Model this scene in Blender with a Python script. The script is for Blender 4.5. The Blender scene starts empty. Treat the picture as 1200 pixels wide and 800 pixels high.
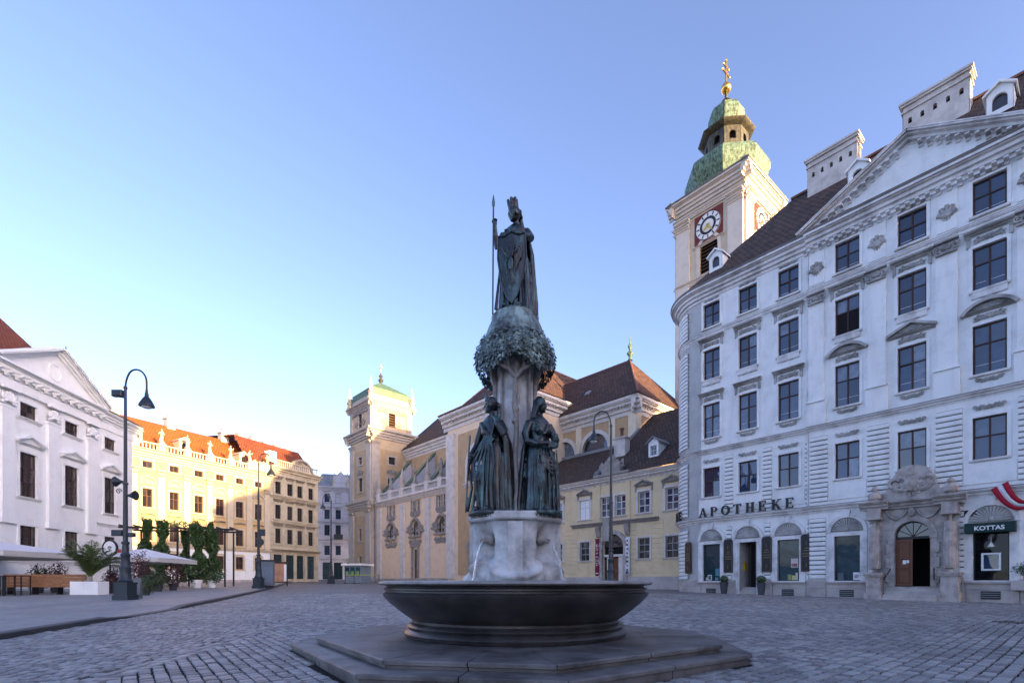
import bpy, math, random
import numpy as np
from mathutils import Vector, Matrix
from math import pi, sin, cos, sqrt, radians, atan2
random.seed(7); rng = np.random.default_rng(11)
scn = bpy.context.scene
COL = scn.collection

# ---------------------------------------------------------------- camera, sky, sun, exposure
CAM_H = 1.41
cam_d = bpy.data.cameras.new('camera'); cam = bpy.data.objects.new('camera', cam_d); COL.objects.link(cam)
cam.location = (0, 0, CAM_H); cam.rotation_euler = (radians(90), 0, 0)
cam_d.sensor_width = 36; cam_d.lens = 17.7; cam_d.shift_y = 0.235
cam_d.clip_start = .05; cam_d.clip_end = 3000
scn.camera = cam
SUN_AZ = Vector((.77, -.638)).normalized(); SUN_EL = radians(6.5)
world = bpy.data.worlds.new('World'); scn.world = world; world.use_nodes = True
wn = world.node_tree.nodes; wl = world.node_tree.links
sky = wn.new('ShaderNodeTexSky'); sky.sky_type = 'NISHITA'; sky.sun_disc = False
sky.sun_elevation = SUN_EL; sky.sun_rotation = atan2(SUN_AZ.x, SUN_AZ.y)
sky.air_density = .48; sky.dust_density = 1.4; sky.ozone_density = 1.3; sky.altitude = 150
bg = wn['Background']; bg.inputs[1].default_value = .15
tint = wn.new('ShaderNodeMix'); tint.data_type = 'RGBA'; tint.blend_type = 'MULTIPLY'; tint.inputs[0].default_value = 1   # white balance of the sky
gam = wn.new('ShaderNodeGamma'); gam.inputs[1].default_value = 1.0; wl.new(sky.outputs[0], gam.inputs[0])
tint.inputs[7].default_value = (1.14, .955, .99, 1); wl.new(gam.outputs[0], tint.inputs[6]); wl.new(tint.outputs[2], bg.inputs[0])
sun_d = bpy.data.lights.new('sun', 'SUN'); sun = bpy.data.objects.new('sun', sun_d); COL.objects.link(sun)
sun_d.energy = 3.0; sun_d.angle = radians(.5); sun_d.color = (1, .64, .3)
to_sun = Vector((SUN_AZ.x*cos(SUN_EL), SUN_AZ.y*cos(SUN_EL), sin(SUN_EL)))
sun.rotation_euler = (-to_sun).to_track_quat('-Z', 'Y').to_euler(); sun.location = (60, -50, 60)
scn.view_settings.view_transform = 'Standard'; scn.view_settings.look = 'None'
scn.view_settings.exposure = 2.55; scn.view_settings.gamma = 1
scn.cycles.max_bounces = 6; scn.cycles.diffuse_bounces = 3; scn.cycles.glossy_bounces = 3
scn.cycles.sample_clamp_indirect = 6

def G(y):                       # the square rises gently away from the fountain
    return .0205*min(max(y, -30), 110)

# ---------------------------------------------------------------- mesh builder
class MB:
    def __init__(s): s.v = []; s.f = []
    def add(s, vs, fs):
        o = len(s.v); s.v += [tuple(p) for p in vs]; s.f += [tuple(i+o for i in f) for f in fs]; return s
    def box(s, x0, x1, y0, y1, z0, z1):
        return s.add([(x0,y0,z0),(x1,y0,z0),(x1,y1,z0),(x0,y1,z0),(x0,y0,z1),(x1,y0,z1),(x1,y1,z1),(x0,y1,z1)],
              [(3,2,1,0),(4,5,6,7),(0,1,5,4),(1,2,6,5),(2,3,7,6),(3,0,4,7)])
    def cbox(s, x0, x1, y0, y1, z0, z1, c=.02):   # box with chamfered front edges (front = -y)
        return s.add([(x0,y1,z0),(x1,y1,z0),(x1,y1,z1),(x0,y1,z1),(x0,y0+c,z0),(x1,y0+c,z0),(x1,y0+c,z1),(x0,y0+c,z1),
                      (x0+c,y0,z0+c),(x1-c,y0,z0+c),(x1-c,y0,z1-c),(x0+c,y0,z1-c)],
              [(8,9,10,11),(4,5,9,8),(5,6,10,9),(6,7,11,10),(7,4,8,11),(0,1,5,4),(1,2,6,5),(2,3,7,6),(3,0,4,7),(3,2,1,0)])
    def prism(s, pts, y0, y1):                    # polygon in x,z pushed through y
        n = len(pts)
        return s.add([(x,y0,z) for x,z in pts]+[(x,y1,z) for x,z in pts],
              [tuple(range(n)), tuple(range(2*n-1,n-1,-1))]+[(i,i+n,(i+1)%n+n,(i+1)%n) for i in range(n)])
    def mold(s, prof, x0, x1):                    # profile in y,z pushed through x
        n = len(prof)
        return s.add([(x0,y,z) for y,z in prof]+[(x1,y,z) for y,z in prof],
              [tuple(range(n)), tuple(range(2*n-1,n-1,-1))]+[(i,i+n,(i+1)%n+n,(i+1)%n) for i in range(n)])
    def plate(s, pts, z0, z1):                    # polygon in x,y pushed through z
        n = len(pts)
        return s.add([(x,y,z0) for x,y in pts]+[(x,y,z1) for x,y in pts],
              [tuple(range(n-1,-1,-1)), tuple(range(n,2*n))]+[(i,(i+1)%n,(i+1)%n+n,i+n) for i in range(n)])
    def lathe(s, prof, n=24, c=(0,0), a0=0., a1=2*pi, rot=0., cap=True):
        full = abs(a1-a0-2*pi) < 1e-6; m = n if full else n+1
        vs = []
        for r, z in prof:
            for i in range(m):
                a = a0+(a1-a0)*i/n+rot; vs.append((c[0]+r*cos(a), c[1]+r*sin(a), z))
        fs = []
        for j in range(len(prof)-1):
            for i in range(n):
                k = (i+1) % m; fs.append((j*m+i, j*m+k, (j+1)*m+k, (j+1)*m+i))
        if cap and full:
            fs.append(tuple(range(m-1,-1,-1))); fs.append(tuple(range((len(prof)-1)*m, len(prof)*m)))
        return s.add(vs, fs)
    def rings(s, rr, cap=True):
        m = len(rr[0]); vs = [p for r in rr for p in r]; fs = []
        for j in range(len(rr)-1):
            for i in range(m):
                k = (i+1) % m; fs.append((j*m+i, j*m+k, (j+1)*m+k, (j+1)*m+i))
        if cap: fs.append(tuple(range(m-1,-1,-1))); fs.append(tuple(range((len(rr)-1)*m, len(rr)*m)))
        return s.add(vs, fs)
    def tube(s, pts, r, n=6):
        pts = [Vector(p) for p in pts]; rr = []
        if not hasattr(r, '__len__'): r = [r]*len(pts)
        up = None
        for i, p in enumerate(pts):
            d = (pts[min(i+1,len(pts)-1)]-pts[max(i-1,0)]).normalized()
            if up is None: up = Vector((0,0,1)) if abs(d.z) < .9 else Vector((1,0,0))
            a = d.cross(up).normalized(); b = a.cross(d).normalized(); up = b
            rr.append([tuple(p+(a*cos(2*pi*k/n)+b*sin(2*pi*k/n))*r[i]) for k in range(n)])
        return s.rings(rr)
    def ell(s, c, r, nu=14, nv=9):
        rr = []
        for j in range(1, nv):
            t = -pi/2+pi*j/nv
            rr.append([(c[0]+r[0]*cos(t)*cos(2*pi*i/nu), c[1]+r[1]*cos(t)*sin(2*pi*i/nu), c[2]+r[2]*sin(t)) for i in range(nu)])
        return s.rings(rr)
    def xf(s, M):
        s.v = [tuple(M @ Vector(p)) for p in s.v]; return s
    def off(s, dx=0, dy=0, dz=0):
        s.v = [(a+dx,b+dy,c+dz) for a,b,c in s.v]; return s
    def mesh(s, name, uv=False, smooth=None):
        me = bpy.data.meshes.new(name); me.from_pydata(s.v, [], s.f); me.update()
        if uv: add_uv(me)
        if smooth is not None:
            me.polygons.foreach_set('use_smooth', [True]*len(me.polygons)); me.set_sharp_from_angle(angle=radians(smooth))
        return me

def add_uv(me):
    uv = me.uv_layers.new(name='UVMap'); co = [v.co for v in me.vertices]
    for p in me.polygons:
        n = p.normal
        if abs(n.z) > .96: a, b = Vector((1,0,0)), Vector((0,1,0))
        else:
            a = Vector((-n.y, n.x, 0)).normalized(); b = n.cross(a)
            if b.z < 0: b = -b
        for li in p.loop_indices:
            q = co[me.loops[li].vertex_index]; uv.data[li].uv = (q.dot(a), q.dot(b))

CACHE = {}
def put(name, src, mat, parent=None, loc=(0,0,0), rot=(0,0,0), uv=False, smooth=None, scale=None, kind=None):
    """links ONE mesh object; src is an MB or a mesh shared between alike pieces"""
    me = src.mesh(name, uv, smooth) if isinstance(src, MB) else src
    if mat is not None and len(me.materials) == 0: me.materials.append(mat)
    o = bpy.data.objects.new(name, me); COL.objects.link(o)
    o.location = loc; o.rotation_euler = rot
    if scale: o.scale = scale
    if parent is not None: o.parent = parent
    if kind: o['kind'] = kind
    return o
def shared(key, fn, name, uv=False, smooth=None):
    if key not in CACHE: CACHE[key] = fn().mesh(name, uv, smooth)
    return CACHE[key]
def thing(name, label, cat, loc=(0,0,0), rz=0., group=None):
    o = bpy.data.objects.new(name, None); COL.objects.link(o); o.location = loc; o.rotation_euler = (0,0,rz)
    o.empty_display_size = .5
    return tag(o, label, cat, group)
def tag(o, label, cat, group=None):
    o['label'] = label; o['category'] = cat
    if group: o['group'] = group
    return o
def copy_tree(o, parent=None):
    c = o.copy(); COL.objects.link(c); c.parent = parent
    for ch in list(o.children): copy_tree(ch, c)
    return c

# ---------------------------------------------------------------- materials
def nodes(name):
    m = bpy.data.materials.new(name); m.use_nodes = True; nt = m.node_tree
    return m, nt, nt.nodes['Principled BSDF']
def N(nt, t, **kw):
    n = nt.nodes.new(t)
    for k, v in kw.items():
        if k.startswith('i_'): n.inputs[int(k[2:])].default_value = v
        else: setattr(n, k, v)
    return n
def ramp(nt, fac, stops):
    r = N(nt, 'ShaderNodeValToRGB'); e = r.color_ramp.elements
    e[0].position, e[0].color = stops[0][0], (*stops[0][1], 1); e[1].position, e[1].color = stops[-1][0], (*stops[-1][1], 1)
    for p, c in stops[1:-1]:
        x = e.new(p); x.color = (*c, 1)
    nt.links.new(fac, r.inputs[0]); return r.outputs[0]
def mixc(nt, fac, a, b, mode='MIX'):
    m = N(nt, 'ShaderNodeMix', data_type='RGBA', blend_type=mode)
    for s, v in ((0, fac), (6, a), (7, b)):
        if hasattr(v, 'is_output'): nt.links.new(v, m.inputs[s])
        elif s == 0: m.inputs[0].default_value = v
        else: m.inputs[s].default_value = (*v, 1) if len(v) == 3 else v
    return m.outputs[2]
def noise(nt, scale, detail=4, rough=.55, vec=None, stretch=None):
    n = N(nt, 'ShaderNodeTexNoise'); n.inputs['Scale'].default_value = scale; n.inputs['Detail'].default_value = detail
    n.inputs['Roughness'].default_value = rough
    if vec is None: vec = N(nt, 'ShaderNodeNewGeometry').outputs['Position']
    if stretch:
        mp = N(nt, 'ShaderNodeMapping'); mp.inputs['Scale'].default_value = stretch; nt.links.new(vec, mp.inputs[0]); vec = mp.outputs[0]
    nt.links.new(vec, n.inputs['Vector']); return n.outputs[0]
def bump(nt, bs, h, strength=.3, dist=.02):
    b = N(nt, 'ShaderNodeBump'); b.inputs['Strength'].default_value = strength; b.inputs['Distance'].default_value = dist
    nt.links.new(h, b.inputs['Height']); nt.links.new(b.outputs[0], bs.inputs['Normal'])
def surf(name, col, dark=None, rough=.85, scale=1.2, streak=True, bump_s=.15, fine=30, metal=0., lo=.42, hi=.75, spec=.3, st_amt=.55, st_lo=.55):
    """weathered plaster, stone or metal: patches, rain streaks and fine relief"""
    m, nt, bs = nodes(name)
    dark = dark or tuple(c*.62 for c in col)
    a = noise(nt, scale, 6, .62)
    c = mixc(nt, ramp_f(nt, a, lo, hi), col, dark)
    if streak:
        st = noise(nt, 1., 5, .6, stretch=(2.2, 2.2, .28))
        c = mixc(nt, ramp_f(nt, st, st_lo, .85, st_amt), c, dark)
    fn = noise(nt, fine, 3, .6)
    c = mixc(nt, .16, c, mixc(nt, fn, tuple(min(1, k*1.25) for k in col), tuple(k*.6 for k in col)))
    nt.links.new(c, bs.inputs['Base Color'])
    bs.inputs['Roughness'].default_value = rough; bs.inputs['Metallic'].default_value = metal
    bs.inputs['Specular IOR Level'].default_value = spec
    if bump_s: bump(nt, bs, fn, bump_s, .02)
    return m
def ramp_f(nt, fac, lo, hi, mx=1.):
    mr = N(nt, 'ShaderNodeMapRange'); mr.inputs[1].default_value = lo; mr.inputs[2].default_value = hi; mr.inputs[4].default_value = mx
    nt.links.new(fac, mr.inputs[0]); return mr.outputs[0]
def plain(name, col, rough=.6, metal=0., var=.25, spec=.4, emit=0):
    m, nt, bs = nodes(name)
    c = mixc(nt, noise(nt, 6, 4), tuple(k*(1-var) for k in col), tuple(min(1,k*(1+var)) for k in col))
    nt.links.new(c, bs.inputs['Base Color']); bs.inputs['Roughness'].default_value = rough; bs.inputs['Metallic'].default_value = metal
    bs.inputs['Specular IOR Level'].default_value = spec
    if emit:
        bs.inputs['Emission Color'].default_value = (*col, 1); bs.inputs['Emission Strength'].default_value = emit
    return m
def tiles(name, c1, c2, mort, w=.22, h=.17, bs_=.7):
    m, nt, bs = nodes(name)
    b = N(nt, 'ShaderNodeTexBrick'); b.inputs['Scale'].default_value = 1.; b.inputs['Brick Width'].default_value = w
    b.inputs['Row Height'].default_value = h; b.inputs['Mortar Size'].default_value = .03; b.inputs['Bias'].default_value = 0
    b.inputs['Color1'].default_value = (*c1,1); b.inputs['Color2'].default_value = (*c2,1); b.inputs['Mortar'].default_value = (*mort,1)
    nt.links.new(N(nt,'ShaderNodeUVMap').outputs[0], b.inputs[0])
    c = mixc(nt, ramp_f(nt, noise(nt, .7, 6, .65), .4, .75, .55), b.outputs[0], tuple(k*.55 for k in c1))
    nt.links.new(c, bs.inputs['Base Color']); bs.inputs['Roughness'].default_value = .8; bs.inputs['Specular IOR Level'].default_value = .25
    inv = N(nt, 'ShaderNodeMath', operation='SUBTRACT'); inv.inputs[0].default_value = 1; nt.links.new(b.outputs[1], inv.inputs[1])
    bump(nt, bs, inv.outputs[0], bs_, .03)
    return m
def glass(name, cols=((.012,.022,.045),(.025,.05,.1),(.16,.2,.26)), rough=.03, ior=1.75):
    """old window glass in front of dark rooms, some with pale curtains"""
    m, nt, bs = nodes(name)
    oi = N(nt, 'ShaderNodeObjectInfo')
    c = ramp(nt, oi.outputs['Random'], [(0, cols[0]), (.5, cols[1]), (.66, cols[1]), (.9, cols[2]), (1, cols[2])])
    c = mixc(nt, ramp_f(nt, noise(nt, 2.5, 2), .4, .7, .5), c, cols[0])
    nt.links.new(c, bs.inputs['Base Color']); bs.inputs['Roughness'].default_value = rough
    bs.inputs['IOR'].default_value = ior; bs.inputs['Specular IOR Level'].default_value = .5
    bump(nt, bs, noise(nt, 1.6, 1), .12, .05)
    return m
M = dict(
  white_plaster=surf('white_plaster', (.81,.825,.81), (.55,.555,.545), lo=.47, hi=.85, fine=18, st_amt=.7, st_lo=.5),
  white_trim=surf('white_trim', (.76,.755,.75), (.33,.325,.32), lo=.45, hi=.72, fine=14),
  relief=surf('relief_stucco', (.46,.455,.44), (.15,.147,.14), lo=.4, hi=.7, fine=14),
  ledge=surf('ledge_metal', (.2,.19,.185), (.09,.09,.09), rough=.6),
  limestone=surf('limestone', (.46,.42,.39), (.15,.13,.115), st_amt=.8, st_lo=.48, scale=2.4, fine=12, bump_s=.3),
  plinth=surf('plinth_stone', (.48,.44,.41), (.25,.22,.21), scale=.9, fine=9, bump_s=.3),
  clean_white=surf('clean_white', (.81,.835,.82), (.63,.65,.645), lo=.5, hi=.9, fine=20),
  cream=surf('cream_plaster', (.80,.62,.43), (.64,.47,.31), lo=.45, hi=.85, fine=18),
  cream_pale=surf('pale_cream_plaster', (.75,.66,.50), (.55,.46,.33), lo=.45, hi=.85, fine=18),
  ochre=surf('ochre_plaster', (.50,.35,.20), (.36,.24,.13), lo=.45, hi=.85, fine=12, bump_s=.5),
  church_trim=surf('church_trim', (.66,.62,.57), (.42,.38,.34), lo=.45, hi=.8, fine=16),
  carved=surf('carved_stone', (.34,.31,.28), (.14,.13,.12), scale=2.5, fine=10, bump_s=.3),
  yellow=surf('yellow_plaster', (.56,.41,.2), (.46,.33,.15), lo=.45, hi=.9),
  yellow_trim=surf('yellow_house_trim', (.6,.52,.38), (.46,.39,.28), lo=.45, hi=.9),
  old_cream=surf('old_cream_stucco', (.55,.49,.36), (.3,.27,.2), lo=.42, hi=.8, fine=12),
  grey_stucco=surf('grey_stucco', (.52,.52,.56), (.32,.32,.36), lo=.45, hi=.85),
  dark_roof=tiles('brown_roof_tiles', (.125,.078,.06), (.05,.036,.033), (.008,.006,.006), .34, .3, 1.),
  red_roof=tiles('red_roof_tiles', (.28,.08,.035), (.17,.05,.028), (.05,.016,.01), .34, .3, 1.),
  orange_roof=tiles('orange_roof_tiles', (.5,.13,.028), (.38,.09,.02), (.18,.045,.015), .34, .3, 1.),
  ridge=surf('ridge_tile', (.2,.1,.075), (.09,.05,.04)),
  frame=surf('brown_window_frame', (.055,.022,.018), (.03,.015,.013), rough=.5, streak=False),
  frame_white=surf('white_window_frame', (.62,.62,.62), (.45,.45,.45), rough=.5, streak=False),
  frame_dark=surf('dark_window_frame', (.03,.026,.026), (.018,.017,.017), rough=.5, streak=False),
  frame_wood=surf('wooden_window_frame', (.13,.055,.025), (.08,.035,.018), rough=.5, streak=False),
  glass=glass('window_glass'),
  glass_shop=glass('shop_glass', ((.012,.03,.038),(.02,.05,.06),(.04,.075,.09)), .02, 1.4),
  glass_dark=glass('dark_old_glass', ((.012,.01,.012),(.03,.024,.024),(.05,.04,.04)), .12),
  glass_black=glass('black_shop_glass', ((.006,.006,.008),(.008,.008,.01),(.01,.01,.012)), .03, 1.35),
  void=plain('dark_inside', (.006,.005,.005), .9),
  bronze=None, copper=None,
  gold=plain('gold_leaf', (.85,.5,.12), .28, 1., .12),
  iron=surf('painted_iron', (.018,.03,.04), (.01,.014,.018), rough=.42, streak=False, spec=.5),
  black=plain('black_metal', (.012,.012,.014), .45),
  zinc=surf('zinc_sheet', (.22,.24,.26), (.12,.13,.14), rough=.5),
)
def patina(name, base, pat, lo, hi, rough, metal, edge=True, spec=.5):
    m, nt, bs = nodes(name)
    a = noise(nt, 3.2, 8, .7); s = noise(nt, 1, 6, .65, stretch=(7,7,.7))
    mul = N(nt,'ShaderNodeMath', operation='MULTIPLY'); nt.links.new(a, mul.inputs[0]); nt.links.new(s, mul.inputs[1])
    c = mixc(nt, ramp_f(nt, mul.outputs[0], lo, hi), base, pat)
    if edge:
        g = N(nt,'ShaderNodeNewGeometry'); c = mixc(nt, ramp_f(nt, g.outputs['Pointiness'], .52, .62, .6), c, pat)
    nt.links.new(c, bs.inputs['Base Color']); bs.inputs['Roughness'].default_value = rough; bs.inputs['Metallic'].default_value = metal; bs.inputs['Specular IOR Level'].default_value = spec
    bump(nt, bs, noise(nt, 45, 4), .25, .01)
    return m
M['bronze'] = patina('dark_bronze', (.008,.010,.014), (.09,.22,.23), .23, .46, .3, .1, spec=.6)
M['bronze_green'] = patina('verdigris_bronze', (.045,.055,.056), (.34,.46,.44), .18, .36, .55, .15)
M['copper'] = patina('green_copper', (.03,.033,.02), (.15,.26,.165), .17, .31, .65, .05, False)
M['copper_dark'] = patina('dark_green_copper', (.03,.045,.03), (.10,.2,.12), .15, .3, .6, .05, False)
M['granite'] = surf('dark_granite', (.06,.055,.053), (.014,.013,.013), lo=.36, hi=.66, rough=.3, st_amt=.8, st_lo=.45, scale=2., fine=60, bump_s=.12, spec=.5)
M['step'] = surf('worn_granite', (.17,.162,.16), (.045,.042,.04), lo=.38, hi=.66, rough=.45, scale=1.7, fine=70, bump_s=.2, streak=False)
M['lip'] = surf('worn_lip', (.3,.29,.285), (.1,.095,.09), rough=.4, scale=3, fine=50)
M['marble'] = surf('wet_marble', (.60,.605,.61), (.2,.2,.2), rough=.4, scale=2.6, fine=20, lo=.42, hi=.7, st_amt=.9, st_lo=.46)
M['bark'] = surf('oak_bark_stone', (.36,.33,.31), (.15,.13,.12), rough=.7, scale=4, fine=25, bump_s=.5)

exec_after = []
# ================================================================ the ground
FC = Vector((.06, 9.75))           # centre of the fountain
U_R = Vector((.6443, -.7648)); N_R = Vector((.7648, .6443))   # along and into the long palace front
def stone_mat(name, lo, hi, attr=True):
    m, nt, bs = nodes(name)
    if attr:
        at = N(nt, 'ShaderNodeAttribute'); at.attribute_name = 'tone'; f = at.outputs['Fac']
    else: f = N(nt, 'ShaderNodeObjectInfo').outputs['Random']
    c = ramp(nt, f, [(0, lo), (.5, tuple((a+b)/2 for a,b in zip(lo,hi))), (1, hi)])
    c = mixc(nt, ramp_f(nt, noise(nt, .45, 6, .65), .42, .72, .7), c, tuple(k*.8 for k in lo))
    c = mixc(nt, ramp_f(nt, noise(nt, 26, 4, .7), .35, .8, .4), c, tuple(k*1.5 for k in hi))
    nt.links.new(c, bs.inputs['Base Color']); bs.inputs['Roughness'].default_value = .5
    nt.links.new(ramp_f(nt, noise(nt, .8, 5), .3, .7, .3), N(nt,'ShaderNodeMath').inputs[0])
    bs.inputs['Specular IOR Level'].default_value = .45
    bump(nt, bs, noise(nt, 38, 4), .35, .012)
    return m
M['cobble'] = stone_mat('granite_setts', (.075,.076,.08), (.36,.355,.35))
M['cobble_one'] = stone_mat('granite_sett', (.075,.076,.08), (.36,.355,.35), False)
M['bed'] = surf('joint_bed', (.022,.021,.02), (.012,.012,.011), rough=.95, scale=3, streak=False)
def far_paving(name, c1, c2, mort, w, h, rough=.5, msz=.02):
    m, nt, bs = nodes(name)
    b = N(nt, 'ShaderNodeTexBrick'); b.inputs['Scale'].default_value = 1; b.inputs['Brick Width'].default_value = w; b.inputs['Row Height'].default_value = h
    b.inputs['Mortar Size'].default_value = msz; b.inputs['Mortar Smooth'].default_value = .4
    b.inputs['Color1'].default_value = (*c1,1); b.inputs['Color2'].default_value = (*c2,1); b.inputs['Mortar'].default_value = (*mort,1)
    mp = N(nt, 'ShaderNodeMapping'); mp.inputs['Rotation'].default_value = (0,0,.35)
    nt.links.new(N(nt,'ShaderNodeNewGeometry').outputs['Position'], mp.inputs[0]); nt.links.new(mp.outputs[0], b.inputs[0])
    c = mixc(nt, ramp_f(nt, noise(nt, .35, 7, .65), .4, .72, .55), b.outputs[0], tuple(k*.5 for k in c1))
    nt.links.new(c, bs.inputs['Base Color']); bs.inputs['Roughness'].default_value = rough; bs.inputs['Specular IOR Level'].default_value = .45
    inv = N(nt, 'ShaderNodeMath', operation='SUBTRACT'); inv.inputs[0].default_value = 1; nt.links.new(b.outputs[1], inv.inputs[1])
    bump(nt, bs, inv.outputs[0], .5, .015)
    return m
M['far_cobble'] = far_paving('far_setts', (.15,.15,.155), (.29,.285,.28), (.04,.04,.04), .2, .17)
M['pavement'] = far_paving('pavement_slabs', (.27,.268,.27), (.34,.335,.33), (.14,.138,.136), .34, .2, .6, .008)
M['kerb'] = surf('kerb_granite', (.085,.085,.09), (.045,.045,.048), rough=.6, streak=False, fine=40)

def strip(name, ys, xl, xr, dz, mat, kind='structure'):
    mb = MB(); vs = []
    for y in ys: vs += [(xl(y), y, G(y)+dz(y)), (xr(y), y, G(y)+dz(y))]
    mb.add(vs, [(2*i, 2*i+1, 2*i+3, 2*i+2) for i in range(len(ys)-1)])
    return put(name, mb, mat, kind=kind)
ground = strip('ground', [-700,-30,0,30,60,110,1500], lambda y: -1200, lambda y: 1200, lambda y: -.03, M['bed'])
def lerp_tab(tab):
    ys = [a for a,_ in tab]; xs = [b for _,b in tab]
    return lambda y: float(np.interp(y, ys, xs))
kerb_x = lerp_tab([(-10,-8.0),(4,-9.7),(10.65,-10.8),(19.8,-12.9),(27,-15.1),(37.6,-18.6),(48,-22.4),(63,-28),(80,-34)])
road_r = lerp_tab([(-10,-5.0),(3,-5.3),(6.9,-5.5),(10.4,-5.8),(17.7,-7.0),(25,-8.9),(33,-11.6),(48,-17.4),(82,-31.0)])
kz = lerp_tab([(-10,.11),(14.6,.11),(15.6,.015),(19.2,.015),(20.2,.11),(200,.11)])
far = strip('paving', [32.6,45,60,80,110,300], lambda y: -300, lambda y: 300, lambda y: -.004, M['far_cobble'])
ys = [-10,0,4,7,10.65,14.6,15.6,17.5,19.2,20.2,27,37.6,48,63,80]
strip('pavement', ys, lambda y: -90, lambda y: kerb_x(y)-.28, kz, M['pavement'])

def sett_field(direction, pitch, region, ymax):
    """rows of setts running along `direction`; returns centre, along, length, width"""
    d = Vector(direction).normalized(); p = Vector((-d.y, d.x))
    out = []
    R_ = 60
    for k in range(int(-R_/pitch), int(R_/pitch)):
        n = int(2*R_/.145); ln = rng.uniform(.125, .205, n); s = np.cumsum(ln)-R_
        mid = s-ln/2; wob = .05*np.sin(mid*.33+k*.02)
        x = mid*d.x+(k*pitch+wob)*p.x; y = 18+mid*d.y+(k*pitch+wob)*p.y
        ok = (y > .5) & (y < ymax) & (np.abs(x) < 1.06*y+7)
        if not ok.any(): continue
        x, y, l = x[ok], y[ok], ln[ok]
        kk = region(x, y)
        if kk.any(): out.append(np.stack([x[kk], y[kk], l[kk], np.full(kk.sum(), pitch)], 1))
    a = np.concatenate(out); return a, d
def oct_pts(grow=0.):
    """steps of the fountain: octagon of four long and four short sides"""
    ns = []; ph = radians(-100)
    for k in range(8):
        a = ph+k*pi/4; ns.append((cos(a), sin(a), (3.55 if k % 2 == 0 else 3.30)+grow))
    pts = []
    for k in range(8):
        a1,b1,c1 = ns[k]; a2,b2,c2 = ns[(k+1)%8]; det = a1*b2-a2*b1
        pts.append(((c1*b2-c2*b1)/det+FC.x, (a1*c2-a2*c1)/det+FC.y))
    return pts, ns
OCT_N = oct_pts(.40)[1]
def in_oct(x, y, m=.03):
    r = np.ones_like(x, bool)
    for a,b,c in OCT_N: r &= (a*(x-FC.x)+b*(y-FC.y) < c+m)
    return r
def at_kerb(y): return np.interp(y, [-10,4,10.65,19.8,27,37.6,48,63],[-8.0,-9.7,-10.8,-12.9,-15.1,-18.6,-22.4,-28])
def at_road(y): return np.interp(y, [-10,3,6.9,10.4,17.7,25,33,48,82],[-5.0,-5.3,-5.5,-5.8,-7.0,-8.9,-11.6,-17.4,-31])
def palace_side(x, y): return (x-13.56)*.7648+(y-34.2)*.6443      # > 0 lies inside the palace
def r_road(x, y): return (x > at_kerb(y)+.08) & (x < at_road(y)-.2)
def split_x(y): return 1.2-.25*(y-9.75)
def r_left(x, y): return (x > at_road(y)+.2) & (x < split_x(y)) & ~in_oct(x, y) & (palace_side(x, y) < -.1)
def r_right(x, y): return (x >= split_x(y)) & ~in_oct(x, y) & (palace_side(x, y) < -.1)
fields = [sett_field((.985,.17), .165, r_road, 33), sett_field((.6,-.8), .17, r_left, 33), sett_field((.7648,.6443), .178, r_right, 33)]
# a lane border of larger stones between the road and the square
bl = []
yy = 3.8
while yy < 33:
    for off in (-.09, .1): bl.append((road_r(yy)+off, yy, .24, .19))
    yy += .26
fields.append((np.array(bl), Vector((-.12, 1)).normalized()))
A = []
for a, d in fields: A.append(np.concatenate([a, np.tile([d.x, d.y], (len(a),1))], 1))
A = np.concatenate(A)
view = (A[:,1] > 5.9) & (np.abs(A[:,0]) < 1.0*A[:,1])
idx = np.where(view)[0]; near = idx[np.argsort(A[idx,1])[:300]]
rest = np.ones(len(A), bool); rest[near] = False
B = A[rest]; n = len(B)
hl = (B[:,2]-.026)/2; hw = (B[:,3]-.027)/2
base = np.array([(-1,-1),(1,-1),(1,1),(-1,1)], float)
V = np.zeros((n, 12, 3)); tilt = rng.normal(0, .008, (n,2)); hz = rng.normal(0, .003, n)
jit = rng.uniform(-.008, .008, (n,4,2))
for lvl, (sc, z) in enumerate([(1., -.035), (.96, -.006), (.87, .0)]):
    for k in range(4):
        lx = base[k,0]*hl*sc+jit[:,k,0]; ly = base[k,1]*hw*sc+jit[:,k,1]
        X = B[:,0]+lx*B[:,4]-ly*B[:,5]; Y = B[:,1]+lx*B[:,5]+ly*B[:,4]
        V[:,lvl*4+k,0] = X; V[:,lvl*4+k,1] = Y
        V[:,lvl*4+k,2] = .0205*Y+z+hz+(lx*tilt[:,0]+ly*tilt[:,1] if lvl else 0)
quads = []
for l in (0,4):
    for k in range(4): quads.append((l+k, l+(k+1)%4, l+4+(k+1)%4, l+4+k))
quads.append((8,9,10,11)); quads = np.array(quads)
Fq = (quads[None]+np.arange(n)[:,None,None]*12).reshape(-1,4)
me = bpy.data.meshes.new('setts'); me.vertices.add(n*12); me.vertices.foreach_set('co', V.reshape(-1))
me.loops.add(len(Fq)*4); me.loops.foreach_set('vertex_index', Fq.reshape(-1).astype(np.int32))
me.polygons.add(len(Fq)); me.polygons.foreach_set('loop_start', np.arange(0, len(Fq)*4, 4, dtype=np.int32))
me.update(calc_edges=True)
at = me.attributes.new('tone', 'FLOAT', 'POINT'); at.data.foreach_set('value', np.repeat(rng.random(n), 12).astype(np.float32))
me.materials.append(M['cobble'])
so = put('paving_stones', me, None, ground, kind='stuff')
def one_sett(l, w):
    mb = MB(); rr = []
    for sc, z in ((1,-.035),(.96,-.006),(.87,0)): rr.append([(bx*(l-.018)/2*sc+random.uniform(-.006,.006), by*(w-.017)/2*sc+random.uniform(-.006,.006), z) for bx,by in base])
    return mb.rings(rr)
setts = {}
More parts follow.
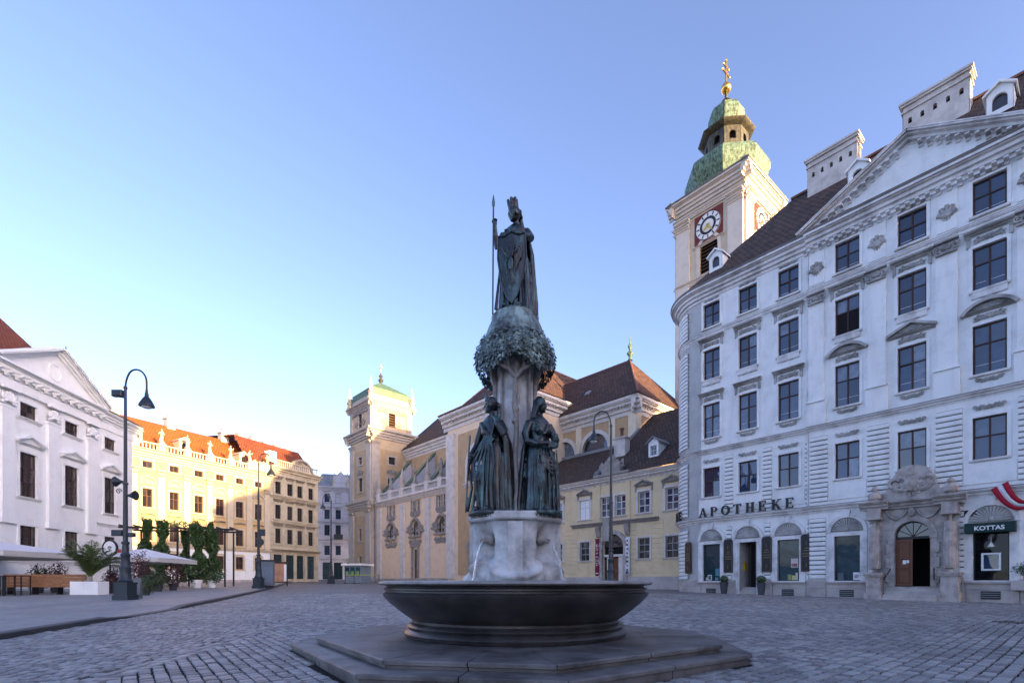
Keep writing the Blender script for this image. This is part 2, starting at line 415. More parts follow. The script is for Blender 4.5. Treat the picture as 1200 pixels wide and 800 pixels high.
for i in near:
    x, y, l, w, dx, dy = A[i]; key = (round(l/.02), w, random.randint(0,2))
    if key not in setts: setts[key] = one_sett(key[0]*.02, w).mesh('paving_stone')
    put('paving_stone', setts[key], M['cobble_one'], ground, (x, y, G(y)+random.gauss(0,.0045)), (random.gauss(0,.012)+.02, random.gauss(0,.012), atan2(dy,dx)))
# kerb stones along the pavement
kp = strip('kerb', [y for y in ys if y >= 40]+[40.01], lambda y: kerb_x(y)-.28, kerb_x, lambda y: kz(y)+.003, M['kerb']) if False else None
kerb = bpy.data.objects.new('kerb', None); COL.objects.link(kerb); kerb['kind'] = 'structure'
def kerb_mesh(): return MB().mold([(0,-.3),(.28,-.3),(.28,-.0),(.02,0),(0,-.02)], -.485, .485)
y = 3.5
while y < 60:
    y2 = y+.97; x1, x2 = kerb_x(y), kerb_x(y2); L = sqrt((x2-x1)**2+(y2-y)**2)
    a = atan2(y2-y, x2-x1); z1, z2 = G(y)+kz(y), G(y2)+kz(y2)
    put('kerb_stone', shared('kerbstone', kerb_mesh, 'kerb_stone'), M['kerb'], kerb, ((x1+x2)/2, (y+y2)/2, (z1+z2)/2+.004), (0, -atan2(z2-z1, L), a), scale=(L/.97,1,1))
    y = y2

# ================================================================ building kit
def facade(x0, x1, z0, z1, ops, y=0., depth=.28, mb=None):
    """front sheet with real openings and reveals; an opening is (xa, xb, za, zb[, arched])"""
    mb = mb or MB(); rects = []
    for o in ops:
        xa, xb, za, zb = o[:4]; ar = len(o) > 4 and o[4]
        rects.append((xa, xb, za, zb+((xb-xa)/2 if ar else 0), ar, zb))
    xs = sorted({x0, x1, *[r[0] for r in rects], *[r[1] for r in rects]}); zs = sorted({z0, z1, *[r[2] for r in rects], *[r[3] for r in rects]})
    xs = [x for x in xs if x0-1e-6 <= x <= x1+1e-6]; zs = [z for z in zs if z0-1e-6 <= z <= z1+1e-6]
    for i in range(len(xs)-1):
        j = 0
        while j < len(zs)-1:
            cx = (xs[i]+xs[i+1])/2
            hole = lambda q: any(r[0] < cx < r[1] and r[2] < (zs[q]+zs[q+1])/2 < r[3] for r in rects)
            if hole(j): j += 1; continue
            k = j
            while k < len(zs)-1 and not hole(k): k += 1
            mb.add([(xs[i],y,zs[j]),(xs[i+1],y,zs[j]),(xs[i+1],y,zs[k]),(xs[i],y,zs[k])], [(0,1,2,3)]); j = k
    for xa, xb, za, zt, ar, zb in rects:
        d = y+depth
        mb.add([(xa,y,za),(xa,d,za),(xa,d,zb),(xa,y,zb)], [(0,1,2,3)]); mb.add([(xb,y,za),(xb,d,za),(xb,d,zb),(xb,y,zb)], [(3,2,1,0)])
        mb.add([(xa,y,za),(xb,y,za),(xb,d,za),(xa,d,za)], [(0,1,2,3)])
        if not ar: mb.add([(xa,y,zb),(xb,y,zb),(xb,d,zb),(xa,d,zb)], [(3,2,1,0)])
        else:
            r = (xb-xa)/2; c = (xa+xb)/2; n = 12; P = [(c-r*cos(pi*k/n), zb+r*sin(pi*k/n)) for k in range(n+1)]
            for k in range(n):
                (ax,az),(bx,bz) = P[k],P[k+1]
                mb.add([(ax,y,az),(bx,y,bz),(bx,y,zt),(ax,y,zt)], [(0,1,2,3)])
                mb.add([(ax,y,az),(bx,y,bz),(bx,d,bz),(ax,d,az)], [(3,2,1,0)])
    return mb
def win_frame(w, h, nx, nz, t=.07, arch=False, d=.07):
    mb = MB(); r = w/2
    mb.box(-r, -r+t, 0, d, 0, h); mb.box(r-t, r, 0, d, 0, h); mb.box(-r, r, .001, d-.001, 0, t)
    if arch:
        n = 12; o = [(-r*cos(pi*k/n), h+r*sin(pi*k/n)) for k in range(n+1)]; q = [(-(r-t)*cos(pi*k/n), h+(r-t)*sin(pi*k/n)) for k in range(n+1)]
        for k in range(n): mb.prism([o[k], o[k+1], q[k+1], q[k]], 0, d)
    else: mb.box(-r, r, .001, d-.001, h-t, h)
    top = h+r-.02 if arch else h
    for i in range(1, nx):
        x = -r+w*i/nx; mb.box(x-t*.5, x+t*.5, -.012, d-.004, 0, top if abs(x) < .01 else h)
    for f in nz: mb.box(-r, r, -.006, d-.006, h*f-t*.45, h*f+t*.45)
    return mb
def window(parent, cx, z0, z1, w, y=.16, nx=2, nz=(.62,), fm='frame', gm='glass', arch=False, rz=0., t=.07, split=True):
    h = z1-z0; nz = tuple(nz)
    key = ('win', round(w,3), round(h,3), nx, nz, arch, fm, t)
    f = put('window', shared(key, lambda: win_frame(w, h, nx, nz, t, arch), 'window'), M[fm], parent, (cx, y, z0) if rz == 0 else cx, (0,0,rz))
    if CACHE[key].materials[0] is None: CACHE[key].materials[0] = M[fm]
    r = w/2
    if split and not arch:
        zz = [0]+[h*q for q in nz]+[h]; xx = [-r+w*i/nx for i in range(nx+1)]
        for i in range(nx):
            for j in range(len(zz)-1):
                pw, ph = xx[i+1]-xx[i]-.004, zz[j+1]-zz[j]-.004; k2 = ('pane', round(pw,3), round(ph,3), gm)
                put('pane', shared(k2, lambda: MB().box(-pw/2, pw/2, 0, .012, -ph/2, ph/2), 'pane'), M[gm], f, ((xx[i]+xx[i+1])/2, .034+random.uniform(0,.004), (zz[j]+zz[j+1])/2), (random.gauss(0,.022), 0, random.gauss(0,.022)))
    else:
        def pan():
            P = [(-r+.01,.0),(r-.01,.0)]
            P += [((r-.01)*cos(pi*k/12), h+(r-.01)*sin(pi*k/12)) for k in range(13)] if arch else [(r-.01,h),(-r+.01,h)]
            return MB().prism(P, .034, .046)
        put('pane', shared(('ap', round(w,3), round(h,3), arch, gm), pan, 'pane'), M[gm], f)
    return f
def spiral(mb, cx, cz, r, turns, dirn, rad, y=0., a0=0., n=12):
    pts = []
    for k in range(n+1):
        q = k/n; a = a0+dirn*turns*2*pi*q; rr = r*(1-.85*q); pts.append((cx+rr*cos(a), y-.02-.02*q, cz+rr*sin(a)))
    mb.tube(pts, [rad*(1-.4*k/n) for k in range(n+1)], 5)
def carving(w, h, seed=1, dense=1.):
    """a symmetrical stucco relief of scrolls, leaves and a shell; one joined piece on a thin backing"""
    rd = random.Random(seed); mb = MB(); mb.prism([(-w*.47,h*.3),(w*.47,h*.3),(w*.42,h*.66),(-w*.42,h*.66)], -.012, .02)
    n = max(2, int(w/h*1.6*dense))
    for k in range(n):
        x = w*.46*(k+.7)/n; zc = h*rd.uniform(.35,.65); r = min(h*.34, w*.5/n); tr = rd.uniform(.9,1.4); a = rd.uniform(0,6); dr = rd.choice((-1,1))
        for s in (-1, 1):
            spiral(mb, s*x, zc, r, tr, dr*s, h*.085, -.015, a if s > 0 else pi-a)
            mb.ell((s*x+s*rd.uniform(-.1,.1)*w/n, -.02, zc+h*.2), (w*.05, .03, h*.12), 6, 4)
            mb.ell((s*(x-.3*w/n), -.02, zc-h*.22), (w*.07, .035, h*.09), 6, 4)
    for k in range(5):
        a = pi*(k+.5)/5; mb.tube([(0,-.03,h*.35), (h*.33*cos(a),-.045,h*.35+h*.45*sin(a))], [h*.04,h*.09], 5)
    mb.ell((0,-.03,h*.4), (h*.14,.06,h*.14), 8, 5)
    return mb
def baluster():
    return MB().lathe([(.06,0),(.06,.08),(.04,.12),(.085,.28),(.08,.36),(.04,.55),(.04,.6),(.06,.64),(.06,.72)], 8)
def bracket(w=.2, d=.45, h=.3):
    return MB().add(*_br(w,d,h))
def _br(w, d, h):
    m = MB().mold([(0,-h),(-d*.25,-h*.95),(-d*.35,-h*.55),(-d*.8,-h*.45),(-d,-h*.3),(-d,0),(0,0)], -w/2, w/2); return m.v, m.f
def cornice_prof(proj, z0, z1, steps=3):
    """stepped cornice profile in y,z: proj outwards (-y)"""
    P = [(.05, z0)]
    for k in range(steps):
        a = proj*(k+.35)/steps; zz = z0+(z1-z0)*k/steps; z2 = z0+(z1-z0)*(k+1)/steps
        P += [(-a, zz+.0), (-a, z2-(z2-z0)*.04)]
    P += [(-proj, z1-(z1-z0)*.18), (-proj, z1), (.05, z1)]
    return P
def seg_arch(mb, cx, zc, ra, rb, y0, y1, a0=0., a1=pi, n=14):
    for k in range(n):
        p, q = a0+(a1-a0)*k/n, a0+(a1-a0)*(k+1)/n
        mb.prism([(cx+ra*cos(p), zc+ra*sin(p)), (cx+rb*cos(p), zc+rb*sin(p)), (cx+rb*cos(q), zc+rb*sin(q)), (cx+ra*cos(q), zc+ra*sin(q))], y0, y1)
    return mb
def text_mesh(txt, size, ext, name, align='CENTER', offset=0.):
    cu = bpy.data.curves.new('t', 'FONT'); cu.body = txt; cu.size = size; cu.extrude = ext; cu.align_x = align; cu.offset = offset
    ob = bpy.data.objects.new('t', cu); COL.objects.link(ob)
    dg = bpy.context.evaluated_depsgraph_get(); me = bpy.data.meshes.new_from_object(ob.evaluated_get(dg)); me.name = name
    bpy.data.objects.remove(ob); bpy.data.curves.remove(cu)
    return me

# ================================================================ the long palace on the right
def build_palace():
    T = thing('corner_palace', 'long white stuccoed palace with pediment, rounded corner and pharmacy on the ground floor', 'building', (13.56,34.2,0), radians(-49.89))
    WA = [0., 2.45, 4.9]; WB = [8.03, 10.9, 13.8]; WC = [16.9, 19.35, 21.8]
    rows = [(7.21,9.2),(11.22,13.55),(15.2,17.25),(18.74,20.4)]
    W = 1.18; YC = -.16; W_ = M['white_plaster']
    def ops(cols, ground):
        o = [(c-W/2, c+W/2, a, b) for c in cols for a, b in rows]; return o+ground
    gr = lambda c: (c-.62, c+.62, 1.5, 4.0)
    put('wall', facade(-.75, 6.1, 0, 21.2, ops(WA, [gr(0.), (1.9,3.0,.75,4.1), gr(4.9)])), W_, T)
    mb = facade(6.1, 15.5, 0, 21.2, ops(WB, [gr(8.03), (10.2,11.75,1.2,3.75,True), gr(13.85)]), YC, .4)
    mb.box(6.1, 6.4, YC+.004, .1, 0, 21.2); mb.box(15.2, 15.5, YC+.004, .1, 0, 21.2)
    put('wall', mb, W_, T)
    put('wall', facade(15.5, 24, 0, 21.2, ops(WC, [gr(16.9), gr(19.35), gr(21.8)])), W_, T)
    R = 2.9; CX, CY = -.75, 2.9
    arc = lambda prof, name, mat, a0=-pi, a1=-pi/2, n=14: put(name, MB().lathe([(R-y, z) for y, z in prof+[prof[0]]], n, (CX,CY), a0, a1, cap=False), mat, T, smooth=40)
    arc([(0,0),(0,21.2)], 'corner_wall', W_)
    put('side_wall', MB().box(-3.65, -3.4, 2.9, 15, 0, 21.2), W_, T); put('side_wall', MB().box(23.75, 24, .05, 15, 0, 21.2), W_, T)
    put('back_wall', MB().box(-3.6, 23.9, 14.7, 15, 0, 21.2), W_, T)
    ob = MB().box(-4.3, -3.6, 3.4, 6.2, 12.6, 20.2); ob.box(-4.45, -3.6, 3.3, 6.3, 20.2, 20.6); put('oriel', ob, W_, T)
    put('oriel_bracket', MB().mold([(3.6,12.6),(6.0,12.6),(5.2,11.6),(4.4,11.6)], -4.2, -3.6), M['relief'], T)
    # string courses and cornices, straight and around the corner
    runs = [(-.75,6.1,0),(6.0,15.6,YC),(15.5,24.1,0)]
    def course(name, prof, mat, corner=True):
        for a,b,dy in runs: put(name, MB().mold([(y+dy,z) for y,z in prof], a, b), mat, T)
        if corner: arc(prof, name, mat)
    course('cornice', cornice_prof(.34, 5.42, 5.78), M['white_trim']); course('ledge', [(.0,5.781),(-.36,5.781),(-.36,5.81),(0,5.84)], M['ledge'])
    course('string_course', cornice_prof(.26, 10.12, 10.40), M['white_trim']); course('ledge', [(.0,10.401),(-.28,10.401),(-.28,10.43),(0,10.46)], M['ledge'])
    course('frieze', cornice_prof(.16, 18.05, 18.42), M['white_trim']); course('ledge', [(0,18.421),(-.17,18.421),(-.17,18.44),(0,18.46)], M['ledge'])
    course('eaves_cornice', cornice_prof(.62, 20.72, 21.5, 4), M['white_trim']); course('gutter', [(0,21.501),(-.66,21.501),(-.7,21.6),(0,21.62)], M['ledge'])
    # rows of blocks (rustication): every course its own piece
    H1 = .27
    def courses(x0, x1, z0, z1, dy, hh=H1):
        n = int((z1-z0)/hh); L = x1-x0
        me = shared(('rust', round(L,2), hh), lambda: MB().mold([(.02,.0),(-.03,.0),(-.095,.03),(-.10,hh-.08),(-.04,hh-.045),(.02,hh-.045)], 0, L), 'stone_course')
        for k in range(n): put('stone_course', me, W_, T, (x0, dy, z0+k*hh))
        put('joint_bed', MB().box(x0+.004, x1-.004, dy-.012, dy+.01, z0-.02, z0+n*hh-.02), M['joint'], T)  # dark plate added behind the blocks so their grooves look shaded
    cols = [-.75]+WA+WB+WC+[24]
    for k in range(len(cols)-1):
        a = cols[k]+(.95 if k else .02); b = cols[k+1]-(.95 if k < len(cols)-2 else .02)
        ga = cols[k]+(1.05 if k else .02); gb = cols[k+1]-(1.05 if k < len(cols)-2 else .02)
        for lo, hi, z0, z1 in ((a,b,6.05,10.0),(ga,gb,1.62,5.3)):
            if z0 < 5 and k in (5,6): continue
            if k == 3:
                courses(lo, 6.05, z0, z1, 0); courses(6.15, hi, z0, z1, YC)
            elif k == 6: courses(lo, 15.45, z0, z1, YC); courses(15.55, hi, z0, z1, 0)
            elif hi-lo > .12: courses(lo, hi, z0, z1, YC if k in (4,5) else 0)
    courses(12.75, 12.8+.1, 1.62, 5.3, YC)
    def arc_course(hh, a0, a1):
        P = [(.02,0),(-.03,0),(-.095,.03),(-.10,hh-.08),(-.04,hh-.045),(.02,hh-.045),(.02,0)]
        return MB().lathe([(R-y, z) for y,z in P], 7, (0,0), a0, a1, cap=False)
    for z0, z1 in ((1.62,5.3),(6.05,10.0),(10.9,17.9),(18.6,20.6)):
        k = 0
        while z0+(k+1)*H1 < z1:
            for a0, a1 in ((-pi+.05,-pi*.8),(-pi*.79,-pi*.62)):
                put('stone_course', shared(('arc', a0), lambda: arc_course(H1, a0, a1), 'stone_course', smooth=40), W_, T, (CX,CY,z0+k*H1))
            k += 1
    # windows with surrounds, hoods and reliefs
    def straight_hood(w): 
        m = MB().mold(cornice_prof(.26, 0, .2), -w/2, w/2); m.mold([(0,.2),(-.28,.2),(-.28,.225),(0,.26)], -w/2-.03, w/2+.03)
        for s in (-1,1): m.mold([(0,-.5),(-.08,-.45),(-.1,-.15),(-.2,.0),(0,0)], s*(w/2-.14)-.07, s*(w/2-.14)+.07)
        return m
    def seg_hood(w):
        m = MB(); r = w*.62; h = sqrt(r*r-w*w/4); a = math.asin(w/2/r)
        seg_arch(m, 0, -h, r-.14, r, -.3, .02, pi/2-a, pi/2+a, 12); m.mold(cornice_prof(.2, -.06, .06), -w/2, w/2); return m
    def tri_hood(w):
        m = MB(); h = .46
        for s in (-1,1): m.prism([(s*w/2,0),(s*(w/2+.02),.12),(0,h+.13),(0,h)][::s], -.3, .02)
        m.mold(cornice_prof(.2, -.08, .03), -w/2, w/2); return m
    for cols_, dy, kind in ((WA,0,'A'),(WB,YC,'B'),(WC,0,'A')):
        for i, c in enumerate(cols_):
            for r, (z0,z1) in enumerate(rows):
                wn_ = window(T, c, z0, z1, W, dy+.13, 2, (.62,) if r in (1,2) else (.55,))
                hh_ = z1-z0
                if r: put('blind_rail', shared(('blr',), lambda: MB().box(-W/2+.09,W/2-.09,0,.008,0,.025), 'blind_rail'), M['frame_white'], wn_, (0,.022,hh_*(.2 if r < 3 else .16)))
                if kind == 'B' and i == 0 and r == 2: put('open_sash', MB().box(-W/2+.08,W/2-.08,.015,.025,.06,hh_*.6), M['void'], wn_)
                put('sill', shared(('sill',), lambda: MB().mold([(.1,-.1),(-.14,-.1),(-.16,-.03),(-.16,0),(.1,.03)], -W/2-.12, W/2+.12), 'sill'), M['white_trim'], T, (c,dy,z0))
                sur = shared(('sur',z1-z0), lambda: MB().box(-W/2-.14,-W/2-.001,-.05,.05,0,z1-z0+.14).box(W/2+.001,W/2+.14,-.05,.05,0,z1-z0+.14).box(-W/2-.139,W/2+.139,-.049,.05,z1-z0+.002,z1-z0+.139), 'surround')
                put('surround', sur, W_, T, (c,dy,z0))
                if r == 0:
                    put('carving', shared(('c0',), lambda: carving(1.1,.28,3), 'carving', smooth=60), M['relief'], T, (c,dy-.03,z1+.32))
                    put('window_panel', shared(('wp0',), lambda: MB().cbox(-.92,.92,-.045,.02,0,1.05), 'window_panel'), W_, T, (c,dy,6.05))
                if r in (1,2):
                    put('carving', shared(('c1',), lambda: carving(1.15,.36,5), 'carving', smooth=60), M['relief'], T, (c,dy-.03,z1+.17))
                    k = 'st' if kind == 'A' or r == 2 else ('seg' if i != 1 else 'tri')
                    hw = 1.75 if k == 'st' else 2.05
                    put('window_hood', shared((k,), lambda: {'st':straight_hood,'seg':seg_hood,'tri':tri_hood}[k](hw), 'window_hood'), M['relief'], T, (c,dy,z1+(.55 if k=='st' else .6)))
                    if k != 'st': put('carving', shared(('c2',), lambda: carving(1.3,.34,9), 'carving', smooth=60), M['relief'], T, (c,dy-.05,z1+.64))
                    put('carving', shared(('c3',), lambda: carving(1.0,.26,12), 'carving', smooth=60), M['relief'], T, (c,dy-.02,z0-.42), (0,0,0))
                    if r == 2: put('apron', shared(('ap2',), lambda: MB().mold([(0,-.3),(-.09,-.25),(-.12,0),(0,0)], -.62,.62), 'apron'), M['white_trim'], T, (c,dy,z0-.1))
                if r == 3: put('carving', shared(('c4',), lambda: carving(1.1,.2,15), 'carving', smooth=60), M['relief'], T, (c,dy-.03,z1+.1))
    # giant pilasters of the middle part
    for x in (6.5, 9.42, 12.28, 15.12):
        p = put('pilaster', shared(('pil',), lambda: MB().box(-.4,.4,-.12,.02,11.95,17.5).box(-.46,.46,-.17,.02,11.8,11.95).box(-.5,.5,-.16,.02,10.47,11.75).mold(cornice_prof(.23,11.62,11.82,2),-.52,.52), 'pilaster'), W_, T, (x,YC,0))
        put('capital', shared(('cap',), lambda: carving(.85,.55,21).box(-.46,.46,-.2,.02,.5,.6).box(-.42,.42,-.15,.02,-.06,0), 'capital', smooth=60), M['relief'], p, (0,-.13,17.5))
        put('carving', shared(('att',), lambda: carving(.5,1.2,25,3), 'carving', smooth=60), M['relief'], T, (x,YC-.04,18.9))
        put('attic_panel', shared(('attp',), lambda: MB().cbox(-.4,.4,-.04,.02,18.6,20.6), 'attic_panel'), W_, T, (x,YC,0))
    # pediment
    a0, a1, ap, zb = 5.75, 15.85, 10.8, 21.62
    put('tympanum', MB().prism([(a0+.3,zb),(a1-.3,zb),(ap,24.0)], YC-.05, YC+.2), W_, T)
    put('tympanum_panel', MB().prism([(a0+2.2,zb+.2),(a1-2.2,zb+.2),(ap,23.55)], YC-.1, YC-.04), W_, T)
    L = sqrt((ap-a0)**2+2.55**2); sl = atan2(2.55, ap-a0)
    for s, x in ((1,a0),(-1,a1)):
        rk = MB().mold(cornice_prof(.62,-.32,.12,3), -.1, L+.02).mold([(0,.121),(-.66,.121),(-.66,.17),(.6,.2)], -.12, L+.03)
        if s < 0: rk.v = [(-q[0],q[1],q[2]) for q in rk.v]
        put('raking_cornice', rk, M['white_trim'], T, (x,YC,zb), (0,-s*sl,0))
        for k in range(13):
            d = (k+.8)*.40; put('modillion', shared(('mod',), lambda: bracket(.17,.42,.24), 'modillion'), M['white_trim'], T, (x+s*d*cos(sl), YC-.02, zb-.33+d*sin(sl)))
    for k in range(25): put('modillion', shared(('mod',), None, ''), M['white_trim'], T, (a0+.2+k*.402, YC-.02, 20.74))
    gm = MB().add([(a0,YC-.6,zb+.1),(ap,YC-.6,24.35),(ap,2.0,24.35),(a0,.5,22.2)],[(0,1,2,3)]); gm.add([(a1,YC-.6,zb+.1),(ap,YC-.6,24.35),(ap,2.0,24.35),(a1,.5,22.2)],[(3,2,1,0)])
    put('gable_roof', gm, M['dark_roof'], T, uv=True)
    # roof
    zr, yr, xr = 28.1, 5.2, 3.2; ze = 21.62
    eave = [(CX+(R+.6)*cos(a), CY+(R+.6)*sin(a), ze) for a in np.linspace(-pi, -pi/2, 9)]
    mb = MB(); tip = (xr,yr,zr); e2 = (24.5,-.6,ze); tip2 = (20.5,yr,zr)
    mb.add([eave[-1], e2, tip2, tip], [(0,1,2,3)])
    for a, b in zip(eave[:-1], eave[1:]): mb.add([a,b,tip],[(0,1,2)])
    back = (CX-R-.6, 15.4, ze); mb.add([back, eave[0], tip, (xr,10,zr)], [(0,1,2,3)])
    mb.add([(24.5,15.4,ze), back, (xr,10,zr), (20.5,10,zr)], [(0,1,2,3)]); mb.add([e2,(24.5,15.4,ze),(20.5,10,zr),tip2],[(0,1,2,3)])
    mb.add([tip,tip2,(20.5,10,zr),(xr,10,zr)],[(0,1,2,3)])
    roof = put('roof', mb, M['dark_roof'], T, uv=True)
    put('ridge_tile', MB().box(xr-.1,20.6,yr-.13,yr+.1,zr-.05,zr+.1), M['ridge'], roof)
    for x0, x1 in ((4.5,7.3),(9.6,12.55),(17.2,20)):
        ch = put('chimney', facade(x0, x1, 25.6, 29.1, [(x0+.35+k*(x1-x0-.7)/4-.09, x0+.35+k*(x1-x0-.7)/4+.09, 28.05, 28.3, True) for k in range(5)], 4.1, .3).box(x0,x1-.0,4.44,4.95,25.6,29.1).box(x0,x0+.04,4.1,4.9,25.6,29.1).box(x1-.04,x1,4.1,4.9,25.6,29.1), M['limewash'], roof)
        put('chimney_cap', MB().box(x0-.1,x1+.1,3.98,5.05,29.1,29.22).box(x0-.16,x1+.16,3.92,5.1,29.22,29.34).box(x0-.06,x1+.06,4.02,5.0,28.75,28.85), M['limewash'], ch)
        put('chimney_inside', MB().box(x0+.05,x1-.05,4.38,4.43,25.7,29.05), M['void'], ch)
        for k in range(4): put('chimney_pot', shared(('pot',), lambda: MB().box(-.1,.1,-.16,.16,0,.16), 'chimney_pot'), M['ridge'], ch, (x0+.4+k*(x1-x0-.8)/3,4.5,29.34))
    def dormer(x, y, z, s=1.):
        d = put('dormer', facade(-.5*s,.5*s,-.1,1.0*s,[(-.28*s,.28*s,.15*s,.62*s,True)],0,.25).box(-.5*s,-.46*s,.0,1.3,-.1,1.0*s).box(.46*s,.5*s,.0,1.3,-.1,1.0*s), M['clean_white'], roof, (x,y,z))
        put('dormer_pane', MB().box(-.3*s,.3*s,.14,.16,.1*s,.95*s), M['glass_dark'], d)
        rf = MB()
        for q in (-1,1): rf.prism([(q*.62*s,.95*s),(q*.62*s,1.05*s),(0,1.5*s),(0,1.38*s)][::q], -.15, 1.5)
        put('dormer_roof', rf, M['clean_white'], d); put('dormer_gable', MB().prism([(-.5*s,1.0*s),(.5*s,1.0*s),(0,1.38*s)], .0, .06), M['clean_white'], d)
    dormer(13.95, 1.75, 24.45); dormer(8.0, 1.75, 24.45); dormer(.1, .35, 22.75, .95); dormer(18.5,1.75,24.45)
    # ground floor: plinth, shop windows, lunettes, signs
    xs = [-.75,-.2,1.75]; 
    for a,b,dy in ((-.73,.98,0),(1.0,1.72,0),(3.16,4.0,0),(4.02,5.9,0),(5.92,6.08,0),(6.12,7.0,YC),(7.02,8.9,YC),(12.75,12.95,YC),(12.97,14.8,YC),(14.82,15.48,YC),(15.52,17.9,0),(17.92,20.4,0),(20.42,24,0)):
        put('plinth_block', MB().cbox(a+.006,b-.006,dy-.09,dy+.02,-.2,1.05,.015), M['plinth'], T); 
        put('plinth_block', MB().cbox(a+.006,b-.006,dy-.07,dy+.02,1.058,1.56 if not any(abs((a+b)/2-q)<.9 for q in (0.1,4.9,8.03,13.85,16.9,19.35,21.8)) else 1.40,.015), M['plinth'], T)
    arc([(0.02,-.2),(-.09,-.2),(-.09,1.05),(-.07,1.06),(-.07,1.56),(.02,1.56)], 'plinth_block', M['plinth'])
    for c, dy in ((0.,0),(4.9,0),(8.03,YC),(13.85,YC),(16.9,0),(19.35,0),(21.8,0),(2.45,0)):
        door = c == 2.45
        w2 = .62
        sm = MB().box(c-.95,c-.62,dy-.07,dy+.05,1.4 if not door else .72,4.12).box(c+.62,c+.95,dy-.07,dy+.05,1.4 if not door else .72,4.12).box(c-.948,c+.948,dy-.068,dy+.05,4.0,4.2)
        put('shop_surround', sm, M['white_trim'], T)
        put('lunette_arch', seg_arch(MB(), c, 4.22, .8, .98, dy-.11, dy+.02), M['white_trim'], T)
        put('lunette', shared(('lun',), lambda: shell(.8), 'lunette', smooth=60), M['relief'], T, (c,dy-.02,4.24))
        put('keystone', MB().prism([(c-.13,5.0),(c+.13,5.0),(c+.18,5.4),(c-.18,5.4)], dy-.17, dy), M['white_trim'], T)
        if door: continue
        put('shop_sill', MB().mold([(0,1.36),(-.2,1.36),(-.22,1.42),(-.2,1.47),(0,1.47)], c-1.0, c+1.0), M['plinth'], T, (0,dy,0))
        window(T, c, 1.48, 4.0, 1.24, dy+.1, 1, (), 'frame_dark', 'glass_shop' if c != 13.85 else 'glass_black', t=.05)
        v = put('cellar_vent', MB().box(c-.34,c+.34,dy-.12,dy-.05,.62,1.0), M['frame_dark'], T)
        for k in range(3): put('vent_bar', MB().box(c-.33,c+.33,dy-.135,dy-.122,.7+k*.1,.73+k*.1), M['zinc'], v)
    # pharmacy entrance
    put('door_recess', MB().box(1.88,1.93,.0,1.6,.7,4.1).box(2.97,3.02,.0,1.6,.7,4.1).box(1.9,3.0,1.6,1.65,.7,4.1).box(1.9,3.0,.27,1.6,4.1,4.14), M['plinth'], T)
    dr = put('shop_door', MB().box(2.3,2.96,.85,.92,1.1,3.9), M['void'], T); put('door_frame', MB().box(2.2,2.3,.8,.95,1.1,4.05).box(2.2,2.98,.8,.95,3.9,4.05), M['frame_dark'], T)
    put('letter_box', MB().cbox(1.92,2.0,.5,.85,2.2,2.75), plain('yellow_paint', (.5,.33,.01), .4), T)
    for k in range(3): put('door_step', MB().box(1.935,2.965,-.04+.25*k,1.0,.4,.86+.12*k), M['plinth'], T)
    for x in (1.22, 3.68, 5.95): sign_board(T, x, -.13 if x < 6 else -.2)
    a = -pi/2-.35; sb = sign_board(T, 0, 0); sb.location = (CX+(R+.12)*cos(a), CY+(R+.12)*sin(a), 0); sb.rotation_euler = (0,0,a+pi/2)
    # raised letters standing on the cornice
    lm = M['black']
    for k, chh in enumerate('APOTHEKE'):
        x = -.5+k*.795; put('letter', letter(chh), lm, T, (x, -.3, 5.86))
    for k, chh in enumerate('EKE'):
        a = -pi+.42+k*.26; put('letter', letter(chh), lm, T, (CX+(R+.3)*cos(a), CY+(R+.3)*sin(a), 5.86), (0,0,a+pi/2))
    st = put('street_sign', MB().box(-.28,.28,-.03,.0,0,.34), plain('blue_enamel', (.2,.28,.5), .3), T, (CX+(R+.12)*cos(-pi+.5), CY+(R+.12)*sin(-pi+.5), 4.0), (0,0,-pi/2+.5))
    put('sign_text', text_mesh('Freyung', .13, .002, 'sign_text'), M['clean_white'], st, (0,-.034,.1), (pi/2,0,0))
    return T

def shell(r):
    mb = MB(); n = 15
    mb.prism([(r*cos(pi*k/12), r*sin(pi*k/12)) for k in range(13)], -.0, .03)
    for k in range(n):
        a = pi*(k+.5)/n; mb.tube([(r*.12*cos(a),-.05,r*.12*sin(a)+.03),(r*.55*cos(a),-.07,r*.55*sin(a)+.03),(r*.86*cos(a),-.035,r*.86*sin(a)+.02)], [.02,.05,.055], 5)
    for s in (-1,1): spiral(mb, s*r*.62, r*.16, r*.16, 1.4, s, .03); spiral(mb, s*r*.3, r*.12, r*.12, 1.4, -s, .025)
    mb.ell((0,-.06,r*.16), (.1,.06,.12), 8, 5); return mb
SIGN = {}
def sign_board(T, x, y):
    b = put('sign_board', shared(('board',), lambda: MB().prism([(-.3,2.05),(.3,2.05),(.3,4.1),(.2,4.25),(-.2,4.25),(-.3,4.1)], -.04, .03), 'sign_board'), M['black'], T, (x,y,0))
    g = M['dull_gold']
    put('gold_border', shared(('gb',), lambda: MB().box(-.27,-.255,-.046,-.041,2.08,4.08).box(.255,.27,-.046,-.041,2.08,4.08).box(-.27,.27,-.0455,-.0405,2.08,2.095), 'gold_border'), g, b)
    def lines():
        m = MB(); rd = random.Random(4)
        for zz, ww in ((3.25,.3),(3.08,.42),(2.93,.34),(3.4,.2)):
            x_ = -ww/2
            while x_ < ww/2: q = rd.uniform(.03,.06); m.box(x_, x_+q, -.046, -.041, zz, zz+.06); x_ += q+.018
        for zz in (3.7,2.4):
            m.tube([(0,-.045,zz-.12),(0,-.045,zz+.16)], .014, 5); m.tube([(-.05,-.045,zz+.03),(.05,-.045,zz+.1),(-.04,-.045,zz-.06)], .01, 5)
        return m
    put('gold_lettering', shared(('gl',), lines, 'gold_lettering'), g, b, kind='stuff')
    return b
LET = {}
